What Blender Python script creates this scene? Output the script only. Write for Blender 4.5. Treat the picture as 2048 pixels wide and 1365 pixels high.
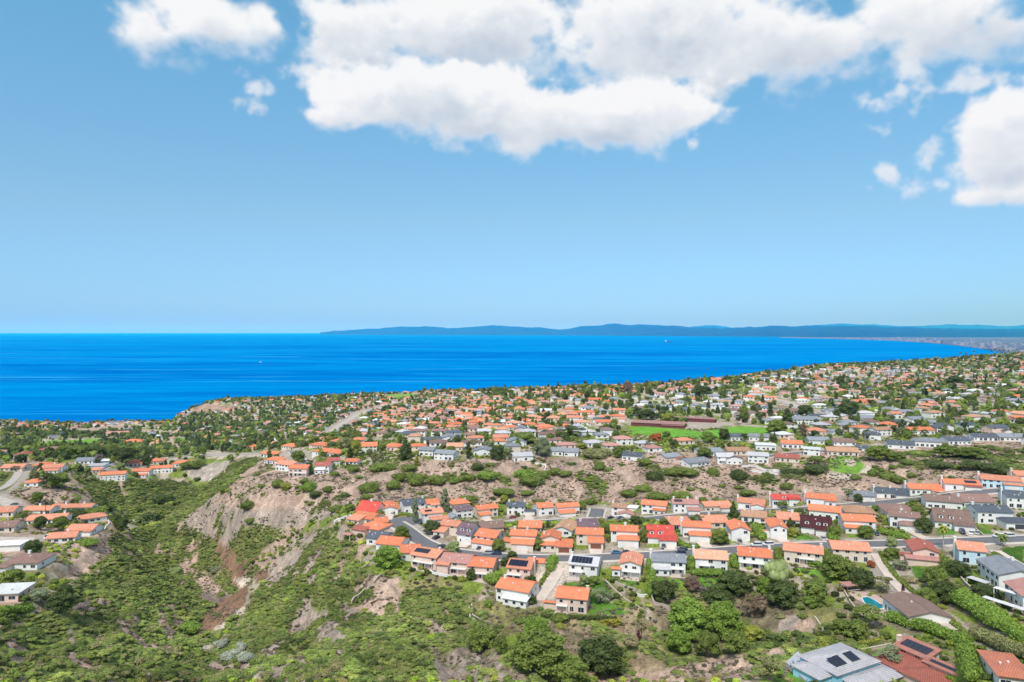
import bpy, bmesh, math, random
import numpy as np
from mathutils import Vector, Matrix

for o in list(bpy.data.objects):
    bpy.data.objects.remove(o)
SC = bpy.context.scene
COL = SC.collection
R = math.radians

# ------------------------------------------------------------------ camera
HCAM = 235.0                      # metres above the sea
F = 2048 * 24 / 36.0              # focal length in photo pixels
HZ = 665.0                        # row of the horizon in the photo
cam = bpy.data.cameras.new('camera')
cam.lens = 24; cam.sensor_width = 36; cam.clip_start = 1.0; cam.clip_end = 600000
cam.shift_y = -(682.5 - HZ) / 2048
co = bpy.data.objects.new('camera', cam); COL.objects.link(co)
co.location = (0, 0, HCAM); co.rotation_euler = (R(90), 0, 0)
SC.camera = co

# ------------------------------------------------------------------ light
SUN_EL, SUN_AZ = 56.0, -162.0     # behind the camera and to its left
EXPO = 0.0
HAZE_D = 2.1e-5
world = bpy.data.worlds.new('World'); SC.world = world; world.use_nodes = True
SC.view_settings.view_transform = 'Standard'
try: SC.view_settings.look = 'None'
except Exception: pass
SC.view_settings.gamma = 1; SC.view_settings.use_curve_mapping = False
SC.view_settings.exposure = EXPO
SC.cycles.max_bounces = 5; SC.cycles.diffuse_bounces = 2; SC.cycles.glossy_bounces = 2
SC.cycles.volume_bounces = 1; SC.cycles.transparent_max_bounces = 6
SC.cycles.use_denoising = True

class NT:
    """short way to write node trees"""
    def __init__(s, tree): s.t = tree
    def n(s, typ, **kw):
        x = s.t.nodes.new(typ)
        for k, v in kw.items(): setattr(x, k, v)
        return x
    def put(s, sock, v):
        if isinstance(v, bpy.types.NodeSocket): s.t.links.new(v, sock)
        elif v is not None: sock.default_value = v
    def math(s, op, a, b=None, c=None, clamp=False):
        x = s.n('ShaderNodeMath', operation=op, use_clamp=clamp)
        s.put(x.inputs[0], a)
        if b is not None: s.put(x.inputs[1], b)
        if c is not None: s.put(x.inputs[2], c)
        return x.outputs[0]
    def vmath(s, op, a, b=None):
        x = s.n('ShaderNodeVectorMath', operation=op)
        s.put(x.inputs[0], a)
        if b is not None: s.put(x.inputs[1], b)
        return x.outputs[0]
    def mix(s, f, a, b, blend='MIX'):
        x = s.n('ShaderNodeMix', data_type='RGBA', blend_type=blend)
        s.put(x.inputs['Factor'], f); s.put(x.inputs[6], a); s.put(x.inputs[7], b)
        return x.outputs[2]
    def rng(s, v, a, b, c=0.0, d=1.0, smooth=False):
        x = s.n('ShaderNodeMapRange', interpolation_type='SMOOTHSTEP' if smooth else 'LINEAR')
        s.put(x.inputs[0], v)
        for i, q in enumerate((a, b, c, d)): s.put(x.inputs[i + 1], q)
        return x.outputs[0]
    def noise(s, vec, scale, detail=4, rough=0.5, dist=0.0, dims='3D'):
        x = s.n('ShaderNodeTexNoise', noise_dimensions=dims)
        s.put(x.inputs['Vector'], vec); s.put(x.inputs['Scale'], scale)
        x.inputs['Detail'].default_value = detail; x.inputs['Roughness'].default_value = rough
        x.inputs['Distortion'].default_value = dist
        return x.outputs['Fac']

def rgba(c): return (c[0], c[1], c[2], 1.0)

# ---- sky with broken cumulus, all by direction
wt = world.node_tree; wt.nodes.clear(); W = NT(wt)
geo = W.n('ShaderNodeTexCoord')
sky = W.n('ShaderNodeTexSky'); sky.sky_type = 'NISHITA'; sky.sun_disc = False
sky.sun_elevation = R(SUN_EL); sky.sun_rotation = R(SUN_AZ); sky.altitude = 200
sky.air_density = 1.0; sky.dust_density = 0.6; sky.ozone_density = 2.0
# (column, row, half width, half height, weight) of each cloud lobe in the photo, back layer to front layer
L_BACK = [(298, 62, 54, 50, 1.0), (440, 36, 108, 66, 1.1), (520, 26, 62, 52, 1.05), (700, 72, 150, 84, 1.15), (960, 50, 300, 108, 1.4), (1330, 62, 360, 138, 1.45),
          (1600, 120, 178, 98, 1.3), (1880, 46, 195, 88, 1.3), (1420, 175, 170, 60, .9), (2010, 40, 80, 50, 1)]
L_FRONT = [(765, 178, 165, 64, 1.2), (940, 210, 240, 86, 1.4), (1110, 246, 210, 88, 1.35), (1235, 262, 150, 70, 1.25), (1310, 205, 160, 80, 1.25), (1410, 210, 70, 32, .95),
           (2016, 258, 100, 70, 1.2), (2024, 325, 100, 56, 1.1), (1960, 386, 36, 20, .8), (2035, 388, 36, 22, .8), (690, 225, 90, 28, .75)]
L_SMALL = [(1815, 182, 62, 54, 1.0), (1930, 168, 78, 24, .7), (1850, 325, 40, 60, .74), (1870, 362, 46, 26, .6), (1775, 352, 24, 32, .7), (512, 165, 26, 22, .5),
           (514, 216, 30, 18, .62), (1385, 288, 24, 14, .5), (290, 40, 50, 26, .7), (640, 120, 60, 26, .6)]
def _h2(ix, iy, seed):
    ix = ix.astype(np.uint32); iy = iy.astype(np.uint32)
    h = ix * np.uint32(374761393) + iy * np.uint32(668265263) + np.uint32(seed * 974711)
    h = (h ^ (h >> np.uint32(13))) * np.uint32(1274126177)
    return ((h ^ (h >> np.uint32(16))) & np.uint32(0xffff)).astype(np.float32) / 65535.0
def _vn(x, y, seed):
    ix = np.floor(x).astype(np.int32); iy = np.floor(y).astype(np.int32); fx = (x - ix).astype(np.float32); fy = (y - iy).astype(np.float32)
    fx = fx * fx * fx * (fx * (fx * 6 - 15) + 10); fy = fy * fy * fy * (fy * (fy * 6 - 15) + 10)
    return (_h2(ix, iy, seed) * (1 - fx) + _h2(ix + 1, iy, seed) * fx) * (1 - fy) + (_h2(ix, iy + 1, seed) * (1 - fx) + _h2(ix + 1, iy + 1, seed) * fx) * fy
def _fb(x, y, seed, octs, gain=.55, rot=.6):
    s = 0; a = 1.0; t = 0; c, q = math.cos(rot), math.sin(rot)
    for k in range(octs):
        s = s + a * _vn(x, y, seed + 13 * k); t += a; a *= gain; x, y = (x * c - y * q) * 2.03 + 7.1, (x * q + y * c) * 2.03 + 3.7
    return s / t
def sm(v, a, b):
    v = np.clip((v - a) / (b - a), 0, 1); return v * v * (3 - 2 * v)
def cloud_map(w=3328, h=832):
    """cover and brightness of the clouds over the whole upper sky, azimuth by elevation"""
    az = (np.arange(w) + .5) / w * 2 * math.pi - math.pi; el = (np.arange(h) + .5) / h * math.pi / 2
    # equivalent photo rows and columns, continued evenly outside the frame
    X = (az * F * 1.0)[None, :].astype(np.float32) + np.zeros((h, 1), np.float32); Y = (el * F)[:, None].astype(np.float32) + np.zeros((1, w), np.float32)
    def pos(px, py):
        x, z = (px - 1024) / F, (HZ - py) / F; return math.atan(x) * F, math.atan(z / math.hypot(1, x)) * F
    wx = (_fb(X / 190, Y / 140, 3, 4) - .5) * 90; wy = (_fb(X / 170, Y / 120, 8, 4) - .5) * 60
    n1 = _fb(X / 85, Y / 62, 21, 7, .56); n2 = _fb(X / 70 + 9, Y / 60, 57, 7, .56); n3 = _fb(X / 40, Y / 34, 77, 5, .58)
    bil = 1 - np.abs(_fb(X / 55, Y / 42, 91, 5, .55) - .5) * 4
    side = np.maximum(sm(el * F, 640, 800)[:, None] + 0 * X, sm(np.abs(az) * F, 1020, 1300)[None, :] * sm(el * F, 120, 300)[:, None])
    gen = (_fb(X / 520, Y / 300, 131, 4) - .47) * 5
    C = np.zeros((h, w), np.float32); Bv = np.ones((h, w), np.float32)
    for li, (L, nn, amp, e0, e1) in enumerate(((L_BACK, n1, 1.05, -.03, .62), (L_FRONT, n2, .95, -.02, .45), (L_SMALL, n3, 1.4, .0, .95))):
        acc = np.full((h, w), -1.5, np.float32); low = np.zeros((h, w), np.float32); wt_ = np.full((h, w), 1e-4, np.float32)
        for (cx, cy, rx, ry, g) in L:
            X0, Y0 = pos(cx, cy); u = (X + wx * (li < 2) - X0) / (rx * .95); v = (Y + wy * (li < 2) - Y0) / (ry * .95)
            r = np.sqrt(u * u + v * v); val = (1 - r) * g; acc = np.maximum(acc, val)
            ww = np.exp(-r * r * 1.6); low += ww * v; wt_ += ww
        if li == 0: acc = acc * (1 - side) + gen * side
        d = acc + (nn - .5) * amp * 1.7 + (bil - .5) * .18
        ev = e1 + (0 if li == 2 else .45 * sm(-low / wt_, .05, .9))
        cov = sm(d, e0, ev) * (.78 if li == 2 else 1)
        if li == 2: br = np.full_like(d, .93) + (n1 - .5) * .2
        else:
            v = np.clip(low / wt_, -1.3, 1.3) * (1 - side)
            # thickness towards the light above, read from the field itself
            up = np.roll(d, -11, 0) * .5 + np.roll(d, -28, 0) * .5; dif = np.clip(d - up, -.6, .9)
            br = .905 + .19 * v + .12 * dif + (bil - .55) * .06 - .10 * sm(d, .4, 1.3) * (1 - sm(v, .0, .9)) + (n2 - .5) * .13 + (wy / 60) * .16
            br = br + .05 * (1 - sm(d, .1, .9))
        br = np.clip(br, .70, 1.04)
        Bv = Bv * (1 - cov) + br * cov; C = C * (1 - cov) + cov
    return C, Bv
_C, _B = cloud_map()
img = bpy.data.images.new('cloud_map', _C.shape[1], _C.shape[0], float_buffer=True, is_data=True)
_pix = np.ones(_C.shape + (4,), np.float32); _pix[..., 0] = _C; _pix[..., 1] = _B; _pix[..., 2] = 0
img.pixels.foreach_set(_pix.ravel()); img.update()
try: img.pack()
except Exception: pass
nrm = W.vmath('NORMALIZE', geo.outputs['Generated'])
sp = W.n('ShaderNodeSeparateXYZ'); W.put(sp.inputs[0], nrm)
az = W.math('ARCTAN2', sp.outputs[0], sp.outputs[1]); el = W.math('ARCSINE', sp.outputs[2])
cb = W.n('ShaderNodeCombineXYZ'); W.put(cb.inputs[0], W.rng(az, -math.pi, math.pi)); W.put(cb.inputs[1], W.math('DIVIDE', el, math.pi / 2, clamp=True))
tx = W.n('ShaderNodeTexImage', image=img, extension='EXTEND', interpolation='Cubic'); W.put(tx.inputs[0], cb.outputs[0])
ss = W.n('ShaderNodeSeparateColor'); W.put(ss.inputs[0], tx.outputs[0])
above = W.rng(sp.outputs[2], 0.0, 0.02)
cover = W.math('MULTIPLY', ss.outputs[0], above)
cloudc = W.mix(W.rng(ss.outputs[1], .70, 1.0), (4.6, 5.3, 6.2, 1), (8.1, 8.2, 8.3, 1))
tint = W.mix(W.rng(sp.outputs[2], .02, .16), (.48, .80, 1.30, 1), W.mix(W.rng(sp.outputs[2], .16, .38), (.90, 1.13, 1.18, 1), (1.06, 1.68, 1.60, 1)))
skyc = W.mix(1.0, sky.outputs[0], tint, 'MULTIPLY')
allc = W.mix(cover, skyc, cloudc)
bg = W.n('ShaderNodeBackground'); W.put(bg.inputs[0], allc); bg.inputs[1].default_value = 0.115
ow = W.n('ShaderNodeOutputWorld'); wt.links.new(bg.outputs[0], ow.inputs[0])

sun = bpy.data.lights.new('sun', 'SUN'); sun.energy = 3.6; sun.angle = R(9); sun.color = (1, .965, .91)
so = bpy.data.objects.new('sun', sun); COL.objects.link(so)
# light comes from azimuth SUN_AZ measured from +Y, clockwise
ax, ay = math.sin(R(SUN_AZ)), math.cos(R(SUN_AZ))
sdir = Vector((ax * math.cos(R(SUN_EL)), ay * math.cos(R(SUN_EL)), math.sin(R(SUN_EL))))
so.rotation_euler = sdir.to_track_quat('Z', 'Y').to_euler()

# ------------------------------------------------------------------ helpers
def tag(o, label=None, cat=None, group=None, kind=None):
    if label: o['label'] = label
    if cat: o['category'] = cat
    if group: o['group'] = group
    if kind: o['kind'] = kind
    return o
def empty(name, loc, rz=0):
    o = bpy.data.objects.new(name, None); COL.objects.link(o)
    o.location = loc; o.rotation_euler = (0, 0, rz); o.empty_display_size = 1
    return o
class MB:
    """collects shapes and links them as one mesh object"""
    def __init__(s): s.v, s.f, s.m = [], [], []
    def quad(s, *p, mi=0):
        b = len(s.v); s.v += [tuple(q) for q in p]; s.f.append(tuple(range(b, b + len(p)))); s.m.append(mi)
    def box(s, x0, x1, y0, y1, z0, z1, mi=0):
        b = len(s.v)
        s.v += [(x, y, z) for z in (z0, z1) for y in (y0, y1) for x in (x0, x1)]
        for q in ((0, 2, 3, 1), (4, 5, 7, 6), (0, 1, 5, 4), (2, 6, 7, 3), (0, 4, 6, 2), (1, 3, 7, 5)):
            s.f.append(tuple(b + i for i in q)); s.m.append(mi)
    def prism(s, poly, z0, z1, mi=0):
        """vertical prism over a counter-clockwise outline"""
        b = len(s.v); n = len(poly)
        s.v += [(x, y, z0) for x, y in poly] + [(x, y, z1) for x, y in poly]
        s.f.append(tuple(b + i for i in reversed(range(n)))); s.f.append(tuple(b + n + i for i in range(n)))
        s.m += [mi, mi]
        for i in range(n):
            j = (i + 1) % n; s.f.append((b + i, b + j, b + n + j, b + n + i)); s.m.append(mi)
    def slab(s, pts, t, mi=0):
        """plate: pts counter-clockwise seen from above, t thick downwards"""
        b = len(s.v); n = len(pts)
        s.v += [tuple(p) for p in pts] + [(p[0], p[1], p[2] - t) for p in pts]
        s.f.append(tuple(b + i for i in range(n))); s.f.append(tuple(b + n + i for i in reversed(range(n)))); s.m += [mi, mi]
        for i in range(n):
            j = (i + 1) % n; s.f.append((b + j, b + i, b + n + i, b + n + j)); s.m.append(mi)
    def tube(s, p0, p1, r0, r1, n=7, mi=0, cap=True):
        p0, p1 = Vector(p0), Vector(p1); d = (p1 - p0).normalized()
        a = d.orthogonal().normalized(); c = d.cross(a); b = len(s.v)
        for p, r in ((p0, r0), (p1, r1)):
            for i in range(n):
                t = 2 * math.pi * i / n; s.v.append(tuple(p + (a * math.cos(t) + c * math.sin(t)) * r))
        for i in range(n):
            j = (i + 1) % n; s.f.append((b + i, b + j, b + n + j, b + n + i)); s.m.append(mi)
        if cap: s.f.append(tuple(b + n + i for i in range(n))); s.m.append(mi)
    def xform(s, M, start=0):
        for i in range(start, len(s.v)): s.v[i] = tuple(M @ Vector(s.v[i]))
    def mesh(s, name, mats):
        me = bpy.data.meshes.new(name); me.from_pydata(s.v, [], s.f)
        if not isinstance(mats, (list, tuple)): mats = [mats]
        for m in mats: me.materials.append(m)
        if len(mats) > 1: me.polygons.foreach_set('material_index', s.m)
        me.update(); return me
    def build(s, name, mats, parent=None, loc=None, rz=None):
        o = bpy.data.objects.new(name, s.mesh(name, mats)); COL.objects.link(o)
        if parent is not None: o.parent = parent
        if loc is not None: o.location = loc
        if rz is not None: o.rotation_euler = (0, 0, rz)
        return o
def np_mesh(name, V, Fc, mats, smooth=False):
    me = bpy.data.meshes.new(name); V = np.asarray(V, dtype=np.float32); Fc = np.asarray(Fc, dtype=np.int32)
    k = Fc.shape[1]
    me.vertices.add(len(V)); me.vertices.foreach_set('co', V.ravel())
    me.loops.add(Fc.size); me.loops.foreach_set('vertex_index', Fc.ravel())
    me.polygons.add(len(Fc)); me.polygons.foreach_set('loop_start', np.arange(0, Fc.size, k, dtype=np.int32))
    me.polygons.foreach_set('loop_total', np.full(len(Fc), k, dtype=np.int32))
    if smooth: me.polygons.foreach_set('use_smooth', np.ones(len(Fc), dtype=bool))
    for m in (mats if isinstance(mats, (list, tuple)) else [mats]): me.materials.append(m)
    me.update(calc_edges=True); return me
def newmat(name):
    m = bpy.data.materials.new(name); m.use_nodes = True; t = m.node_tree; t.nodes.clear()
    N = NT(t); b = N.n('ShaderNodeBsdfPrincipled'); o = N.n('ShaderNodeOutputMaterial'); t.links.new(b.outputs[0], o.inputs[0])
    b.inputs['Specular IOR Level'].default_value = 0.25; b.inputs['Roughness'].default_value = 0.8
    return m, N, b
def bump(N, b, h, strength, dist=0.1):
    x = N.n('ShaderNodeBump'); x.inputs['Strength'].default_value = strength; x.inputs['Distance'].default_value = dist
    N.put(x.inputs['Height'], h); N.put(b.inputs['Normal'], x.outputs[0])
def simple(name, col, rough=0.8, var=0.12, scale=0.7, spec=0.25, metal=0.0, perobj=0.0):
    """paint or plaster with blotches of wear"""
    m, N, b = newmat(name); tc = N.n('ShaderNodeTexCoord')
    f = N.noise(tc.outputs['Object'], scale, 5, 0.6)
    k = N.rng(f, 0.3, 0.7, 1 - var, 1 + var)
    if perobj:
        oi = N.n('ShaderNodeObjectInfo'); k = N.math('MULTIPLY', k, N.rng(oi.outputs['Random'], 0, 1, 1 - perobj, 1 + perobj))
    c = N.n('ShaderNodeVectorMath', operation='SCALE'); c.inputs[0].default_value = col[:3]; N.put(c.inputs['Scale'], k)
    N.put(b.inputs['Base Color'], c.outputs[0])
    b.inputs['Roughness'].default_value = rough; b.inputs['Specular IOR Level'].default_value = spec; b.inputs['Metallic'].default_value = metal
    return m
# ------------------------------------------------------------------ terrain
# (photo column, photo row, drop below the camera in metres): the ground as read from the photograph
CP = """740 1060 103;800 1045 103;880 1100 103;1000 1110 102;1150 1110 101;1300 1105 100;1500 1090 98;1700 1080 96;1850 1080 94;2048 1075 92
960 1050 105;1150 1040 104;1400 1030 103;1550 1020 102;1700 1010 100;1850 990 97;2048 965 93
900 925 99;1000 925 100;900 960 107;1000 960 106;1000 1000 112;880 1000 111;1300 940 100;1300 985 108;1600 940 98;1600 985 105;1600 915 96;1800 930 94;1800 960 98;2000 935 90;2000 890 89
1000 880 97;1300 900 96;1300 850 95;1300 800 97;1300 775 99;1600 880 92;1600 820 92;1600 760 97;1560 748 99;1650 740 98;1700 800 90;1750 735 96;1850 729 94;1900 880 88;1900 800 87;1900 750 88;1920 724 90;2040 715 90;2048 800 84;1750 760 93;1850 760 90
1450 764 101;1250 783 103;1100 783 128;1000 787 145;950 787 152;1050 800 130;800 789 177;600 793 200;450 797 205;400 806 207;340 852 226;150 857 222;0 851 222;280 852 225
150 900 195;50 880 205;300 880 205;400 870 200;550 830 200;550 870 180;700 810 190;700 850 165;700 870 140
560 940 118;620 900 110;700 890 106;800 900 101;900 860 112;900 830 128;900 800 150;1100 850 100;1100 810 108
640 935 110;560 925 116;500 930 125
250 945 138;350 930 145;110 940 128;60 960 122;40 900 160;200 905 165;430 910 150;480 895 160
100 1060 112;190 1065 112;0 1060 108;60 1140 103;0 1200 96;110 1180 103;60 1010 117;0 960 114;150 990 121;140 1020 125
200 1100 118;300 1130 132;300 1200 125;200 1200 115;100 1250 100;0 1300 86;0 1365 78;150 1365 88;300 1300 112;300 1365 100;450 1365 110
400 1290 137;410 1250 144;480 1180 151;440 1130 158;400 1090 163;290 1025 165;350 990 160;400 960 150;330 965 158
160 955 128;200 975 143;250 1000 157;480 945 130;440 975 138;400 1000 152
440 985 128;500 1000 118;600 1000 113;680 1005 110;460 1090 145;430 1080 150;600 1060 127;550 1080 132
650 1060 115;600 1120 125;560 1160 130;700 1150 113;640 1200 118;560 1220 126;500 1250 132;600 1290 118;500 1330 120;700 1300 105;700 1365 98;560 1365 107
740 1130 106;800 1170 108;900 1150 105;1030 1215 111;1130 1230 110;900 1230 112;850 1300 108;950 1330 105;1000 1365 98;850 1365 100;1100 1290 112;1100 1340 106
1200 1180 106;1250 1240 110;1300 1310 115;1200 1365 108;1400 1160 104;1400 1200 108;1400 1280 115;1500 1240 111;1500 1300 108;1450 1345 104;1600 1310 101;1580 1240 106
1500 1130 100;1680 1140 98;1750 1220 101;1850 1270 99;1700 1290 102;1700 1345 100;1850 1345 98;2000 1340 95;2048 1250 94;1900 1190 97;2000 1160 94;1800 1130 98;1380 1365 104
1024 1500 82;0 1500 64;2048 1500 78;500 1500 85;1600 1500 82"""
pts = []
for row in CP.replace('\n', ';').split(';'):
    px, py, D = map(float, row.split()); Y = D * F / (py - HZ); pts.append(((px - 1024) / F, math.log(Y), D))
# hidden ground: behind the shoreline it dips under the sea, behind ridges it goes on
def hid(px, Y, D): pts.append(((px - 1024) / F, math.log(Y), D))
SHORE = [(-300, 1760), (0, 1725), (150, 1712), (290, 1722), (345, 1790), (372, 1960), (385, 2120), (450, 2290), (600, 2290), (800, 2170), (950, 1960), (1100, 1740), (1300, 1500),
         (1450, 1660), (1600, 2130), (1750, 2650), (1900, 2900), (2040, 3350), (2300, 3600)]
for px, Y in SHORE:
    hid(px, Y * 1.03, 240); hid(px, Y * 1.25, 262)
for a in ((1200, 428, 118), (1500, 425, 112), (1000, 430, 120), (1800, 432, 104), (-300, 700, 140), (-300, 300, 96), (-300, 1300, 205), (2400, 300, 84), (2400, 500, 84), (2400, 1200, 80),
          (2400, 2500, 84), (-300, 150, 70), (2400, 150, 52), (1700, 2100, 97), (372, 2010, 236), (330, 1745, 236)): hid(*a)
PT = np.array(pts)
def tps(r2): return 0.5 * r2 * np.log(r2 + 1e-9)
def fit(P, lam):
    X = P[:, :2] * np.array([1.0, 0.62]); n = len(X)
    K = tps(((X[:, None] - X[None]) ** 2).sum(-1)) + lam * np.eye(n)
    Q = np.c_[np.ones(n), X]; A = np.block([[K, Q], [Q.T, np.zeros((3, 3))]])
    return X, np.linalg.solve(A, np.r_[P[:, 2], np.zeros(3)])
XC, WC = fit(PT, 0.0006)
def rbf(S, T):
    S = S.ravel(); T = T.ravel(); out = np.empty(len(S)); X = np.c_[S, T * 0.62]
    for i in range(0, len(S), 20000):
        x = X[i:i + 20000]; r2 = ((x[:, None] - XC[None]) ** 2).sum(-1)
        out[i:i + 20000] = tps(r2) @ WC[:-3] + WC[-3] + x @ WC[-2:]
    return out
def _hash(ix, iy, seed):
    h = (ix * 374761393 + iy * 668265263 + seed * 974711) & 0xffffffff
    h = ((h ^ (h >> 13)) * 1274126177) & 0xffffffff
    return ((h ^ (h >> 16)) & 0xffff) / 65535.0
def vnoise(x, y, seed=0):
    x = np.asarray(x, float); y = np.asarray(y, float)
    ix = np.floor(x).astype(np.int64); iy = np.floor(y).astype(np.int64); fx = x - ix; fy = y - iy
    fx = fx * fx * (3 - 2 * fx); fy = fy * fy * (3 - 2 * fy)
    a = _hash(ix, iy, seed); b = _hash(ix + 1, iy, seed); c = _hash(ix, iy + 1, seed); d = _hash(ix + 1, iy + 1, seed)
    return (a * (1 - fx) + b * fx) * (1 - fy) + (c * (1 - fx) + d * fx) * fy
def fbm(x, y, seed=0, oct=4, gain=0.5):
    s = 0; a = 1; t = 0
    for k in range(oct):
        s = s + a * vnoise(x * 2 ** k, y * 2 ** k, seed + k * 17); t += a; a *= gain
    return s / t
def inpoly(px, py, poly):
    P = np.array(poly, float); r = np.zeros(px.shape, bool)
    m = (px >= P[:, 0].min()) & (px <= P[:, 0].max()) & (py >= P[:, 1].min()) & (py <= P[:, 1].max())
    if not m.any(): return r
    x, y = px[m], py[m]; c = np.zeros(x.shape, bool); n = len(P)
    for i in range(n):
        x0, y0 = P[i]; x1, y1 = P[(i + 1) % n]
        if y0 == y1: continue
        c ^= ((y0 > y) != (y1 > y)) & (x < (x1 - x0) * (y - y0) / (y1 - y0) + x0)
    r[m] = c; return r
def PL(s): return [tuple(map(float, q.split(','))) for q in s.split()]

NS, NTT = 640, 640
S0, S1, T0, T1 = -0.98, 0.98, math.log(95.0), math.log(3700.0)
sg = np.linspace(S0, S1, NS); tg = np.linspace(T0, T1, NTT)
SS, TT = np.meshgrid(sg, tg)                 # rows = t
cs, ct = sg[::5], tg[::5]                    # coarse fit, then bilinear
if cs[-1] < S1: cs = np.r_[cs, S1]
if ct[-1] < T1: ct = np.r_[ct, T1]
CS, CT = np.meshgrid(cs, ct); DC = rbf(CS, CT).reshape(CS.shape)
tmp = np.array([np.interp(sg, cs, r) for r in DC]); D = np.array([np.interp(tg, ct, tmp[:, j]) for j in range(NS)]).T
YY = np.exp(TT); XX = SS * YY
# shoreline: sea floor beyond it
shx = np.array([(p - 1024) / F for p, _ in SHORE]); shy = np.array([q for _, q in SHORE], float)
shoreY = np.interp(SS, shx, shy) * (1 + 0.02 * (fbm(XX / 60, YY * 0 + 3.3, 5) - 0.5))
sea = YY > shoreY
D = np.where(sea, np.maximum(D, HCAM + 3 + (YY - shoreY) * 0.05), np.minimum(D, HCAM - 2.5 - np.clip((shoreY - YY) * 0.10, 0, 18)))
# the top of the land against the sea follows the coast seen in the photo
SKX = [-400, 0, 280, 330, 372, 400, 450, 600, 800, 950, 1100, 1250, 1350, 1400, 1450, 1500, 1560, 1620, 1700, 1800, 1900, 1950, 2048, 2500]
SKY_ = [854, 854, 855, 849, 824, 810, 800, 796, 788, 783, 779, 777, 770, 765, 761, 755, 747, 736, 730, 726, 721, 716, 710, 700]
for _ in range(4):
    rw = np.where(D < HCAM - 3.5, HZ + F * D / YY, 9999.0); kk_ = rw.argmin(0); ar_ = np.arange(NS)
    dr = np.interp(1024 + F * sg, SKX, SKY_) - rw[kk_, ar_]; dr = np.convolve(np.pad(dr, 4, 'edge'), np.ones(9) / 9, 'valid'); Yk = YY[kk_, ar_]
    Yk = np.convolve(np.pad(Yk, 10, 'edge'), np.ones(21) / 21, 'valid')
    w_ = np.clip((YY - .55 * Yk) / (.35 * Yk), 0, 1); w_ = w_ * w_ * (3 - 2 * w_)
    D = np.where(sea, D, np.minimum(D + w_ * dr * YY / F, HCAM - 2.5))
PY = HZ + F * D / YY; PX = 1024 + F * SS
# where people live the ground is graded smooth; elsewhere it is broken by gullies
WILD = [PL("0,1365 0,1230 110,1225 140,1150 215,1075 190,1000 240,960 330,950 430,905 470,915 520,945 620,975 700,1010 690,1040 705,1090 770,1170 880,1180 990,1240 1240,1250 1330,1215 1520,1200 1600,1170 1690,1220 1740,1270 1600,1300 1560,1365"),
        PL("560,965 640,945 790,925 1180,925 1250,925 1560,925 1720,925 2048,900 2048,940 1700,990 1220,1000 1050,1005 800,1000 700,1005"),
        PL("130,950 220,970 330,960 400,930 520,940 480,1050 300,1060 200,1010")]
wild = np.zeros(PX.shape, bool)
for w in WILD: wild |= inpoly(PX, PY, w)
def blur(a, k=3):
    for _ in range(k):
        a = (a + np.roll(a, 1, 0) + np.roll(a, -1, 0) + np.roll(a, 1, 1) + np.roll(a, -1, 1)) / 5
    return a
wf = blur(wild.astype(float), 8)
gul = np.abs(fbm(XX / 22 + 0.35 * YY / 22, YY / 60, 3, 4) - 0.5) * 2
D = D + wf * (8.0 * (gul - 0.30) * -1 + 2.2 * (fbm(XX / 7, YY / 9, 9, 3) - 0.5))
MOUND = 1 - np.abs(2 * fbm(XX / 13 + 3, YY / 15, 67, 3) - 1) * 1.6; wlow = wf * np.clip((PY - 985) / 60, 0, 1); D = D - wlow * 3.6 * (MOUND - .6)
D = D + (1 - wf) * 0.5 * (fbm(XX / 30, YY / 30, 11, 3) - 0.5)
land = (YY < shoreY)
D = np.where(land, np.minimum(D, HCAM - 1.5), D)

def _interp(A, s, t):
    fs = np.clip((np.asarray(s) - S0) / (S1 - S0) * (NS - 1), 0, NS - 1.001); ft = np.clip((np.asarray(t) - T0) / (T1 - T0) * (NTT - 1), 0, NTT - 1.001)
    i = fs.astype(int); j = ft.astype(int); a = fs - i; b = ft - j
    return (A[j, i] * (1 - a) + A[j, i + 1] * a) * (1 - b) + (A[j + 1, i] * (1 - a) + A[j + 1, i + 1] * a) * b
def gz(x, y):
    """ground height at x, y"""
    y = np.maximum(np.asarray(y, float), 96)
    return HCAM - _interp(D, np.asarray(x) / y, np.log(y))
_fine = np.linspace(T0, T1, 3000); _fy = np.exp(_fine)
def hit(px, py):
    """the ground point seen at a photo pixel"""
    s = (px - 1024) / F; d = _interp(D, np.full(3000, s), _fine); row = HZ + F * d / _fy
    k = int(np.argmax(row <= py))
    if not (row <= py).any(): k = 2999
    if k > 0:
        a = (row[k - 1] - py) / max(row[k - 1] - row[k], 1e-6); y = _fy[k - 1] + (np.clip(a, 0, 1)) * (_fy[k] - _fy[k - 1])
    else: y = _fy[0]
    return Vector((s * y, y, HCAM - float(_interp(D, s, math.log(y)))))
def to_px(x, y, z): return 1024 + F * x / y, HZ - F * (z - HCAM) / y

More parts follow.
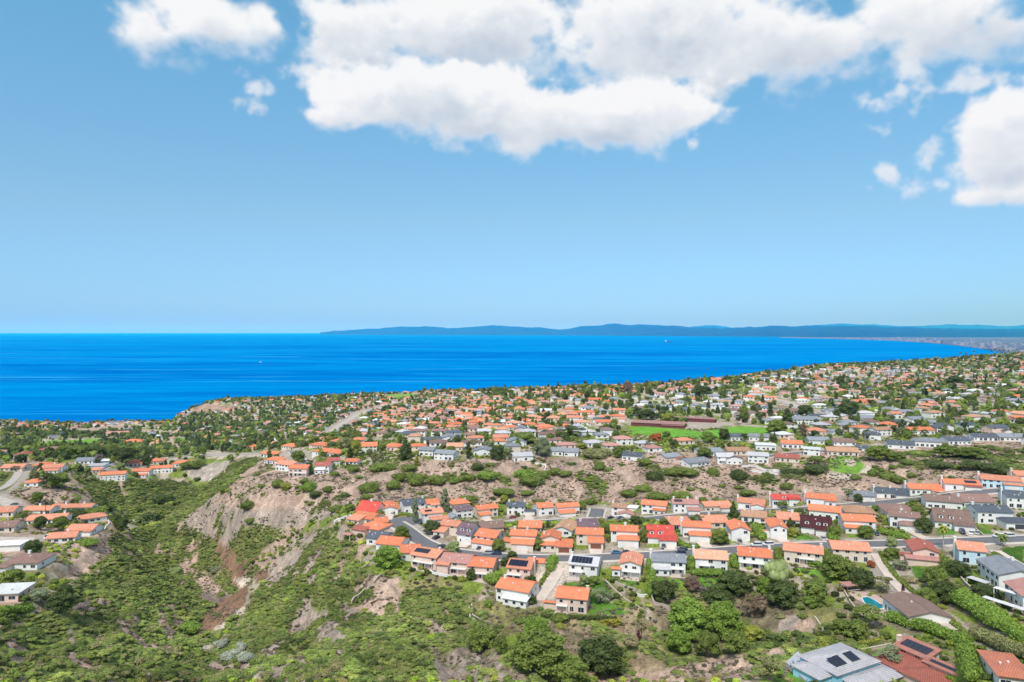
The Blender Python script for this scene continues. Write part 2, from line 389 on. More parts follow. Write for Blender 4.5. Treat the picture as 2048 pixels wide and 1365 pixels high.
# ---- roads: centre line in photo pixels, width in metres; the ground is levelled under them
ROADS = [('lower_street', "790,1046 806,1050 822,1068 838,1084 868,1098 915,1107 980,1113 1060,1117 1150,1118 1250,1113 1350,1108 1450,1101 1560,1093 1700,1089 1790,1088 1900,1083 1990,1080 2100,1076", 8.5, 1.6),
         ('upper_street', "955,1049 1010,1047 1080,1045 1150,1041 1200,1040 1260,1040 1330,1035 1430,1027 1500,1022 1600,1018 1660,1015 1740,1008 1800,1002 1880,993 1960,984 2100,973", 8.5, 1.5),
         ('link_street', "1190,1038 1193,1028 1196,1018", 9, 1.4),
         ('mesa_street', "588,903 596,912 604,928", 9, 1.2),
         ('ridge_street', "1500,918 1560,909 1620,904 1700,900 1780,892 1850,884 1950,880 2080,872", 8, 1.2),
         ('left_lane', "-40,1035 20,1030 28,1012 4,998 -30,990", 8, 0),
         ('hill_lane', "-20,985 12,974 32,955 40,938 44,930", 6, 0),
         ('driveway', "1072,1200 1090,1180 1105,1155 1120,1128", 7.5, 0),
         ('long_driveway', "1757,1108 1765,1128 1782,1150 1800,1175 1835,1203 1870,1232 1905,1260", 6.5, 0),
         ('right_driveway', "1990,1102 2016,1118 2060,1142", 5, 0),
         ('far_road', "395,905 440,910 500,908 590,905", 7, 0), ('far_avenue', "640,880 680,850 720,828 790,808", 12, 0),
         ('town_road', "1530,795 1570,803 1610,820 1640,835", 11, 0), ('left_court', "0,1078 30,1078 70,1079", 9, 0)]
def dens(P, step):
    out = []
    for a, b in zip(P[:-1], P[1:]):
        n = max(1, int((b - a).length / step)); out += [a.lerp(b, i / n) for i in range(n)]
    return out + [P[-1]]
def smooth_line(P, k=6):
    for _ in range(k):
        P = [P[0]] + [(P[i - 1] + P[i] * 2 + P[i + 1]) / 4 for i in range(1, len(P) - 1)] + [P[-1]]
    return P
road_lines = {}
for nm, s, wd, sw in ROADS:
    L = smooth_line(dens([hit(*q) for q in PL(s)], 4.0), 14); road_lines[nm] = (L, wd, sw)
_lvl = np.zeros(D.shape); _tz = np.zeros(D.shape)
for nm, (L, wd, sw) in road_lines.items():
    half = wd / 2 + sw + 1.0
    A = np.array([(p.x, p.y, p.z) for p in L])
    m = (XX > A[:, 0].min() - 20) & (XX < A[:, 0].max() + 20) & (YY > A[:, 1].min() - 20) & (YY < A[:, 1].max() + 20)
    jj, ii = np.nonzero(m); X = XX[jj, ii]; Yv = YY[jj, ii]
    best = np.full(X.shape, 1e9); bz = np.zeros(X.shape)
    for a, b in zip(A[:-1], A[1:]):
        d = b[:2] - a[:2]; L2 = (d ** 2).sum() + 1e-9
        u = np.clip(((X - a[0]) * d[0] + (Yv - a[1]) * d[1]) / L2, 0, 1)
        q = np.hypot(X - a[0] - u * d[0], Yv - a[1] - u * d[1]); k = q < best
        best[k] = q[k]; bz[k] = (a[2] + u * (b[2] - a[2]))[k]
    cell = np.maximum(0.0058 * Yv, 0)
    w = np.clip(1 - (best - half - cell) / 7.0, 0, 1); w = w * w * (3 - 2 * w)
    k = w > _lvl[jj, ii]
    _lvl[jj[k], ii[k]] = w[k]; _tz[jj[k], ii[k]] = bz[k]
D = D * (1 - _lvl) + _lvl * (HCAM - _tz + 0.22)

# ---- building pads are levelled the same way (filled in before the mesh is made)
PADS = []
def level_pads():
    global D
    for (cx, cy, w, d, rz, z) in PADS:
        r = math.hypot(w, d) / 2 + 8
        i0, i1 = np.searchsorted(sg, [(cx - r) / cy - .03, (cx + r) / cy + .03]); j0, j1 = np.searchsorted(tg, [math.log(max(cy - r, 96)), math.log(cy + r)])
        X = XX[j0:j1, i0:i1] - cx; Yv = YY[j0:j1, i0:i1] - cy; c, s = math.cos(rz), math.sin(rz)
        u = np.abs(X * c + Yv * s) - w / 2; v = np.abs(-X * s + Yv * c) - d / 2; q = np.maximum(u, v)
        wt_ = np.clip(1 - (q - 1.5) / 5.0, 0, 1) * (1 - _lvl[j0:j1, i0:i1])
        D[j0:j1, i0:i1] = D[j0:j1, i0:i1] * (1 - wt_) + wt_ * (HCAM - z + 0.05)
# ------------------------------------------------------------------ what covers the ground
DRY, DRY2 = np.array([.42, .30, .23]), np.array([.30, .23, .19])
GRN, GRN2, OLV = np.array([.14, .18, .05]), np.array([.20, .26, .045]), np.array([.23, .21, .08])
LAWN, PALE, REED, ROCKP = np.array([.14, .29, .04]), np.array([.52, .44, .36]), np.array([.27, .165, .105]), np.array([.50, .42, .33])
GREY = np.array([.375, .295, .24])
# (outline in photo pixels, share covered by scrub, bare colour)
ZONES = [
    ("0,1365 0,1230 110,1225 150,1140 215,1075 330,1040 480,1080 500,1160 470,1220 400,1300 440,1365", .74, DRY * .95),
    ("560,965 640,945 790,925 2048,880 2048,1000 700,1010", .04, DRY),
    ("470,915 640,945 760,940 780,1000 700,1010 560,1003 440,985 480,940", .04, DRY),
    ("130,950 180,960 330,960 410,975 340,1035 280,1040 200,1010", .86, DRY),
    ("330,1035 410,970 480,915 520,920 470,960 440,985 400,1035 350,1060", .90, DRY),
    ("85,955 130,945 150,960 190,1000 180,1010 60,1000 20,990", .12, DRY),
    ("380,932 460,925 450,945 415,965 380,955", .0, PALE * .82),
    ("355,1050 432,990 470,1000 560,1003 640,1005 700,1005 660,1035 560,1062 520,1090 455,1095 420,1078", .08, GREY * 1.05),
    ("430,990 480,1000 700,1005 640,1020 480,1018 425,1012", .02, DRY * 1.15),
    ("455,1095 490,1050 560,1058 540,1090 500,1130 465,1110", .95, DRY),
    ("130,1172 146,1118 170,1092 200,1066 226,1062 214,1090 228,1106 198,1118 168,1140 146,1176", .0, DRY * 1.25),
    ("335,1108 362,1105 385,1135 415,1152 445,1178 470,1200 455,1210 400,1180 370,1150", .15, DRY * 1.1),
    ("395,1180 430,1185 460,1190 440,1215 400,1200", .35, DRY2),
    ("420,1070 470,1110 500,1130 545,1150 530,1180 490,1215 450,1265 400,1290 395,1250 425,1215 475,1185 440,1130", .12, REED),
    ("388,1300 425,1262 462,1232 492,1208 500,1170 522,1163 512,1208 482,1238 442,1272 412,1304", .05, ROCKP),
    ("470,1160 500,1150 512,1162 480,1178", .0, ROCKP),
    ("500,1200 560,1130 640,1070 690,1045 720,1110 690,1160 640,1210 560,1290 500,1365 380,1365 430,1300 480,1250", .58, GREY),
    ("540,1140 600,1080 640,1060 610,1110 570,1160 520,1190", .12, GREY),
    ("430,1300 490,1238 560,1190 610,1210 540,1290 440,1300", .90, DRY),
    ("500,1365 560,1270 640,1190 740,1165 720,1230 690,1300 670,1365", .42, GREY * .95),
    ("660,1365 690,1300 700,1238 780,1215 850,1245 868,1300 870,1365", 1.0, GRN2),
    ("700,1170 745,1150 800,1160 880,1175 820,1225 760,1235 705,1215", .22, DRY * 1.1),
    ("630,1120 690,1110 740,1150 700,1180 640,1190", .9, DRY),
    ("858,1230 905,1240 930,1290 1010,1330 1090,1365 870,1365", .30, GREY * .85),
    ("800,1180 905,1170 960,1235 1010,1300 930,1295 870,1240 800,1232", .98, DRY),
    ("935,1210 985,1190 1065,1230 1060,1262 1000,1275 950,1262", .08, OLV),
    ("1060,1215 1260,1215 1330,1260 1330,1365 1080,1365 1040,1290", .16, np.array([.33, .25, .15])),
    ("1300,1180 1560,1180 1690,1220 1720,1290 1560,1300 1340,1340", .3, np.array([.22, .18, .11])),
    ("1340,1350 1450,1310 1560,1290 1700,1270 1800,1290 1700,1330 1450,1365 1330,1365", .9, DRY),
    ("1560,1235 1640,1225 1700,1250 1690,1275 1600,1290 1560,1270", .25, GREY),
    ("1180,1365 1330,1340 1400,1324 1440,1312 1510,1304 1574,1294 1576,1308 1540,1322 1500,1345 1470,1365", .02, DRY * 1.1),
    ("224,1236 250,1244 292,1288 336,1294 350,1306 290,1302 240,1262", .05, DRY), ("312,1218 326,1224 346,1266 352,1290 332,1276 316,1246", .06, DRY), ("286,1318 300,1316 312,1365 280,1365", .1, DRY),
    ("134,1262 142,1258 150,1290 158,1340 146,1344 138,1300", .0, GREY), ("186,1192 206,1196 222,1212 200,1212", .0, DRY), ("0,1274 30,1282 56,1302 20,1300", .05, DRY), ("400,1140 420,1150 450,1190 430,1180", .0, DRY),
    ("0,935 35,925 42,945 20,975 0,985", .9, OLV),
    ("1740,925 1850,935 2048,940 2048,900 1800,905", .30, DRY),
    ("370,832 385,815 400,808 480,812 470,822 420,828", .0, np.array([.42, .28, .20])),
    ("440,1290 470,1365 380,1365 395,1310", .7, DRY2),
]
PAINT = [  # flat ground colours with a definite edge
    ("1258,856 1290,852 1345,857 1400,864 1480,853 1540,856 1540,868 1480,874 1400,878 1330,876 1262,868", np.array([.15, .34, .04])),
    ("1372,842 1400,838 1470,846 1440,854 1400,862 1376,858", PALE * .8),
    ("1655,920 1680,912 1716,915 1730,935 1720,948 1690,950 1655,940", np.array([.17, .31, .045])),
    ("1688,922 1706,918 1714,928 1700,934", PALE), ("1722,938 1738,930 1748,938 1735,948 1720,946", PALE),
    ("1655,945 1700,948 1720,955 1690,962 1655,955", PALE * .95),
    ("50,892 100,882 200,878 208,888 120,893 60,898", np.array([.17, .33, .05])),
    ("340,874 370,877 378,888 360,890", np.array([.14, .33, .05])),
    ("318,885 345,882 372,905 352,905", DRY * 1.1), ("760,790 830,787 840,795 780,800", np.array([.22, .34, .07])),
    ("395,903 480,908 560,905 560,909 480,913 400,912", PALE * .85), ("110,862 270,850 300,853 180,868", DRY),
    ("275,858 350,865 370,872 280,868", DRY * 1.1), ("690,850 712,838 720,840 700,854", PALE * .8),
    ("700,826 800,805 810,808 760,820 700,838", PALE * .8),
    ("1108,1165 1215,1165 1225,1190 1180,1200 1110,1185", LAWN * .55),
    ("1175,1228 1185,1200 1225,1205 1260,1227 1235,1230", LAWN * .75), ("1220,1150 1275,1160 1278,1172 1225,1165", LAWN * .8),
    ("1390,1148 1445,1148 1448,1178 1395,1178", LAWN * .7), ("1590,1134 1640,1138 1640,1152 1590,1148", LAWN),
    ("1310,1155 1365,1158 1368,1170 1320,1168", LAWN * .9),
    ("1040,1156 1120,1128 1148,1130 1110,1198 1070,1205", PALE * 1.05),
    ("1560,1350 1580,1310 1640,1365 1560,1365", LAWN * 1.0), ("1725,1300 1780,1290 1800,1330 1740,1345", LAWN * 1.1),
    ("1600,1230 1650,1215 1690,1228 1640,1262", OLV), ("1590,1250 1620,1235 1640,1245 1600,1275 1570,1275", DRY * 1.05),
    ("790,1165 850,1158 900,1160 940,1172 900,1180 800,1180", OLV * 1.1), ("800,1000 860,1000 860,1010 800,1010", DRY),
    ("2000,1098 2048,1092 2048,1150 2015,1112", LAWN * .45), ("1820,1130 1880,1145 1890,1160 1830,1155", LAWN * .6),
    ("1870,1055 1905,1052 1912,1070 1880,1072", LAWN * .8), ("1935,1050 1950,1048 1990,1068 1965,1070", LAWN * .6),
    ("1600,1065 1640,1078 1598,1082 1588,1075", LAWN * .8), ("1980,1058 2030,1065 2040,1070 1990,1068", PALE * 1.0),
]
wn = fbm(XX / 7, YY / 11, 21, 4); wl = fbm(XX / 30, YY / 45, 31, 3)
def recolour():
    """colour and scrub cover of every ground point"""
    global PX, PY, SCRUB, TOWN
    PY = HZ + F * D / YY
    jit = 5.5 * (fbm(XX / (YY * .012), YY / (YY.mean() * .02), 41, 3) - .5) * 2
    jx, jy = PX + jit, PY + .6 * jit
    n1 = fbm(XX / 3.1, YY / 4.7, 51, 3)[..., None]
    # town: gardens, beds and paving
    C = GRN * .8 * (1 - n1) + DRY * .9 * n1; g = fbm(XX / 9, YY / 14, 61, 3)[..., None]
    fr_ = np.clip((YY[..., None] - 500) / 500, 0, 1); C = np.where(g > .56 - .10 * fr_, C * .3 + PALE * (.6 + .2 * fr_), C); tan_ = (fbm(XX / 55, YY / 90, 68, 3)[..., None] > .56) & (PX[..., None] < 900); C = np.where(tan_, DRY * (.8 + .4 * n1), C); C = np.where((g < .42) & ~tan_, GRN2 * (.6 + .6 * n1), C)
    cov = np.full(PX.shape, -1.0); BARE = np.zeros(PX.shape + (3,))
    for poly, c, col in ZONES:
        m = inpoly(jx, jy, PL(poly)) & land; cov[m] = c; BARE[m] = col
    wildm = cov >= 0
    wg = fbm(XX / 6 + YY / 14, YY / 26 - XX / 40, 23, 4); thr = (wn * .30 + wg * .4 + wl * .2 - .45) * 3.6 + .62 - .34 * MOUND
    SCRUB = wildm & (thr < cov)
    streak = fbm(XX / 2.2 + YY / 9, YY / 7, 71, 3)[..., None]
    bare = BARE * (.62 + .76 * streak) * (.85 + .3 * n1)
    dark = (fbm(XX / 14, YY / 18, 81, 3) > .60)[..., None]
    bare = np.where(dark, bare * .78, bare)
    grn = (GRN * (1 - wl[..., None]) + OLV * .8 * wl[..., None]) * (.6 + .8 * n1)
    C = np.where(wildm[..., None], np.where(SCRUB[..., None], grn, bare), C)
    for poly, col in PAINT:
        m = inpoly(PX + .35 * jit, PY + .2 * jit, PL(poly)) & land
        C[m] = (col * (.85 + .3 * n1))[m]; SCRUB[m] = False; cov[m] = -2
    # cliffs and beach along the shore
    near = land & (shoreY - YY < 28); C[near] = (np.array([.40, .27, .19]) * (.6 + .8 * n1))[near]
    rd = _lvl > .93; SCRUB[rd] = False
    C[rd & (cov == -1)] = (PALE * .75 * (.8 + .4 * n1))[rd & (cov == -1)]
    TOWN = land & (cov == -1)
    return C

def build_ground():
    C = recolour()
    V = np.stack([XX, YY, HCAM - D], -1).reshape(-1, 3)
    idx = np.arange(NS * NTT).reshape(NTT, NS)
    Fc = np.stack([idx[:-1, :-1], idx[:-1, 1:], idx[1:, 1:], idx[1:, :-1]], -1)
    keep = (np.minimum(np.minimum(D[:-1, :-1], D[1:, :-1]), np.minimum(D[:-1, 1:], D[1:, 1:])) < HCAM + 6)
    me = np_mesh('ground', V, Fc[keep], MAT_GROUND, smooth=True)
    a = me.color_attributes.new('col', 'FLOAT_COLOR', 'POINT')
    a.data.foreach_set('color', np.concatenate([C.reshape(-1, 3), np.ones((NS * NTT, 1))], 1).astype(np.float32).ravel())
    o = bpy.data.objects.new('ground', me); COL.objects.link(o); tag(o, kind='structure')
    # the hill goes on under and behind the camera
    return o

m, N, b = newmat('ground'); MAT_GROUND = m
at = N.n('ShaderNodeAttribute', attribute_name='col'); tc = N.n('ShaderNodeTexCoord')
f1 = N.noise(tc.outputs['Object'], .9, 6, .7); f2 = N.noise(tc.outputs['Object'], .11, 5, .6)
st_ = N.vmath('MULTIPLY', tc.outputs['Object'], (.5, .12, .3)); f3 = N.noise(st_, 1.0, 5, .65, .4)
k = N.math('MULTIPLY', N.rng(f1, .3, .7, .55, 1.45), N.rng(f2, .3, .7, .82, 1.18)); k = N.math('MULTIPLY', k, N.rng(f3, .3, .7, .8, 1.2))
sc_ = N.n('ShaderNodeVectorMath', operation='SCALE'); N.put(sc_.inputs[0], at.outputs['Color']); N.put(sc_.inputs['Scale'], k)
N.put(b.inputs['Base Color'], sc_.outputs[0]); b.inputs['Roughness'].default_value = .95; b.inputs['Specular IOR Level'].default_value = .1
bump(N, b, f1, .9, .6)

# ---- sea
m, N, b = newmat('sea'); MAT_SEA = m
tc = N.n('ShaderNodeTexCoord'); P = tc.outputs['Object']
big = N.noise(N.vmath('MULTIPLY', P, (.00016, .00075, 1)), 1.0, 5, .6, 1.2)
mid = N.noise(N.vmath('MULTIPLY', P, (.0016, .009, 1)), 1.0, 5, .62, .6)
wav = N.noise(N.vmath('MULTIPLY', P, (.02, .07, 1)), 1.0, 6, .7, .3)
c = N.mix(N.rng(big, .34, .66, 0, 1, True), (.0, .13, .45, 1), (.0, .25, .60, 1))
c = N.mix(N.math('MULTIPLY', N.rng(mid, .48, .70, 0, 1), .7), c, (.0, .35, .70, 1))
c = N.mix(N.rng(wav, .3, .75, 0, .5), c, (.0, .10, .40, 1))
lane = N.noise(N.vmath('MULTIPLY', P, (.00022, .0035, 1)), 1.0, 6, .6, 2.0); c = N.mix(N.rng(lane, .58, .68, 0, .6), c, (.04, .42, .72, 1))
N.put(b.inputs['Base Color'], c); b.inputs['Roughness'].default_value = .45; b.inputs['Specular IOR Level'].default_value = .0
h = N.math('ADD', N.math('MULTIPLY', wav, 1.0), N.noise(N.vmath('MULTIPLY', P, (.12, .3, 1)), 1.0, 4, .6))
bump(N, b, h, .8, 2.5)
mb = MB(); ys = [600, 1200, 2500, 5000, 10000, 20000, 40000, 90000]
for y0, y1 in zip(ys[:-1], ys[1:]):
    mb.quad((-y1 * 1.3, y0, 0), (y1 * 1.3, y0, 0), (y1 * 1.3, y1, 0), (-y1 * 1.3, y1, 0)) if False else None
mb.quad((-150000, 500, 0), (150000, 500, 0), (150000, 190000, 0), (-150000, 190000, 0))
tag(mb.build('sea', MAT_SEA), kind='structure')

# ---- mountains across the bay
def mountain_mat(name, col):
    m, N, b = newmat(name); tc = N.n('ShaderNodeTexCoord')
    f = N.noise(tc.outputs['Object'], .0022, 6, .65); f2 = N.noise(tc.outputs['Object'], .0007, 3, .5)
    c = N.mix(N.rng(f, .3, .7), rgba([q * .6 for q in col]), rgba([q * 1.5 for q in col])); N.put(b.inputs['Base Color'], N.mix(N.rng(f2, .4, .7, 0, .4), c, (.06, .06, .045, 1)))
    b.inputs['Roughness'].default_value = 1; b.inputs['Specular IOR Level'].default_value = 0; return m
MM = mountain_mat('mountain scrub', (.02, .04, .03))
def ridge(name, prof, Yf, Yb, seed):
    """a range whose skyline passes through the given photo points; foot at Yf, crest at (Yf+Yb)/2"""
    xs = np.array([p[0] for p in prof], float); ys = np.array([p[1] for p in prof], float)
    n, mrows = 420, 26
    px = np.linspace(xs[0], xs[-1], n); cy = np.interp(px, xs, ys)
    cy += (vnoise(px / 14, px * 0, seed) - .5) * 2.0 + (vnoise(px / 5, px * 0, seed + 3) - .5) * .9
    V = []
    Ym = (Yf + Yb) / 2
    for r in range(mrows):
        u = r / (mrows - 1); Y = Yf + (Yb - Yf) * u
        yf = np.interp(px, *Yf_line) if Yf_line is not None else None
        front = yf if yf is not None else Yf
        Yr = front + (Yb - front) * u if yf is not None else np.full(n, Y)
        cr = (HZ - cy) / F * Ym + HCAM
        prof_u = math.sin(math.pi * min(1, u / 1.0)) ** .8 if u <= .5 else math.sin(math.pi * u) ** .8
        X = (px - 1024) / F * Yr
        nz_ = fbm(X / 1500, Yr / 2600, seed, 4); rough_ = 1 - .75 * (1 - prof_u) * 0
        z = cr * prof_u * (1 - .8 * np.abs(nz_ - .5) * 2 * (1 - prof_u * .9)) - (30 if u in (0, 1) else 0)
        V.append(np.stack([X, Yr, z], -1))
    V = np.concatenate(V); idx = np.arange(n * mrows).reshape(mrows, n)
    Fc = np.stack([idx[:-1, :-1], idx[:-1, 1:], idx[1:, 1:], idx[1:, :-1]], -1).reshape(-1, 4)
    o = bpy.data.objects.new(name, np_mesh(name, V, Fc, MM, smooth=True)); COL.objects.link(o); tag(o, kind='structure'); return o
Yf_line = ([640, 1100, 1400, 1700, 2300], [62000, 52000, 38000, 30000, 30000])
ridge('mountains', [(640, 665), (655, 663.4), (670, 660.5), (690, 661), (715, 657.5), (750, 656), (780, 652), (800, 650.5), (850, 649), (868, 651), (900, 654), (930, 652), (960, 650), (988, 647.5), (1010, 649), (1050, 653), (1080, 652.5), (1118, 657),
      (1135, 656), (1160, 651), (1200, 648), (1228, 645), (1250, 647), (1300, 648), (1350, 651), (1395, 655), (1440, 656), (1480, 655), (1520, 652.5), (1560, 651.5), (1600, 652.5), (1640, 652), (1700, 652), (1760, 653.5),
      (1850, 656), (1950, 658), (2048, 658), (2300, 656)], 30000, 70000, 5)
Yf_line = ([1300, 2400], [80000, 80000])
ridge('far_mountains', [(1340, 664), (1370, 656), (1410, 650), (1440, 651), (1470, 657), (1560, 657), (1620, 650), (1680, 648), (1740, 649), (1800, 652), (1850, 651.5), (1910, 649), (1960, 650), (2000, 653), (2048, 650.5), (2200, 648), (2350, 655)], 80000, 100000, 9)
# low coastal plain at the head of the bay, with its city
m, N, b = newmat('coastal plain'); tc = N.n('ShaderNodeTexCoord')
f = N.noise(N.vmath('MULTIPLY', tc.outputs['Object'], (.004, .0012, 1)), 1, 7, .75); f2 = N.noise(N.vmath('MULTIPLY', tc.outputs['Object'], (.0009, .0003, 1)), 1, 4, .6)
cc = N.mix(N.rng(f, .5, .68), (.13, .14, .17, 1), (.26, .25, .28, 1)); N.put(b.inputs['Base Color'], N.mix(N.rng(f2, .4, .6), cc, (.09, .11, .09, 1)))
b.inputs['Roughness'].default_value = 1
cst = [(1560, 675.8), (1640, 677.4), (1720, 679.4), (1800, 682.5), (1850, 685.5), (1900, 690), (1950, 696), (2000, 703), (2060, 714)]
mb = MB(); far = 45000
P1 = [((px - 1024) / F * ((HCAM - 4) * F / (py - HZ)), (HCAM - 4) * F / (py - HZ)) for px, py in cst]
P2 = [(x * 1.0 if y > far else x / y * far, max(far, y)) for x, y in P1]
for i in range(len(P1) - 1):
    a, b_ = P1[i], P1[i + 1]; c_, d_ = P2[i + 1], P2[i]
    mb.quad((a[0], a[1], -2), (b_[0], b_[1], -2), (b_[0] + 20, b_[1] + 40, 5), (a[0] + 20, a[1] + 40, 5))
    mb.quad((a[0] + 20, a[1] + 40, 5), (b_[0] + 20, b_[1] + 40, 5), (c_[0], c_[1], 12), (d_[0], d_[1], 12))
mb.quad((P1[-1][0] + 20, P1[-1][1] + 40, 5), (P1[-1][0] + 60000, P1[-1][1] + 40, 5), (60000, far, 12), (P2[-1][0], far, 12))
tag(mb.build('coastal_plain', m), kind='structure')
rs = np.random.RandomState(8); mb = MB()
for _ in range(420):
    px = rs.uniform(1640, 2060); base = np.interp(px, [p[0] for p in cst], [p[1] for p in cst]); py = base - .8 - rs.rand() ** 1.6 * (base - 677) * .95
    Y = (HCAM - 8) * F / (py - HZ)
    if Y > 40000 or Y < 5000: continue
    x = (px - 1024) / F * Y; w = rs.uniform(25, 90) * (1 + 2 * (rs.rand() < .06)); h = rs.uniform(6, 22) * (1 + 2.5 * (rs.rand() < .05))
    mb.box(x - w / 2, x + w / 2, Y, Y + rs.uniform(30, 90), 4, 8 + h, mi=int(rs.rand() < .35))
FARC = [simple('far city pale', (.34, .33, .35)), simple('far city grey', (.18, .18, .22))]
tag(mb.build('far_city', FARC), 'pale buildings of the city spread over the coastal plain far across the bay', 'far city', kind='stuff')

# ---- haze
hz = MB(); hz.box(-151000, 151000, -400, 191000, -60, 1500)
m = bpy.data.materials.new('haze'); m.use_nodes = True; t = m.node_tree; t.nodes.clear(); N = NT(t)
pv = N.n('ShaderNodeVolumePrincipled'); pv.inputs['Density'].default_value = HAZE_D; pv.inputs['Color'].default_value = (.02, .44, 1, 1); pv.inputs['Absorption Color'].default_value = (1, 1, 1, 1); pv.inputs['Anisotropy'].default_value = .0
mo = N.n('ShaderNodeOutputMaterial'); t.links.new(pv.outputs[0], mo.inputs['Volume'])
if HAZE_D > 0: tag(hz.build('haze', m), kind='stuff')
# ------------------------------------------------------------------ houses
def roof_mat(name, col, var=.16):
    m, N, b = newmat(name); tc = N.n('ShaderNodeTexCoord'); P = tc.outputs['Object']
    f = N.noise(P, .45, 5, .65); f2 = N.noise(N.vmath('MULTIPLY', P, (5, 5, 12)), 1, 3, .6)
    st = N.noise(N.vmath('MULTIPLY', P, (3.2, .25, .25)), 1, 3, .5)
    k = N.math('MULTIPLY', N.rng(f, .3, .7, 1 - var, 1 + var), N.rng(f2, .3, .7, .86, 1.14)); k = N.math('MULTIPLY', k, N.rng(st, .3, .7, .90, 1.10))
    wv = N.n('ShaderNodeTexWave', wave_type='BANDS', bands_direction='Z'); N.put(wv.inputs['Vector'], P); wv.inputs['Scale'].default_value = 1.15; wv.inputs['Distortion'].default_value = .6; k = N.math('MULTIPLY', k, N.rng(wv.outputs['Fac'], 0, 1, .93, 1.05))
    oi = N.n('ShaderNodeObjectInfo'); k = N.math('MULTIPLY', k, N.rng(oi.outputs['Random'], 0, 1, .86, 1.14))
    c = N.n('ShaderNodeVectorMath', operation='SCALE'); c.inputs[0].default_value = col; N.put(c.inputs['Scale'], k)
    N.put(b.inputs['Base Color'], N.mix(N.rng(f, .58, .75, 0, .35), c.outputs[0], (.22, .16, .13, 1)))
    bump(N, b, f2, .5, .08); b.inputs['Roughness'].default_value = .85; return m
RC = {k: roof_mat('roof ' + k, v) for k, v in dict(orange=(.68, .215, .11), salmon=(.66, .27, .17), peach=(.68, .34, .22), red=(.56, .085, .065), brick=(.37, .115, .085),
      brown=(.27, .165, .135), maroon=(.085, .024, .028), tan=(.46, .26, .16), grey=(.25, .26, .29), slate=(.10, .115, .14), pale=(.50, .48, .50),
      mauve=(.19, .125, .15), rose=(.50, .25, .215), white=(.72, .72, .72), umber=(.22, .14, .115), clay=(.36, .19, .17)).items()}
def tiled_roof(name, col, joint):
    m, N, b = newmat(name); tc = N.n('ShaderNodeTexCoord'); P = tc.outputs['Object']; br = N.n('ShaderNodeTexBrick'); N.put(br.inputs['Vector'], P)
    br.inputs['Color1'].default_value = rgba(col); br.inputs['Color2'].default_value = rgba([q * .86 for q in col]); br.inputs['Mortar'].default_value = rgba(joint)
    br.inputs['Scale'].default_value = 1.0; br.inputs['Brick Width'].default_value = .62; br.inputs['Row Height'].default_value = .55; br.inputs['Mortar Size'].default_value = .07; br.inputs['Mortar Smooth'].default_value = .4; br.inputs['Bias'].default_value = .1
    f = N.noise(P, .4, 5, .65); c = N.mix(1.0, br.outputs['Color'], N.mix(N.rng(f, .3, .7), (.82, .82, .82, 1), (1.12, 1.1, 1.1, 1)), 'MULTIPLY'); N.put(b.inputs['Base Color'], c)
    bump(N, b, N.math('SUBTRACT', 1.0, br.outputs['Fac']), .6, .06); b.inputs['Roughness'].default_value = .85; return m
RC['tilegrey'] = tiled_roof('pale grey concrete tiles', (.56, .54, .56), (.30, .29, .32)); RC['tilerose'] = tiled_roof('rose clay tiles', (.52, .24, .19), (.30, .12, .09)); RC['tilebrick'] = tiled_roof('brick red clay tiles', (.44, .15, .11), (.24, .07, .05)); RC['tileorange'] = tiled_roof('salmon clay tiles', (.66, .25, .16), (.36, .12, .07)); RC['tilebrown'] = tiled_roof('taupe shingles', (.30, .20, .165), (.19, .125, .10))
WC = {k: simple('wall ' + k, v, .85, .11, .45, .2) for k, v in dict(white=(.80, .79, .77), cream=(.74, .64, .54), pink=(.76, .57, .49), blue=(.55, .72, .80), sky=(.33, .66, .84), grey=(.42, .42, .43), stone=(.45, .38, .33), maroon=(.17, .055, .06)).items()}
M_TRIM = simple('white trim', (.78, .77, .74), .6, .05); M_GLASS = simple('window glass', (.025, .035, .05), .12, .2, .3, .6)
M_SOLAR = simple('solar cells', (.012, .016, .035), .25, .2, .5, .5); M_GAR = simple('garage door paint', (.76, .73, .69), .6, .06)
M_BROWNG = simple('brown garage paint', (.22, .09, .06), .6, .1); M_DARKG = simple('charcoal door paint', (.05, .06, .07), .5, .1)
M_DECK = simple('wood deck', (.42, .28, .20), .8, .15); M_STUCCO = simple('garden wall plaster', (.50, .42, .35), .9, .12)
_mesh_cache = {}
def share(key, fn):
    if key not in _mesh_cache: _mesh_cache[key] = fn()
    return _mesh_cache[key]
def child(name, me, parent, loc=(0, 0, 0), rz=0.0):
    o = bpy.data.objects.new(name, me); COL.objects.link(o); o.parent = parent; o.location = loc
    if rz: o.rotation_euler = (0, 0, rz)
    return o
def window(parent, x, y, z, w, h, rz=0.0, simple_=False):
    """frame standing 4 cm proud of the wall, pane set back in it; faces local -y"""
    w = round(w, 1); h = round(h, 1)
    def fr():
        m = MB(); t = .09
        m.box(-w / 2 - t, w / 2 + t, -.06, .02, -t, 0); m.box(-w / 2 - t, w / 2 + t, -.06, .02, h, h + t)
        m.box(-w / 2 - t, -w / 2, -.06, .02, 0, h); m.box(w / 2, w / 2 + t, -.06, .02, 0, h)
        if w > 1.3: m.box(-.035, .035, -.05, .02, 0, h)
        return m.mesh('window', M_TRIM)
    def pn():
        m = MB(); m.box(-w / 2, w / 2, -.025, .015, 0, h); return m.mesh('pane', M_GLASS)
    if simple_: return child('window', share(('p', w, h), pn), parent, (x, y, z), rz)
    f = child('window', share(('f', w, h), fr), parent, (x, y, z), rz); child('pane', share(('p', w, h), pn), f); return f
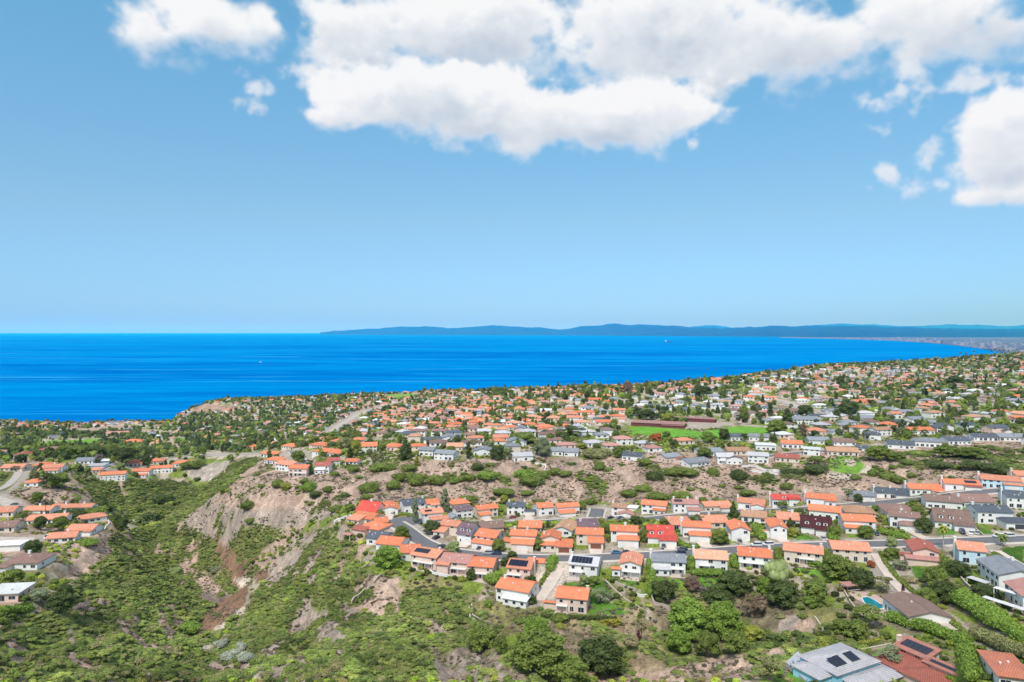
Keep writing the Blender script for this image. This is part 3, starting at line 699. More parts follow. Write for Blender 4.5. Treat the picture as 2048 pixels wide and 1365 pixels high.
def garage(parent, x, y, w, mat=None, h=2.2, rz=0.0):
    def g():
        m = MB(); m.box(-w / 2, w / 2, -.03, .03, 0, h)
        for i in range(1, 4): m.box(-w / 2 + .05, w / 2 - .05, -.045, -.03, h * i / 4 - .22, h * i / 4 + .22 - .06)
        return m.mesh('garage_door', mat or M_GAR)
    return child('garage_door', share(('g', round(w, 1), (mat or M_GAR).name), g), parent, (x, y, 0), rz)
def volume(wall, x0, x1, y0, y1, h, roof, pitch=.30, over=.55, zb=-3.0):
    """adds the walls of one block and returns its roof as a mesh collector and its height function"""
    cx, cy = (x0 + x1) / 2, (y0 + y1) / 2; X0, X1, Y0, Y1 = x0 - over, x1 + over, y0 - over, y1 + over; t = .22; r = MB(); o = over * pitch
    if roof == 'gx':
        rz = (y1 - y0) / 2 * pitch; zf = lambda x, y: h + rz - abs(y - cy) * pitch
        for x, xx in ((x0, x1),):
            b = len(wall.v)
            wall.v += [(x0, y0, zb), (x1, y0, zb), (x1, y1, zb), (x0, y1, zb), (x0, y0, h), (x1, y0, h), (x1, y1, h), (x0, y1, h), (x0, cy, h + rz), (x1, cy, h + rz)]
            for q in ((0, 1, 5, 4), (2, 3, 7, 6), (1, 2, 6, 9, 5), (3, 0, 4, 8, 7)): wall.f.append(tuple(b + i for i in q)); wall.m.append(0)
        hr = h + rz + t; he = h - o + t
        r.slab([(X0, Y0, he), (X1, Y0, he), (X1, cy, hr), (X0, cy, hr)], t); r.slab([(X0, cy, hr), (X1, cy, hr), (X1, Y1, he), (X0, Y1, he)], t)
        r.box(X0, X1, cy - .14, cy + .14, hr - .05, hr + .09)
    elif roof == 'gy':
        rz = (x1 - x0) / 2 * pitch; zf = lambda x, y: h + rz - abs(x - cx) * pitch
        b = len(wall.v)
        wall.v += [(x0, y0, zb), (x1, y0, zb), (x1, y1, zb), (x0, y1, zb), (x0, y0, h), (x1, y0, h), (x1, y1, h), (x0, y1, h), (cx, y0, h + rz), (cx, y1, h + rz)]
        for q in ((0, 1, 5, 8, 4), (2, 3, 7, 9, 6), (1, 2, 6, 5), (3, 0, 4, 7)): wall.f.append(tuple(b + i for i in q)); wall.m.append(0)
        hr = h + rz + t; he = h - o + t
        r.slab([(X0, Y0, he), (cx, Y0, hr), (cx, Y1, hr), (X0, Y1, he)], t); r.slab([(cx, Y0, hr), (X1, Y0, he), (X1, Y1, he), (cx, Y1, hr)], t)
        r.box(cx - .14, cx + .14, Y0, Y1, hr - .05, hr + .09)
    elif roof == 'hip':
        wall.box(x0, x1, y0, y1, zb, h); s = min(X1 - X0, Y1 - Y0) / 2; rz = s * pitch; e = h + t
        zf = lambda x, y: h + pitch * min(x - X0, X1 - x, y - Y0, Y1 - y)
        a, b_ = ((X0 + s, cy), (X1 - s, cy)) if X1 - X0 >= Y1 - Y0 else ((cx, Y0 + s), (cx, Y1 - s))
        A = (a[0], a[1], e + rz); B = (b_[0], b_[1], e + rz); k = [(X0, Y0, e), (X1, Y0, e), (X1, Y1, e), (X0, Y1, e)]
        if X1 - X0 >= Y1 - Y0: fs = [(k[0], k[1], B, A), (k[1], k[2], B), (k[2], k[3], A, B), (k[3], k[0], A)]
        else: fs = [(k[0], k[1], A), (k[1], k[2], B, A), (k[2], k[3], B), (k[3], k[0], A, B)]
        for f in fs: r.quad(*f)
        r.quad(*[(p[0], p[1], h) for p in reversed(k)])
        for i in range(4):
            p, q = k[i], k[(i + 1) % 4]; r.quad((p[0], p[1], h), (q[0], q[1], h), q, p)
    elif roof == 'flat':
        wall.box(x0, x1, y0, y1, zb, h); zf = lambda x, y: h + .25; r.box(X0, X1, Y0, Y1, h, h + .25)
    elif roof == 'shed':                           # low edge in front
        rz = (y1 - y0) * pitch; zf = lambda x, y: h + (y - y0) * pitch
        b = len(wall.v); wall.v += [(x0, y0, zb), (x1, y0, zb), (x1, y1, zb), (x0, y1, zb), (x0, y0, h), (x1, y0, h), (x1, y1, h + rz), (x0, y1, h + rz)]
        for q in ((0, 1, 5, 4), (2, 3, 7, 6), (1, 2, 6, 5), (3, 0, 4, 7)): wall.f.append(tuple(b + i for i in q)); wall.m.append(0)
        r.slab([(X0, Y0, h - o + t), (X1, Y0, h - o + t), (X1, Y1, h + rz + o + t), (X0, Y1, h + rz + o + t)], t)
    return r, zf
HOUSES = []
M_DECK2 = simple('patio paving', (.60, .48, .42), .9, .12)
def vent_mesh():
    m = MB(); m.box(-.22, .22, -.22, .22, 0, .35); m.box(-.3, .3, -.3, .3, .35, .42); return m.mesh('roof_vent', M_TRIM)
def make_house(cx, cy, z, rz, w, d, h, roof, rc, wc, label, group, cat='house', name='house', wings=(), chim=(), solar=(), dorm=(), gar=None, win=True, pitch=.30, fancy=True, side=True, seed=0, winrows=None, big=False, balc=None):
    """origin at the middle of the front wall's foot; the front faces local -y"""
    rr = random.Random(seed + int(cx * 7) + int(cy * 13))
    root = empty(name, (cx, cy, z), rz); tag(root, label, cat, group)
    wall = MB(); r, zf = volume(wall, -w / 2, w / 2, 0, d, h, roof, pitch)
    roofs = [(r, rc)]; X0 = -w / 2
    covered = []
    WZ = []
    for g in wings:
        u0, u1, df, hh, rf, rcc = g[:6]; opt = g[6] if len(g) > 6 else ''
        a, b = X0 + u0 * w, X0 + u1 * w; back = .4 if hh > h - .2 or df > 0 else 0
        if 'b' in opt: y0, y1 = d - .2, d + df                    # a wing at the back
        else: y0, y1 = -df, 1.6
        if 's' in opt: y0, y1 = max(0.6, d * .15), d * .85         # a wing at the side
        wr, wz = volume(wall, a, b, y0, y1, hh, rf, .26 if rf != 'shed' else .2)
        roofs.append((wr, rcc)); WZ.append((wz, y0, y1, .26 if rf != 'shed' else .2))
        if 'g' in opt or 'k' in opt or 'd' in opt:
            gw = min(4.9, (b - a) * .78); garage(root, (a + b) / 2, y0 - .035, round(gw, 1), M_BROWNG if 'k' in opt else M_DARKG if 'd' in opt else None)
        elif 'n' not in opt and 'b' not in opt:
            n = max(1, int((b - a) / 3.2))
            for i in range(n): window(root, a + (i + .5) * (b - a) / n, y0 - .01, .9, 1.3, 1.1, simple_=not fancy)
        if 'b' not in opt and 's' not in opt: covered.append((a, b, hh))
    wall.build('wall', WC[wc], root)
    for mbr, c in roofs: mbr.build('roof', RC[c], root)
    if win:
        rows = winrows if winrows is not None else ([.95, 3.65] if h > 4.5 else [.95])
        n = max(2, int(w / (3.3 if fancy else 4.2)))
        for zi in rows:
            for i in range(n):
                x = X0 + (i + .5 + rr.uniform(-.12, .12)) * w / n
                if any(a - .9 < x < b + .9 and zi < hh + 1.0 for a, b, hh in covered): continue
                if rr.random() < .12: continue
                ww = rr.choice([1.1, 1.4, 1.8, 2.2] if zi < 2 or big else [1.0, 1.3, 1.7]); hh_ = rr.choice([1.1, 1.3]) if zi > 2 else rr.choice([1.2, 1.9])
                window(root, x, -.01, zi - (.5 if hh_ > 1.5 else 0), ww, hh_, simple_=not fancy)
        if side:
            for sgn in (-1, 1):
                for zi in rows:
                    for yy in ((.3, .68) if fancy else (.5,)):
                        if rr.random() < .3: continue
                        window(root, sgn * (w / 2 + .01), d * yy, zi, 1.1, 1.1, rz=sgn * math.pi / 2, simple_=not fancy)
    if gar is not None: garage(root, X0 + gar * w, -.035, 4.8 if w > 11 else round(w * .6, 1))
    for c in chim:
        u, v = c if isinstance(c, tuple) else (c, .5)
        x, y = X0 + u * w, d * v; zt = zf(x, y)
        if u < 0.02 or u > .98:                                   # stands against the gable wall from the ground up
            m = MB(); m.box(-.45, .45, -.8, .8, -zt - 3, 1.5); m.box(-.55, .55, -.9, .9, 1.5, 1.68)
        else: m = MB(); m.box(-.5, .5, -.4, .4, -1.0, 1.3); m.box(-.6, .6, -.5, .5, 1.3, 1.45)
        m.build('chimney', WC['white' if wc in ('white', 'blue', 'sky') else wc], root, (x + (-.45 if u < .02 else .45 if u > .98 else 0), y, zt))
    for q_ in solar:                                              # v runs from the front eave to the ridge; a seventh value picks a wing
        (u0, u1, v0, v1, nx, ny) = q_[:6]; zq, ys, pit = zf, 0, pitch
        a, b = X0 + u0 * w, X0 + u1 * w; half = d / 2 if roof in ('gx', 'hip') else d
        if len(q_) > 6: zq, ys, y1_, pit = WZ[q_[6]]; half = y1_ - ys
        pw, pl = (b - a) / nx, (v1 - v0) * half / ny; sl = math.atan(pit) if roof in ('gx', 'shed', 'hip') else 0
        def sp_():
            m = MB(); m.box(-pw / 2 + .04, pw / 2 - .04, -pl / 2 / math.cos(sl) + .04, pl / 2 / math.cos(sl) - .04, 0, .06); return m.mesh('solar_panel', M_SOLAR)
        me = share(('s', round(pw, 2), round(pl, 2), round(sl, 2)), sp_)
        for i in range(nx):
            for j in range(ny):
                x, y = a + (i + .5) * pw, ys + v0 * half + (j + .5) * pl; o = child('solar_panel', me, root, (x, y, zq(x, y) + .32)); o.rotation_euler = (sl, 0, 0)
    if fancy and not big and not solar:                                         # vents on the roof
        for _ in range(rr.randint(1, 3)):
            vx, vy = X0 + w * rr.uniform(.2, .8), d * rr.uniform(.12, .42); o_ = child('roof_vent', share('vent', vent_mesh), root, (vx, vy, zf(vx, vy) + .2))
    if balc:
        a, b = X0 + balc[0] * w, X0 + balc[1] * w; m = MB(); m.box(a, b, -1.7, 0, 2.62, 2.78)
        for t_ in range(int((b - a) / 3) + 1): xx_ = a + .1 + (b - a - .2) * t_ / max(1, int((b - a) / 3)); m.box(xx_ - .09, xx_ + .09, -1.62, -1.44, -1.5, 2.62)
        m.build('balcony', M_TRIM, root); m = MB(); m.box(a, b, -1.7, -1.64, 3.55, 3.65)
        for t_ in range(int((b - a) / .5)): m.box(a + t_ * .5, a + t_ * .5 + .06, -1.69, -1.65, 2.78, 3.55)
        m.build('railing', M_TRIM, root); m = MB(); m.box(a - .5, b + .5, -3.6, 0, -2, .06); m.build('patio', M_DECK2, root)
    for u in dorm:
        x, y = X0 + u * w, d * .10; z0 = zf(x, y)
        m = MB(); rd, _ = volume(m, -.95, .95, 0, 3.0, 1.5, 'gy', .25, .2, zb=-.4)
        dm = m.build('dormer', WC['white'], root, (x, y, z0)); rd.build('roof', RC[rc], dm); window(dm, 0, -.01, .35, .9, .9, simple_=True)
    HOUSES.append((root, cx, cy, w, d, rz)); return root

SPECS = []
def HW(x, y, deg, w, d, h, roof, rc, wc, label, group, **k):
    """a house given by its front left corner on the ground plan and its turn"""
    rz = R(deg); cc, ss = math.cos(rz), math.sin(rz); cx, cy = x + cc * w / 2, y + ss * w / 2; z = float(gz(cx - ss * d / 2, cy + cc * d / 2))
    SPECS.append(dict(cx=cx, cy=cy, z=z, rz=rz, w=w, d=d, h=h, roof=roof, rc=rc, wc=wc, label=label, group=group, **k)); PADS.append((cx - ss * d / 2, cy + cc * d / 2, w + 1, d + 1, rz, z))
def H(x0, y0, x1, y1, d, h, roof, rc, wc, label, group='houses of the near streets', **k):
    a, b = hit(x0, y0), hit(x1, y1)
    if k.pop('level', True) and abs(b.y - a.y) > .45 * abs(b.x - a.x):     # a grazing corner: keep the angle gentle
        y = (a.y + b.y) / 2; dy = .45 * abs(b.x - a.x) * (1 if b.y > a.y else -1) / 2
        a = Vector(((x0 - 1024) / F * (y - dy), y - dy, a.z)); b = Vector(((x1 - 1024) / F * (y + dy), y + dy, b.z))
    c = (a + b) / 2; w = math.hypot(b.x - a.x, b.y - a.y); rz = math.atan2(b.y - a.y, b.x - a.x)
    z = HCAM - ((y0 + y1) / 2 - HZ) / F * c.y
    SPECS.append(dict(cx=c.x, cy=c.y, z=z, rz=rz, w=w, d=d, h=h, roof=roof, rc=rc, wc=wc, label=label, group=group, **k))
    cc, ss = math.cos(rz), math.sin(rz); df = max([0] + [g[2] for g in k.get('wings', ()) if len(g) < 7 or 'b' not in g[6]])
    mid = (d - df) / 2; PADS.append((c.x - ss * mid, c.y + cc * mid, w + 1, d + df + 1, rz, z))
# ------------------------------------------------------------------ every house the photograph lets one tell apart
# --- far side of the upper street, from the turning circle eastwards
H(712, 1036, 750, 1034, 12, 3.2, 'gx', 'red', 'white', 'steep bright red roofed house behind the turning circle at the west tip', pitch=.75, chim=[.5], gar=None)
H(762, 1029, 796, 1028, 13, 3.0, 'gy', 'orange', 'white', 'white gable-fronted garage house with orange roof right beside the turning circle', gar=.5, win=False)
H(808, 1027, 851, 1025, 11, 5.2, 'gx', 'slate', 'white', 'slate grey roofed white house on the loop, first grey roof from the turning circle', chim=[.97])
H(853, 1017, 879, 1016, 10, 3.0, 'gx', 'orange', 'white', 'low orange roofed house just left of the tall grey-green tree', wings=[(.3, 1, 3, 2.7, 'gx', 'salmon')])
H(905, 1019, 940, 1018, 12, 3.4, 'hip', 'orange', 'cream', 'small hipped orange roof just right of the tall grey-green tree', chim=[.9])
H(914, 1036, 945, 1035, 9, 4.6, 'gx', 'mauve', 'white', 'white two-storey house with dark violet-grey roof, below the hipped orange one')
H(845, 1049, 886, 1042, 9, 5.2, 'gx', 'salmon', 'white', 'white house with salmon roof and roof panels on the inner side of the loop', solar=[(.15, .5, .3, .7, 3, 1)], wings=[(.35, 1.15, 5, 2.8, 'gx', 'salmon')])
H(903, 1050, 917, 1047, 8, 3.2, 'gy', 'grey', 'cream', 'narrow grey-green gabled garage house between the two loops of the street', pitch=.5, gar=None)
H(957, 1036, 996, 1034, 10, 5.4, 'gx', 'orange', 'cream', 'cream house with vermilion two-step roof and lower left wing on the upper street', wings=[(0, .55, 3.5, 2.8, 'shed', 'orange', 'g')], chim=[.98])
H(1014, 1030, 1050, 1029, 10, 5.2, 'gx', 'slate', 'white', 'white house with green-grey roof beside a bare pale tree on the upper street', chim=[.97, .1], wings=[(1.0, 1.55, 2, 2.8, 'gx', 'slate', 'g')])
H(1078, 1033, 1107, 1030, 12, 5.2, 'gx', 'orange', 'white', 'white two-storey house with plain orange roof, a palm standing off its right side', pitch=.26)
H(1116, 1032, 1159, 1030, 9, 5.4, 'gx', 'orange', 'white', 'white house with red front door and orange-roofed garage wing, last before the cross street', wings=[(0, .72, 4.5, 2.8, 'shed', 'orange', 'g')])
H(1223, 1032, 1251, 1033, 9, 5.4, 'gx', 'tan', 'white', 'white house with tan-pink roof and pyramid-roofed garage, first east of the cross street', wings=[(.55, 1.75, 6, 2.9, 'gy', 'rose', 'g'), (.95, 1.75, 0, 5.4, 'flat', 'white', 's')], chim=[.02])
H(1283, 1027, 1332, 1030, 10, 5.4, 'gx', 'orange', 'white', 'white house with vermilion roof and open red patio in front', wings=[(.5, .98, 2.5, 3.0, 'shed', 'orange')])
H(1347, 1026, 1397, 1028, 10, 5.6, 'gx', 'rose', 'white', 'white house with parapets, pale pink roof and two solar arrays', wings=[(.55, 1.0, 4.5, 2.9, 'shed', 'rose', 'g')], solar=[(.05, .38, .3, .8, 3, 2)], chim=[0.05, .62, .97])
H(1411, 1022, 1463, 1025, 10, 3.4, 'gx', 'salmon', 'cream', 'wide cream house with salmon roof and arched door, left of the dark conifer', wings=[(.55, .98, 2.5, 2.8, 'gx', 'salmon', 'g')])
H(1476, 1017, 1529, 1020, 11, 3.6, 'gx', 'salmon', 'white', 'white house with salmon roof and small front gable, right of the dark conifer', wings=[(.5, .98, 3, 3.0, 'gy', 'salmon', 'g')], chim=[0])
H(1545, 1010, 1599, 1014, 11, 3.8, 'gx', 'red', 'white', 'white house with bright red roof and arched dormer window on the upper street', wings=[(.6, 1, 1.5, 4.6, 'gx', 'red')], dorm=[.45], chim=[0])
H(1613, 1010, 1671, 1012, 11, 3.8, 'gx', 'orange', 'white', 'wide white house with smooth orange roof, left of the pale-barked trees', chim=[0], wings=[(.65, 1, 1.5, 3.2, 'shed', 'orange')])
H(1712, 1003, 1750, 1005, 11, 3.4, 'gx', 'grey', 'white', 'white house with plain grey roof, right of the pale-barked trees', gar=.6)
H(1754, 996, 1817, 1000, 12, 3.4, 'gx', 'slate', 'white', 'long slate-blue roofed house with pink garage and tall white chimney', chim=[0, .5], wings=[(.6, 1, 1.5, 2.8, 'shed', 'slate', 'g')])
H(1820, 989, 1892, 991, 12, 3.4, 'gx', 'orange', 'white', 'long vermilion roofed house with a yellow entrance screen', chim=[0], wings=[(.6, 1, 2, 2.8, 'shed', 'orange', 'g')])
H(1890, 981, 1962, 981, 11, 3.6, 'gx', 'orange', 'white', 'white house whose garage roof carries a pale grid of glass tubes', chim=[0], wings=[(.55, 1, 1.5, 2.8, 'shed', 'brick', 'g')], solar=[(.58, .92, .25, .8, 6, 1)])
H(1963, 975, 2044, 981, 12, 5.0, 'gx', 'salmon', 'blue', 'large house with pale salmon roof and light blue entrance on the upper street', chim=[0], wings=[(.55, 1, 2.5, 3.2, 'shed', 'salmon', 'g')])
H(2034, 966, 2085, 968, 12, 4.6, 'gx', 'salmon', 'cream', 'cream house with white corner chimney cut by the frame, above the pale salmon roofed one', chim=[0])
# --- near side of the upper street: their roofs are seen against it
GB = 'houses between the two streets'
H(963, 1069, 1008, 1066, 11, 2.9, 'gx', 'umber', 'cream', 'low dark brown-grey roof between the loop and the upper street', GB)
H(1038, 1067, 1082, 1066, 11, 2.9, 'gx', 'orange', 'cream', 'plain low vermilion roof behind a clipped hedge row', GB, chim=[.2])
H(1106, 1071, 1143, 1073, 14, 2.9, 'gy', 'tan', 'white', 'white gabled house with wide tan tiled roof, west of the cross street', GB, pitch=.36)
H(1157, 1066, 1197, 1066, 14, 2.9, 'hip', 'mauve', 'cream', 'rounded violet-brown hipped roof at the cross street corner', GB, chim=[.15])
H(1345, 1063, 1388, 1061, 15, 2.9, 'hip', 'salmon', 'cream', 'large hipped salmon roof beside a white chimney, south of the upper street', GB, chim=[(.04, .6)])
H(1410, 1058, 1457, 1056, 13, 2.9, 'gx', 'salmon', 'cream', 'wide plain salmon roof below a white flowering hedge', GB, chim=[.35])
H(1483, 1044, 1532, 1048, 12, 3.0, 'gx', 'tan', 'white', 'white house with dull straw-tan roof, right of the dark conifer', GB, chim=[.1])
H(1556, 1051, 1598, 1052, 13, 3.0, 'gx', 'salmon', 'white', 'salmon roofed house with white pot chimney beside the maroon-roofed one', GB, chim=[.75])
H(1618, 1037, 1681, 1041, 11, 4.2, 'gx', 'orange', 'white', 'white house with bright orange roof backing onto the maroon-roofed one', GB)
H(1691, 1037, 1752, 1039, 14, 3.0, 'hip', 'tan', 'white', 'low tan-brown hipped roof right of a round garden tree', GB)
H(1775, 1041, 1837, 1039, 17, 3.4, 'hip', 'brown', 'cream', 'big brown hipped roof behind the brown house with arched garage roof', GB)
H(1852, 1018, 1925, 1021, 13, 4.2, 'gx', 'umber', 'white', 'long white house with dark taupe roof backing onto the upper street', GB, chim=[.97])
H(1918, 1016, 1992, 1015, 16, 3.0, 'gx', 'brown', 'white', 'weathered brown roof with white gable behind the black-roofed house', GB)
H(2014, 1014, 2080, 1022, 13, 5.8, 'gx', 'slate', 'white', 'white two-storey house with blue-grey roof on a lawn bank at the east edge', GB, chim=[0])
# --- far side of the lower street
GN = 'houses on the upper side of the lower street'
H(880, 1068, 914, 1072, 9, 4.8, 'gx', 'salmon', 'cream', 'cream house with salmon roof and low garage wing opposite the big round tree', GN, wings=[(-.1, .5, 5, 2.6, 'shed', 'salmon')])
H(914, 1084, 942, 1092, 11, 4.8, 'gx', 'mauve', 'white', 'white house with steep dark violet roof, dormers and broad white gable', GN, pitch=.7, dorm=[.3, .75], gar=.6)
H(950, 1090, 990, 1098, 12, 4.8, 'gx', 'orange', 'white', 'white house with two-step vermilion roof and a dark car on its drive', GN, wings=[(.0, 1.0, 3.5, 2.6, 'shed', 'orange', 'g')])
H(1021, 1093, 1071, 1095, 9, 5.4, 'gx', 'orange', 'cream', 'cream house with long salmon-orange porch roof reaching past its left side', GN, wings=[(.1, .95, 4.5, 2.7, 'shed', 'orange', 'g'), (-.25, .15, 1.5, 2.6, 'shed', 'orange', 'n')], chim=[.12, .62])
H(1083, 1098, 1119, 1098, 10, 5.0, 'gy', 'orange', 'cream', 'cream house with front gable and wide orange garage roof over brown door', GN, wings=[(.0, .85, 3, 2.7, 'shed', 'orange'), (.85, 1.7, 5, 2.8, 'shed', 'orange', 'k')], chim=[.1])
H(1153, 1090, 1206, 1092, 10, 5.2, 'gx', 'orange', 'cream', 'vermilion roofed house with dark brown garage door and vine trellis', GN, wings=[(.45, 1.0, 5, 2.9, 'shed', 'orange', 'k')])
H(1222, 1084, 1275, 1086, 9, 5.4, 'gx', 'orange', 'white', 'white house with orange roof, garage wing and stair-stepped wall, left of the red dormer house', GN, wings=[(.25, 1.02, 5.5, 2.8, 'hip', 'orange', 'g')], chim=[.55])
H(1296, 1087, 1348, 1089, 11, 3.2, 'gx', 'red', 'white', 'bright red roofed house with two white dormers and white garage', GN, pitch=.72, dorm=[.16, .48], wings=[(.42, 1.06, 3.5, 2.8, 'shed', 'red', 'g')])
H(1366, 1076, 1421, 1077, 9, 5.4, 'gx', 'orange', 'white', 'white house with orange roof and arched garage wing, right of the red dormer house', GN, wings=[(.22, 1.04, 5.5, 2.8, 'hip', 'orange', 'g')], chim=[0])
H(1463, 1083, 1500, 1083, 13, 5.4, 'gy', 'orange', 'white', 'white house with red-edged front gable over a wide garage, dark car on its drive', GN, gar=.5, winrows=[3.65], wings=[(-.55, 0, -3, 3.0, 'gx', 'orange', 'n')], pitch=.36)
H(1541, 1078, 1574, 1079, 13, 5.4, 'gy', 'orange', 'white', 'white house with orange front gable over garage and brown entrance, next to the clipped hedge', GN, gar=.62, winrows=[3.65], wings=[(-.4, 0, -4, 3.0, 'gx', 'orange', 'n')], pitch=.34)
H(1602, 1066, 1662, 1072, 11, 3.2, 'gx', 'maroon', 'white', 'dark maroon roofed house with three white dormers and a skylight strip', GN, pitch=.72, dorm=[.2, .58, .82], wings=[(.5, 1.0, 2.5, 2.9, 'shed', 'maroon', 'g')])
H(1688, 1064, 1751, 1066, 11, 5.4, 'gx', 'orange', 'white', 'white house with big orange roof and lower orange roof step, round tree on its drive', GN, wings=[(0, .55, 3.0, 2.8, 'shed', 'orange')])
H(1780, 1056, 1840, 1057, 10, 5.4, 'gx', 'brown', 'white', 'white house with brown roof and curved brown garage roof', GN, wings=[(.3, 1.15, 6, 2.8, 'hip', 'brown', 'g')], chim=[(.45, .85)])
H(1870, 1056, 1944, 1062, 14, 3.4, 'gx', 'umber', 'white', 'broad taupe roofed house with two white dormers above a palm', GN, pitch=.62, dorm=[.18, .47], wings=[(.5, 1.05, 3, 2.9, 'shed', 'umber', 'g')])
H(1956, 1048, 2026, 1049, 12, 5.8, 'gx', 'slate', 'white', 'big white house with black roof and charcoal double garage doors', GN, wings=[(.55, 1.35, 8, 2.9, 'hip', 'slate', 'd')], chim=[0.02])
# --- near side of the lower street and the cul-de-sac
GS = 'houses on the slope side of the lower street'
H(704, 1049, 742, 1046, 12, 3.0, 'gx', 'orange', 'cream', 'orange roofed house at the cliff edge, nearest to the steep red roof', GS, wings=[(0, .6, 4, 2.8, 'shed', 'salmon')])
H(750, 1057, 775, 1055, 9, 2.9, 'gx', 'orange', 'cream', 'small square orange garage roof beside the turning circle', GS)
H(716, 1070, 757, 1068, 12, 2.9, 'hip', 'orange', 'pink', 'hipped orange-red roof with awning above the rocky garden', GS, wings=[(-.1, .5, 3, 2.6, 'shed', 'brick', 'n')])
H(733, 1094, 768, 1088, 11, 3.4, 'gx', 'slate', 'white', 'dark blue-grey roofed house squeezed between orange roofs at the cliff edge', GS, wings=[(.8, 1.3, -1, 2.8, 'gx', 'orange', 'n')])
H(752, 1104, 798, 1101, 12, 3.2, 'gx', 'orange', 'white', 'orange roofed white house just above the giant round tree', GS)
H(800, 1122, 838, 1119, 12, 3.4, 'gx', 'orange', 'white', 'orange roofed house partly hidden behind the giant round tree', GS)
H(822, 1131, 872, 1141, 11, 5.2, 'gx', 'salmon', 'pink', 'pink house with black solar array and white patio, right of the giant round tree', GS, solar=[(.02, .6, .3, .85, 5, 2)], chim=[.9], balc=(.1, .9))
H(880, 1144, 936, 1152, 12, 5.0, 'gx', 'rose', 'pink', 'pink house with rounded rose roof and stepped terrace', GS, wings=[(-.05, .35, 2.5, 4.4, 'shed', 'salmon', 'n')], balc=(.4, .95))
H(936, 1155, 985, 1162, 12, 5.4, 'gx', 'orange', 'pink', 'pink two-storey house with plain orange roof and small lawn, left of the bushy hedge', GS, balc=(.3, .9))
H(1014, 1158, 1060, 1166, 12, 5.4, 'gx', 'salmon', 'pink', 'pink house with large black solar array and orange rear wing', GS, solar=[(.02, .82, .15, .85, 6, 3)], wings=[(.6, 1.3, 5, 4.6, 'gx', 'orange', 'b')], chim=[1.0], balc=(.0, .62))
H(992, 1202, 1056, 1213, 12, 5.6, 'gx', 'orange', 'white', 'white house with vermilion roof and arcaded veranda, lowest on the slope', GS, wings=[(.28, 1.0, 2.2, 2.7, 'shed', 'white')], chim=[.1])
H(1112, 1224, 1173, 1227, 12, 5.6, 'gx', 'orange', 'pink', 'pink two-storey house with vermilion roof beside the olive tree lawn', GS, wings=[(-.42, 0, -1, 2.9, 'gx', 'orange', 'n')], chim=[.97], balc=(.02, .38))
H(1138, 1155, 1194, 1158, 12, 5.6, 'gx', 'pale', 'white', 'white house with pale roof and black solar array at the head of the long drive', GS, solar=[(.06, .80, .12, .85, 6, 3)], chim=[.02], balc=(.0, .5))
H(1240, 1152, 1281, 1158, 13, 5.6, 'gy', 'salmon', 'white', 'white house with apricot front gable, arched windows and green lawn terrace', GS, wings=[(-.38, .02, 1.0, 3.4, 'gx', 'orange')], pitch=.3, balc=(.1, 1.0))
H(1305, 1147, 1371, 1151, 11, 5.4, 'gx', 'grey', 'white', 'white house with weathered grey roof and row of dark arches', GS, wings=[(0, .5, 2.5, 2.8, 'shed', 'pale')], chim=[0], balc=(.55, .95))
H(1391, 1142, 1455, 1145, 12, 5.4, 'gx', 'peach', 'white', 'white house with pale apricot roof above a deep green hedge bank', GS, chim=[0], balc=(.1, .45))
H(1477, 1136, 1542, 1141, 12, 5.4, 'gx', 'orange', 'white', 'white house with orange roof and long white balcony, left of the willow', GS, chim=[.98], balc=(.05, .95))
H(1568, 1127, 1645, 1131, 11, 5.2, 'gx', 'salmon', 'cream', 'cream house with salmon roof and small lawn, right of the willow', GS, chim=[.97], balc=(.4, .8))
H(1666, 1120, 1742, 1128, 12, 5.0, 'gx', 'salmon', 'cream', 'cream house with salmon roof half hidden by the dark round tree', GS)
H(1826, 1126, 1878, 1131, 14, 5.2, 'gy', 'brick', 'pink', 'pink house with brick-red gable roof and covered porch', GS, wings=[(-.5, 0, 0, 3.2, 'gx', 'brick', 'n'), (-.3, 1.0, 3.0, 2.6, 'shed', 'rose', 'n')], pitch=.32)
H(1918, 1128, 1972, 1130, 12, 5.6, 'gx', 'salmon', 'blue', 'pale blue-white house with apricot roof behind a feathery tree', GS, chim=[0])
H(1955, 1149, 1998, 1180, 14, 5.8, 'gx', 'grey', 'white', 'big white house with dark grey roof and sun deck beside the blue parasol', GS, level=False, chim=[(.1, .8)], big=True, pitch=.28)
H(2010, 1196, 2046, 1222, 13, 5.4, 'gx', 'rose', 'white', 'white house with rose-brown roof and two long decks at the east edge', GS, level=False, big=True)
# --- the near hill at the bottom right
GH = 'houses on the near hill'
H(1766, 1220, 1818, 1256, 14, 4.4, 'gx', 'tilebrown', 'white', 'low house with taupe roof and white gable beside the swimming pool', GH, level=False, pitch=.24)
HW(90.3, 189.6, 26.7, 17.8, 12.5, 4.2, 'hip', 'tilegrey', 'sky', 'large pale blue house with light grey tiled hip roof and solar panels', GH, solar=[(.12, .38, .30, .85, 2, 1), (.50, .70, .30, .85, 2, 1)], wings=[(-.28, .12, -3, 3.4, 'hip', 'tilegrey', 's'), (.15, 1.15, 6, 2.4, 'hip', 'tilegrey')], pitch=.3, big=True)
H(1789, 1330, 1853, 1347, 6, 5.0, 'shed', 'tilerose', 'pink', 'terracotta-roofed house with two rows of five solar collectors', GH, level=False, solar=[(.08, .92, .22, .82, 5, 1), (1.1, 1.85, .22, .7, 5, 1, 1)], wings=[(0, 1.1, 8, 2.4, 'shed', 'tilebrick', 'n'), (1.0, 1.95, 1.0, 4.6, 'shed', 'tilerose', 'n'), (.75, 1.9, 9, 2.6, 'hip', 'tilebrick', 'n')], big=True, pitch=.2, chim=[.0])
H(1998, 1372, 2068, 1392, 14, 3.2, 'hip', 'tileorange', 'white', 'salmon hipped roof cut by the lower right corner of the photo', GH)
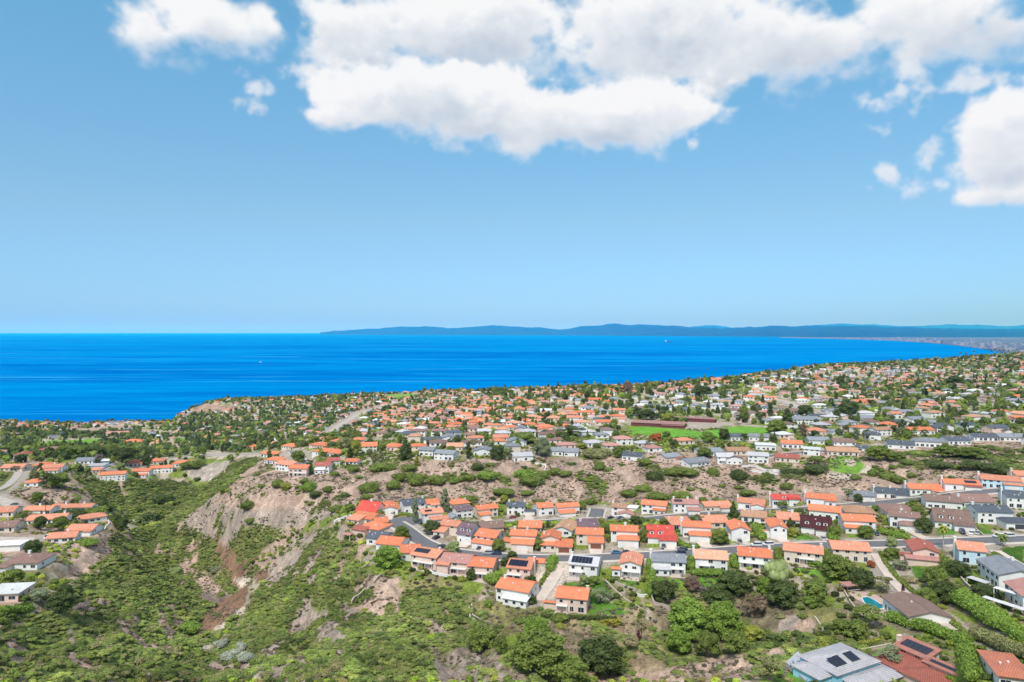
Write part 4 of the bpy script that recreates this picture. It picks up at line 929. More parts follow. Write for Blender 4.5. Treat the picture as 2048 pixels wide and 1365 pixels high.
# --- west hill
GW = 'houses on the west hill'
H(60, 941, 98, 939, 14, 3.6, 'hip', 'orange', 'white', 'highest orange hipped roof of the hilltop villa on the west spur', GW)
H(82, 947, 124, 945, 13, 4.6, 'gx', 'salmon', 'white', 'hilltop villa with two-tier salmon roof and round-arched end wall', GW, wings=[(-.1, .9, 5, 2.8, 'shed', 'salmon')], chim=[.5])
H(48, 974, 76, 974, 12, 3.0, 'hip', 'orange', 'white', 'small orange roof below the hilltop villa, beside two spreading pines', GW)
H(0, 945, 44, 941, 14, 3.0, 'gx', 'salmon', 'cream', 'long low salmon roof behind the brown bush at the west edge', GW)
H(46, 1032, 100, 1029, 10, 3.0, 'gx', 'salmon', 'white', 'salmon roof section with round white chimney beside the lane', GW, chim=[.45])
H(100, 1027, 182, 1021, 9, 3.0, 'gx', 'salmon', 'white', 'long salmon roof wing above a dark hedge, with two white chimneys', GW, chim=[.3, .75])
H(52, 1051, 130, 1048, 11, 3.0, 'gx', 'salmon', 'white', 'long salmon roof behind two round courtyard trees', GW, chim=[.9])
H(130, 1050, 214, 1046, 12, 3.0, 'hip', 'salmon', 'white', 'salmon roof sweeping to a curved white terrace wall', GW, chim=[.35])
H(92, 1088, 150, 1086, 10, 2.9, 'gx', 'salmon', 'white', 'salmon roof wing with white chimney pot above the footpath', GW, chim=[(.6, .7)])
H(132, 1078, 184, 1064, 11, 2.9, 'gx', 'salmon', 'white', 'salmon roof wing reaching towards the dirt path', GW, wings=[(.6, 1, 2, 2.6, 'hip', 'salmon', 'n')])
H(-20, 1036, 26, 1033, 12, 2.9, 'gx', 'salmon', 'cream', 'salmon roof cut by the west edge, above the curved drive', GW)
H(-22, 1067, 28, 1065, 12, 2.9, 'gx', 'brown', 'cream', 'brown roof cut by the west edge beside the white path', GW)
H(-30, 1106, 40, 1102, 7, 2.9, 'flat', 'white', 'white', 'long flat white carport roof behind the dark round tree', GW, win=False)
H(4, 1144, 74, 1138, 13, 2.9, 'hip', 'brown', 'white', 'large brown-pink hipped roof with white chimney on the west terrace', GW, chim=[.5], wings=[(.0, .3, 4, 2.6, 'hip', 'brown', 'n')])
H(-30, 1208, 36, 1203, 10, 3.0, 'flat', 'white', 'pink', 'pink flat-roofed house behind a clipped hedge at the lower west edge', GW)
# --- long apartment wings west of the canyon
GA = 'apartment wings west of the canyon'
H(200, 962, 250, 964, 12, 6.5, 'gx', 'orange', 'white', 'white three-storey apartment wing with orange roof above the green spur', GA, cat='apartment building', name='apartment_building', winrows=[.9, 3.4])
H(264, 957, 298, 951, 11, 5.8, 'gx', 'orange', 'white', 'white apartment wing with long orange roof, middle of the terrace', GA, cat='apartment building', name='apartment_building', wings=[(0, .9, 4, 2.7, 'shed', 'orange')])
H(299, 950, 345, 943, 11, 5.4, 'gx', 'orange', 'white', 'white apartment wing with orange roof at the right end of the terrace', GA, cat='apartment building', name='apartment_building')
H(250, 935, 282, 932, 14, 3.4, 'hip', 'orange', 'cream', 'orange roof block left of the dark conifer', GA, cat='apartment building', name='apartment_building')
H(300, 930, 328, 928, 14, 3.4, 'hip', 'orange', 'cream', 'orange roof block right of the dark conifer', GA, cat='apartment building', name='apartment_building')
H(344, 936, 394, 932, 15, 3.6, 'hip', 'orange', 'white', 'broad orange hipped roof nearest to the bare brown bowl', GA, cat='apartment building', name='apartment_building')
H(176, 948, 200, 947, 10, 3.2, 'hip', 'salmon', 'pink', 'small pink roof beside the blue-tiled flat building', GA)
H(172, 941, 206, 938, 14, 3.4, 'flat', 'pale', 'white', 'flat pale building with blue pool cover in front', GA, cat='building', name='building')
H(150, 930, 186, 927, 14, 3.2, 'gx', 'grey', 'white', 'long grey roof left of the leafless tree', GA)
H(198, 930, 218, 928, 12, 3.2, 'flat', 'white', 'blue', 'flat white and blue building right of the leafless tree', GA, cat='building', name='building')
H(68, 910, 98, 907, 16, 3.2, 'hip', 'brick', 'pink', 'rambling brick-red roof below the sports field', GA, wings=[(.8, 1.7, -3, 3, 'hip', 'brick', 's')])
H(27, 916, 56, 915, 15, 3.0, 'hip', 'brick', 'cream', 'low brick-red roof beside a green lawn at the west edge', GA)
H(164, 897, 206, 894, 12, 3.0, 'gx', 'salmon', 'cream', 'salmon roof at the lower edge of the sports field', GA)
H(245, 893, 284, 890, 26, 5.5, 'hip', 'orange', 'white', 'big orange club roof beside the turquoise pool', GA, cat='clubhouse', name='clubhouse')
H(212, 873, 256, 870, 20, 4.5, 'gx', 'rose', 'pink', 'long rose roof above the turquoise pool', GA)
H(398, 880, 414, 879, 18, 3.4, 'hip', 'orange', 'cream', 'single orange roof between two tall dark trees in the valley', GA)
# --- the little mesa left of centre
GM = 'houses on the little mesa'
H(522, 918, 550, 914, 14, 3.4, 'gx', 'orange', 'white', 'orange roof at the west tip of the little mesa', GM)
H(528, 931, 562, 927, 14, 3.4, 'hip', 'orange', 'white', 'orange roof above the white cliff-side house', GM)
H(551, 943, 582, 942, 13, 5.2, 'gx', 'salmon', 'white', 'white cliff-side house with low salmon roof', GM)
H(577, 954, 613, 953, 11, 6.0, 'gx', 'orange', 'pink', 'pink-red three-storey house with balconies and flat orange roof at the cliff', GM, big=True, balc=(.3, 1.0))
H(630, 948, 658, 946, 12, 5.6, 'gx', 'brick', 'white', 'white stepped house with brick-red roof below the mesa street', GM, wings=[(.0, .7, 3, 3.2, 'flat', 'white')])
H(650, 938, 680, 930, 11, 4.6, 'gx', 'brick', 'white', 'long house with dark red roof behind the white stepped house', GM)
H(624, 914, 678, 912, 15, 3.4, 'hip', 'orange', 'white', 'wide orange hipped roof with satellite dish on the mesa street', GM)
H(563, 900, 586, 898, 14, 3.0, 'hip', 'orange', 'cream', 'small orange roof left of the mesa street', GM)
H(590, 889, 614, 888, 14, 3.0, 'hip', 'salmon', 'cream', 'pale orange roof behind a clipped green tree', GM)
H(618, 899, 650, 896, 14, 3.0, 'hip', 'orange', 'pink', 'orange and pink roof right of the mesa street', GM)
H(660, 891, 700, 889, 14, 3.0, 'hip', 'orange', 'white', 'orange roof behind the olive-grey tree', GM)
H(712, 908, 754, 902, 16, 5.0, 'gx', 'orange', 'white', 'large orange-red roofed house with long white side right of the yellow-green tree', GM)
H(766, 903, 796, 901, 14, 3.4, 'hip', 'orange', 'pink', 'orange-red roof left of the tall dark pine', GM)
H(706, 888, 728, 886, 13, 3.0, 'hip', 'orange', 'cream', 'small orange roof above the yellow-green tree', GM)
H(690, 932, 714, 930, 10, 2.9, 'gx', 'orange', 'white', 'small vermilion roof beside the curved drive', GM)
# --- first row along the edge of the plateau
GR = 'houses along the plateau edge'
H(838, 913, 866, 912, 12, 4.6, 'gx', 'grey', 'white', 'white house with light grey roof, first right of the tall dark pine', GR)
H(868, 920, 906, 921, 12, 5.0, 'gx', 'grey', 'white', 'white house with grey roof and wide windows at the plateau edge', GR)
H(947, 911, 984, 913, 13, 3.6, 'gy', 'grey', 'white', 'white gabled house with grey roof left of the dark cypress-like tree', GR)
H(894, 903, 925, 902, 14, 3.4, 'gx', 'peach', 'cream', 'pale apricot roofed house behind a round tree', GR)
H(1028, 922, 1066, 923, 13, 3.8, 'gx', 'pale', 'white', 'long white house with pale roof right of the grey-leaved tree', GR)
H(1096, 911, 1126, 912, 13, 3.6, 'gx', 'grey', 'white', 'white house with blue-grey roof and grey garage gable, left half of a pair', GR)
H(1128, 913, 1156, 914, 13, 3.6, 'gx', 'grey', 'white', 'white house with blue-grey roof and small dormers, right half of a pair', GR)
H(1244, 922, 1282, 921, 13, 3.6, 'gx', 'slate', 'white', 'white house with blue-grey roof beside the white curved steps', GR)
H(1333, 925, 1362, 926, 12, 4.2, 'gx', 'grey', 'pink', 'grey roofed house with orange walls at the plateau edge', GR, wings=[(.7, 1.4, 1, 2.8, 'gy', 'orange', 'n')])
H(1378, 933, 1420, 934, 14, 3.2, 'gx', 'grey', 'white', 'low house with broad dark grey roof and long glass front', GR)
H(1435, 928, 1468, 929, 13, 5.4, 'gx', 'pale', 'white', 'big white house with pale roof, arched gable and terrace over the slope', GR, wings=[(.55, 1.5, 1, 4.6, 'gy', 'mauve')], balc=(.1, .5))
H(1496, 926, 1537, 927, 12, 5.4, 'gx', 'pale', 'white', 'white square house with blue windows above striped terraces', GR)
H(1551, 924, 1599, 926, 13, 3.2, 'gx', 'brick', 'cream', 'low cream house with dark brick-red roof right of the striped terraces', GR)
H(1607, 911, 1640, 912, 12, 4.6, 'flat', 'white', 'white', 'flat-roofed white house with glass terrace below the ridge street', GR)
H(1655, 912, 1718, 912, 14, 3.2, 'gx', 'tan', 'cream', 'long low cream house with tan roof above the golf green', GR)
H(1714, 903, 1748, 906, 12, 3.0, 'flat', 'slate', 'white', 'low house with dark flat roof below the ridge street, left of three round bushes', GR)
H(1776, 897, 1830, 900, 14, 3.4, 'gx', 'slate', 'white', 'blue-grey roofed house with utility pole at its corner', GR)
H(1830, 893, 1890, 897, 14, 4.2, 'hip', 'grey', 'white', 'grey-green barrel-roofed house with terraces over the slope', GR)
H(1512, 901, 1552, 902, 12, 4.2, 'flat', 'white', 'white', 'white flat-roofed house with ribbon windows above the ridge street', GR)
H(1564, 897, 1606, 897, 13, 3.6, 'gx', 'orange', 'white', 'white house with vermilion roof and chimney above the ridge street', GR, chim=[.4])
H(1456, 910, 1500, 911, 13, 3.2, 'gx', 'tan', 'cream', 'cream house with straw-tan roof behind the arched-gable house', GR)
H(1400, 912, 1446, 912, 13, 3.2, 'gx', 'grey', 'white', 'grey roofed house behind the broad dark grey roof', GR)
H(1462, 882, 1486, 882, 12, 3.6, 'gx', 'slate', 'white', 'white house with dark blue roof at the lower edge of the playing field', GR)
H(1498, 882, 1538, 883, 12, 3.6, 'gx', 'grey', 'white', 'long white house with grey roof at the lower edge of the playing field', GR)
H(1820, 870, 1870, 869, 13, 3.6, 'gx', 'orange', 'white', 'white house with long vermilion roof on the ridge', GR)
H(1874, 866, 1920, 867, 15, 4.4, 'gy', 'slate', 'white', 'dark A-shaped grey roof right of the long vermilion one', GR)
H(1898, 890, 1942, 890, 14, 3.4, 'gx', 'slate', 'white', 'low black roofed house with white walls on the ridge street', GR)
H(1948, 882, 1996, 883, 13, 3.2, 'gx', 'slate', 'white', 'dark grey roofed house with pool beside the ridge street', GR)
H(2000, 882, 2060, 884, 14, 3.2, 'gx', 'grey', 'white', 'long grey roofed house cut by the east edge on the ridge', GR)
H(1730, 880, 1762, 881, 13, 4.4, 'hip', 'slate', 'white', 'white house with dark blue roof and rounded balcony', GR)
H(1668, 892, 1712, 892, 13, 3.0, 'gx', 'umber', 'white', 'brown flat-pitched roof with white carport on the ridge street', GR)
H(1618, 890, 1660, 889, 13, 3.4, 'gx', 'grey', 'white', 'light grey roofed house behind a bushy hedge on the ridge street', GR)
H(1760, 857, 1796, 858, 14, 3.4, 'hip', 'orange', 'cream', 'vermilion hipped roof behind a grey one, above the ridge street', GR)
H(1710, 842, 1745, 845, 15, 3.4, 'gx', 'grey', 'white', 'grey roof with dark glass front in the trees right of the playing field', GR)
H(1612, 870, 1652, 872, 15, 3.6, 'hip', 'salmon', 'pink', 'salmon roofed pink house beside the row of grey roofs', GR)
H(1588, 842, 1640, 858, 16, 5.0, 'gx', 'grey', 'white', 'long pale grey terrace with many chimneys running down the hill', GR)
H(1262, 849, 1368, 860, 22, 3.4, 'flat', 'clay', 'maroon', 'long low maroon-walled school building along the playing field', 'school buildings', cat='school building', name='school_building', win=False, wings=[(.6, 1.0, 3, 2.6, 'flat', 'clay', 'n')])
H(1320, 842, 1430, 845, 14, 3.4, 'flat', 'clay', 'maroon', 'second low maroon-walled school building behind the first', 'school buildings', cat='school building', name='school_building', win=False)
level_pads()
# refine heights after grading
for s_ in SPECS: make_house(seed=5, **s_)
print('named houses', len(SPECS))
# ------------------------------------------------------------------ leaves and trees
def leaf_mat(name, col=None, var=.35, instanced=False):
    m, N, b = newmat(name); oi = N.n('ShaderNodeObjectInfo'); tc = N.n('ShaderNodeTexCoord')
    f = N.noise(tc.outputs['Object'], .8, 3, .6); k = N.math('MULTIPLY', N.rng(f, .25, .75, .55, 1.5), N.rng(oi.outputs['Random'], 0, 1, 1 - var, 1 + var))
    base = oi.outputs['Color'] if col is None else None
    c = N.n('ShaderNodeVectorMath', operation='SCALE')
    if base is not None: N.put(c.inputs[0], base)
    elif isinstance(col, list):
        r = N.n('ShaderNodeValToRGB'); r.color_ramp.interpolation = 'CONSTANT'; e = r.color_ramp.elements
        while len(e) < len(col): e.new(.5)
        for i, q in enumerate(col): e[i].position = i / len(col); e[i].color = rgba(q)
        rn = N.math('FRACT', N.math('MULTIPLY', oi.outputs['Random'], 7.31)); N.put(r.inputs[0], rn); N.put(c.inputs[0], r.outputs[0])
    else: c.inputs[0].default_value = col
    if isinstance(col, list):                     # stands of plants differ from place to place
        lg = N.noise(oi.outputs['Location'], .022, 3, .55); lg2 = N.noise(oi.outputs['Location'], .07, 2, .5)
        k = N.math('MULTIPLY', k, N.math('MULTIPLY', N.rng(lg, .32, .68, .6, 1.45), N.rng(lg2, .3, .7, .8, 1.2)))
    N.put(c.inputs['Scale'], k); cq = c.outputs[0]
    if isinstance(col, list): cq = N.mix(N.rng(lg2, .5, .72, 0, .45), cq, (.26, .25, .08, 1))
    N.put(b.inputs['Base Color'], cq); b.inputs['Roughness'].default_value = .7; b.inputs['Specular IOR Level'].default_value = .15
    tr = N.n('ShaderNodeBsdfTranslucent'); N.put(tr.inputs[0], c.outputs[0]); mx = N.n('ShaderNodeMixShader'); mx.inputs[0].default_value = .22
    N.t.links.new(b.outputs[0], mx.inputs[1]); N.t.links.new(tr.outputs[0], mx.inputs[2])
    out = [n for n in N.t.nodes if n.type == 'OUTPUT_MATERIAL'][0]; N.t.links.new(mx.outputs[0], out.inputs[0]); return m
LC = {k: (v[0], v[1], v[2], 1) for k, v in dict(dark=(0.114, 0.147, 0.047), mid=(0.210, 0.264, 0.061), bright=(0.327, 0.441, 0.058), olive=(0.288, 0.290, 0.124), greyg=(0.291, 0.323, 0.185), yellow=(0.413, 0.374, 0.043),
      lime=(0.490, 0.500, 0.061), purple=(0.167, 0.063, 0.088), rust=(0.474, 0.172, 0.071), pale=(0.416, 0.491, 0.167), silver=(0.478, 0.500, 0.397), brown=(0.293, 0.206, 0.140), straw=(0.413, 0.362, 0.197), deadg=(0.317, 0.250, 0.244)).items()}
for k_, f_ in (('bright', (.74, .80, 1.1)), ('lime', (.72, .74, 1.2)), ('pale', (.9, .9, 1.1)), ('yellow', (.85, .85, 1.2))): LC[k_] = tuple(a * b for a, b in zip(LC[k_], f_)) + (1,)
M_LEAF = leaf_mat('leaves', None, .12); M_BARK = simple('bark', (0.196, 0.127, 0.102), .95, .3, 3)
M_PALEBARK = simple('pale bark', (0.500, 0.452, 0.433), .9, .2, 3)
M_SCRUB = leaf_mat('scrub leaves', [(0.210, 0.270, 0.069), (0.262, 0.329, 0.076), (0.162, 0.210, 0.065), (0.323, 0.364, 0.094), (0.238, 0.296, 0.073), (0.299, 0.279, 0.125), (0.187, 0.244, 0.069)], .3)
M_GARDEN = leaf_mat('garden leaves', [(0.244, 0.327, 0.055), (0.137, 0.183, 0.049), (0.369, 0.488, 0.065), (0.182, 0.237, 0.055), (0.457, 0.500, 0.084), (0.240, 0.291, 0.084), (0.120, 0.156, 0.046), (0.331, 0.273, 0.102)], .3)
M_WOOD = leaf_mat('town leaves', [(0.137, 0.183, 0.055), (0.209, 0.273, 0.065), (0.097, 0.129, 0.046), (0.281, 0.362, 0.074), (0.156, 0.201, 0.065), (0.332, 0.398, 0.093), (0.123, 0.165, 0.065)], .3)
def sph(n, rng):
    v = rng.normal(size=(n, 3)); return v / np.linalg.norm(v, axis=1)[:, None]
_ico = None
def ico(sub=2):
    bm = bmesh.new(); bmesh.ops.create_icosphere(bm, subdivisions=sub, radius=1); V = np.array([v.co[:] for v in bm.verts]); Fc = np.array([[v.index for v in f.verts] for f in bm.faces]); bm.free(); return V, Fc
ICO1, ICO2 = ico(1), ico(2)
def leaves(blobs, n, size, seed=0, core=True, flat=.6, droop=0.0):
    """leaf clumps over a set of ellipsoid lobes (centre, radii); returns verts and 4-cornered faces"""
    rng = np.random.RandomState(seed); V, Fs = [], []; nb = 0
    area = np.array([b[1][0] * b[1][1] + b[1][0] * b[1][2] for b in blobs]); cnt = np.maximum(6, (n * area / area.sum())).astype(int)
    for (c, r), k in zip(blobs, cnt):
        c, r = np.array(c), np.array(r); d = sph(k, rng); d[:, 2] = np.where(d[:, 2] < -.35, -d[:, 2], d[:, 2]); rad = 1 + rng.uniform(-.14, .12, k)[:, None]
        p = c + d * r * rad
        keep = np.ones(k, bool)
        for (c2, r2) in blobs:
            if c2 is c or np.allclose(c2, c): continue
            keep &= (((p - np.array(c2)) / (np.array(r2) * .86)) ** 2).sum(1) > 1
        p, d = p[keep], d[keep]; k = len(p)
        if not k: continue
        nrm = d * (1 - flat) + sph(k, rng) * flat; nrm /= np.linalg.norm(nrm, axis=1)[:, None]
        a = np.cross(nrm, sph(k, rng)); a /= np.linalg.norm(a, axis=1)[:, None] + 1e-9; b = np.cross(nrm, a)
        if droop: b = b * .35 + np.array([0, 0, -1]) * 1.6; a = a * .5
        s = size * rng.uniform(.55, 1.35, k)[:, None]
        q = np.stack([p - a * s - b * s * .6, p + a * s - b * s * .5, p + a * s * .8 + b * s * .6, p - a * s * .9 + b * s * .55], 1).reshape(-1, 3)
        Fs.append(np.arange(k * 4).reshape(k, 4) + nb); V.append(q); nb += k * 4
    if core:
        iv, fi = ICO1
        for (c, r) in blobs:
            q = iv * np.array(r) * .88 * (1 + .08 * np.sin(iv[:, [1]] * 9 + seed)) + np.array(c); V.append(q); f4 = np.c_[fi, fi[:, 2]] + nb; Fs.append(f4); nb += len(q)
    return np.concatenate(V), np.concatenate(Fs)
def tri_quads(name, V, Fq, mat):
    """faces given as quads, a repeated last index meaning a triangle"""
    isq = Fq[:, 2] != Fq[:, 3]; q, t = Fq[isq], Fq[~isq][:, :3]
    me = bpy.data.meshes.new(name); me.vertices.add(len(V)); me.vertices.foreach_set('co', np.asarray(V, np.float32).ravel())
    li = np.concatenate([q.ravel(), t.ravel()]).astype(np.int32); me.loops.add(len(li)); me.loops.foreach_set('vertex_index', li)
    st = np.concatenate([np.arange(len(q)) * 4, len(q) * 4 + np.arange(len(t)) * 3]).astype(np.int32); tt = np.concatenate([np.full(len(q), 4), np.full(len(t), 3)]).astype(np.int32)
    me.polygons.add(len(tt)); me.polygons.foreach_set('loop_start', st); me.polygons.foreach_set('loop_total', tt); me.materials.append(mat); me.update(calc_edges=True); return me
def lobes(kind, seed):
    """unit crown: 1 wide (radius .5), height 1, standing on z = 0"""
    r = random.Random(seed * 31 + hash(kind) % 7 if False else seed * 31 + len(kind)); L = []
    if kind in ('round', 'dome'):
        L.append(((0, 0, .55), (.36, .36, .38)))
        n = 16 if kind == 'dome' else 12
        for i in range(n):
            a = i * 2.4 + r.uniform(-.3, .3); z = .22 + .62 * (i / n); rr = .33 * math.sqrt(max(.05, 1 - ((z - .38) / .58) ** 2)); s = r.uniform(.14, .20) if kind == 'dome' else r.uniform(.13, .23)
            L.append(((math.cos(a) * rr, math.sin(a) * rr, z), (s, s, s * .85)))
    elif kind == 'airy':
        for i in range(15):
            a = i * 2.4 + r.uniform(-.5, .5); z = r.uniform(.4, .9); rr = r.uniform(.08, .38) * (1.1 - abs(z - .65)); s = r.uniform(.09, .17); L.append(((math.cos(a) * rr, math.sin(a) * rr, z), (s, s, s * .6)))
    elif kind == 'cone':
        for i in range(18):
            u = i / 17; a = i * 2.4; rr = .34 * (1 - u) ** .8 * r.uniform(.5, 1); s = .19 * (1 - u) + .06; L.append(((math.cos(a) * rr, math.sin(a) * rr, .10 + u * .82), (s, s, s * .6)))
        L.append(((0, 0, .4), (.22, .22, .36)))
    elif kind == 'column':
        for i in range(14):
            u = i / 13; a = i * 2.4; rr = .22 * math.sin(math.pi * (.12 + .85 * u)) * r.uniform(.5, 1.1); s = r.uniform(.15, .24) * (1 - .35 * u); L.append(((math.cos(a) * rr, math.sin(a) * rr, .12 + u * .76), (s, s, s * .55)))
    elif kind == 'willow':
        for i in range(14):
            a = i * 2.4; rr = r.uniform(.15, .36); z = r.uniform(.45, .8) - rr * .5; s = r.uniform(.13, .2); L.append(((math.cos(a) * rr, math.sin(a) * rr, z), (s, s, s * 1.5)))
        L.append(((0, 0, .62), (.3, .3, .32)))
    elif kind == 'bush':
        L.append(((0, 0, .25), (.42, .42, .45)))
        for i in range(8):
            a = i * .785 + r.uniform(-.2, .2); rr = r.uniform(.2, .34); s = r.uniform(.16, .24); L.append(((math.cos(a) * rr, math.sin(a) * rr, r.uniform(.2, .55)), (s, s, s * 1.1)))
    return L
NLEAF = dict(dome=2600, round=1900, airy=1500, cone=1700, column=1500, willow=2400, bush=1500)
def crown_mesh(kind, seed, mat=None, n=None, size=None):
    def f():
        V, Fq = leaves(lobes(kind, seed), n or NLEAF[kind], size or (.030 if kind != 'willow' else .02), seed, core=kind not in ('airy',), droop=1 if kind == 'willow' else 0)
        return tri_quads('crown', V, Fq, mat or M_LEAF)
    return share(('crown', kind, seed, (mat or M_LEAF).name, n), f)
def trunk_mesh(kind, seed):
    def f():
        m = MB(); r = random.Random(seed); t = .5 if kind not in ('cone',) else .85
        m.tube((0, 0, -.15), (.01, 0, t), .035, .018, 7)
        if kind != 'cone':
            for i in range(6):
                a = i * 1.05 + r.uniform(-.2, .2); rr = r.uniform(.2, .32); m.tube((0, 0, r.uniform(.2, .45)), (math.cos(a) * rr, math.sin(a) * rr, r.uniform(.5, .8)), .016, .005, 5)
        return m.mesh('trunk', M_BARK if kind != 'willow' else M_PALEBARK)
    return share(('trunk', kind, seed), f)
OCC = []                                                      # spots taken: x, y, radius
GRPN = dict(bush='shrub', hedge='hedge')
def plant(x, y, z, w, h, kind, col, label, group=None, name=None, cat=None, seed=None, parts=True):
    """one tree or shrub: crown w metres across, h metres tall"""
    seed = seed if seed is not None else int(abs(x * 3 + y * 7)) % 4
    nm = name or ('shrub' if kind == 'bush' else 'tree'); ct = cat or ('shrub' if kind == 'bush' else 'tree')
    root = empty(nm, (x, y, z), (x * 1.7 + y) % 6.28); tag(root, label, ct, group)
    c = child('crown', crown_mesh(kind, seed), root); c.scale = (w, w, h); c.color = LC[col] if isinstance(col, str) else col
    if parts and kind != 'bush': t = child('trunk', trunk_mesh(kind, seed), root); t.scale = (max(w, h * .6), max(w, h * .6), h)
    OCC.append((x, y, w * .45)); return root
def T(px, py, w, h, kind, col, label, group=None, **k):
    """a tree by its crown in the photo: centre, width, height in pixels"""
    p = hit(px, py + h * .5 - 1); s = p.y / F; W = w * s * 1.04; dep = (py + h * .5 - HZ) / F
    Hm = max(1.0, h * s / math.sqrt(1 + dep * dep) * (1.02 if kind != 'bush' else .95) - W * .18 * dep)
    return plant(p.x, p.y + W * .30, p.z - .15 if kind != 'bush' else float(gz(p.x, p.y + W * .3)) - .2, W, Hm if kind != 'bush' else max(Hm, W * .35), kind, col, label, group, **k)
def palm_mesh():
    def f():
        m = MB(); r = random.Random(4)
        for i in range(26):
            a = i * 2.4; up = .5 - .045 * i; L = r.uniform(.42, .52); p = Vector((0, 0, 1.0)); d = Vector((math.cos(a) * math.cos(up * 1.6), math.sin(a) * math.cos(up * 1.6), math.sin(up * 1.6))); side = Vector((-math.sin(a), math.cos(a), 0))
            for k in range(4):
                w0, w1 = (.05, .075, .065, .045, .008)[k], (.05, .075, .065, .045, .008)[k + 1]; q = p + d * L / 4; m.quad(p - side * w0 - Vector((0, 0, w0 * .5)), p, q, q - side * w1 - Vector((0, 0, w1 * .5))); m.quad(p, p + side * w0 - Vector((0, 0, w0 * .5)), q + side * w1 - Vector((0, 0, w1 * .5)), q)
                p = q; d = (d + Vector((0, 0, -.32))).normalized()
        return m.mesh('crown', M_LEAF)
    return share('palmcrown', f)
def palm(x, y, z, h, col, label, group=None, spread=3.2):
    root = empty('palm_tree', (x, y, z), x % 6.28); tag(root, label, 'palm tree', group)
    def f():
        m = MB(); m.tube((0, 0, -.1), (.0, 0, 1.0), .022, .014, 7); return m.mesh('trunk', M_PALEBARK)
    t = child('trunk', share('palmtrunk', f), root); t.scale = (h * .9, h * .9, h)
    c = child('crown', palm_mesh(), root, (0, 0, h - spread * 2)); c.scale = (spread * 2, spread * 2, spread * 2); c.color = LC[col]
    OCC.append((x, y, 1.0)); return root
def hedge(pxs, width, height, col, label, group=None, round_=.4, cat='hedge'):
    """clipped hedge along a line of photo pixels"""
    P = dens([hit(*q) for q in PL(pxs)], 1.6); bl = []; o = P[0]; rng = random.Random(len(label))
    for p in P: bl.append((((p.x - o.x), (p.y - o.y), (float(gz(p.x, p.y)) - o.z) + height * .42), (width * .56 * rng.uniform(.9, 1.1), width * .56 * rng.uniform(.9, 1.1), height * .56 * rng.uniform(.94, 1.06))))
    V, Fq = leaves(bl, int(60 + len(P) * (width + height) * 32), .26, len(P), flat=.5)
    ob = bpy.data.objects.new('hedge', tri_quads('hedge', V, Fq, M_LEAF)); COL.objects.link(ob); ob.location = o; ob.color = LC[col] if isinstance(col, str) else col; tag(ob, label, cat, group)
    for p in P: OCC.append((p.x, p.y, width / 2)); return_ = ob
    return ob
def scatter(name, label, protos, X, Y, Z, S, rot, idx, cat=None):
    """many small plants as one object: points carrying turn, size and kind"""
    n = len(X); me = bpy.data.meshes.new(name); me.vertices.add(n); me.vertices.foreach_set('co', np.stack([X, Y, Z], -1).astype(np.float32).ravel())
    a = me.attributes.new('siz', 'FLOAT_VECTOR', 'POINT'); a.data.foreach_set('vector', np.asarray(S, np.float32).ravel())
    a = me.attributes.new('turn', 'FLOAT_VECTOR', 'POINT'); a.data.foreach_set('vector', np.stack([np.zeros(n), np.zeros(n), rot], -1).astype(np.float32).ravel())
    a = me.attributes.new('pick', 'INT', 'POINT'); a.data.foreach_set('value', np.asarray(idx, np.int32))
    o = bpy.data.objects.new(name, me); COL.objects.link(o); tag(o, label, cat, kind='stuff')
    g = bpy.data.node_groups.new(name, 'GeometryNodeTree'); g.interface.new_socket('Geometry', in_out='INPUT', socket_type='NodeSocketGeometry'); g.interface.new_socket('Geometry', in_out='OUTPUT', socket_type='NodeSocketGeometry')
    gi, go = g.nodes.new('NodeGroupInput'), g.nodes.new('NodeGroupOutput'); ip = g.nodes.new('GeometryNodeInstanceOnPoints'); gg = g.nodes.new('GeometryNodeGeometryToInstance')
    for q in reversed(protos):
        oi = g.nodes.new('GeometryNodeObjectInfo'); oi.inputs['Object'].default_value = q; oi.inputs['As Instance'].default_value = False; g.links.new(oi.outputs['Geometry'], gg.inputs[0])
    ip.inputs['Pick Instance'].default_value = True
    def at(nm, ty):
        x = g.nodes.new('GeometryNodeInputNamedAttribute'); x.data_type = ty; x.inputs['Name'].default_value = nm; return [s for s in x.outputs if s.enabled][0]
    g.links.new(gi.outputs[0], ip.inputs['Points']); g.links.new(gg.outputs[0], ip.inputs['Instance']); g.links.new(at('pick', 'INT'), ip.inputs['Instance Index'])
    e2r = g.nodes.new('FunctionNodeEulerToRotation'); g.links.new(at('turn', 'FLOAT_VECTOR'), e2r.inputs[0]); g.links.new(e2r.outputs[0], ip.inputs['Rotation']); g.links.new(at('siz', 'FLOAT_VECTOR'), ip.inputs['Scale'])
    g.links.new(ip.outputs[0], go.inputs[0]); md = o.modifiers.new('scatter', 'NODES'); md.node_group = g; return o
def proto(kind, seed, mat, n, size):
    V, Fq = leaves(lobes(kind, seed), n, size, seed + 50, core=True); return bpy.data.objects.new('clump', tri_quads('clump', V, Fq, mat))

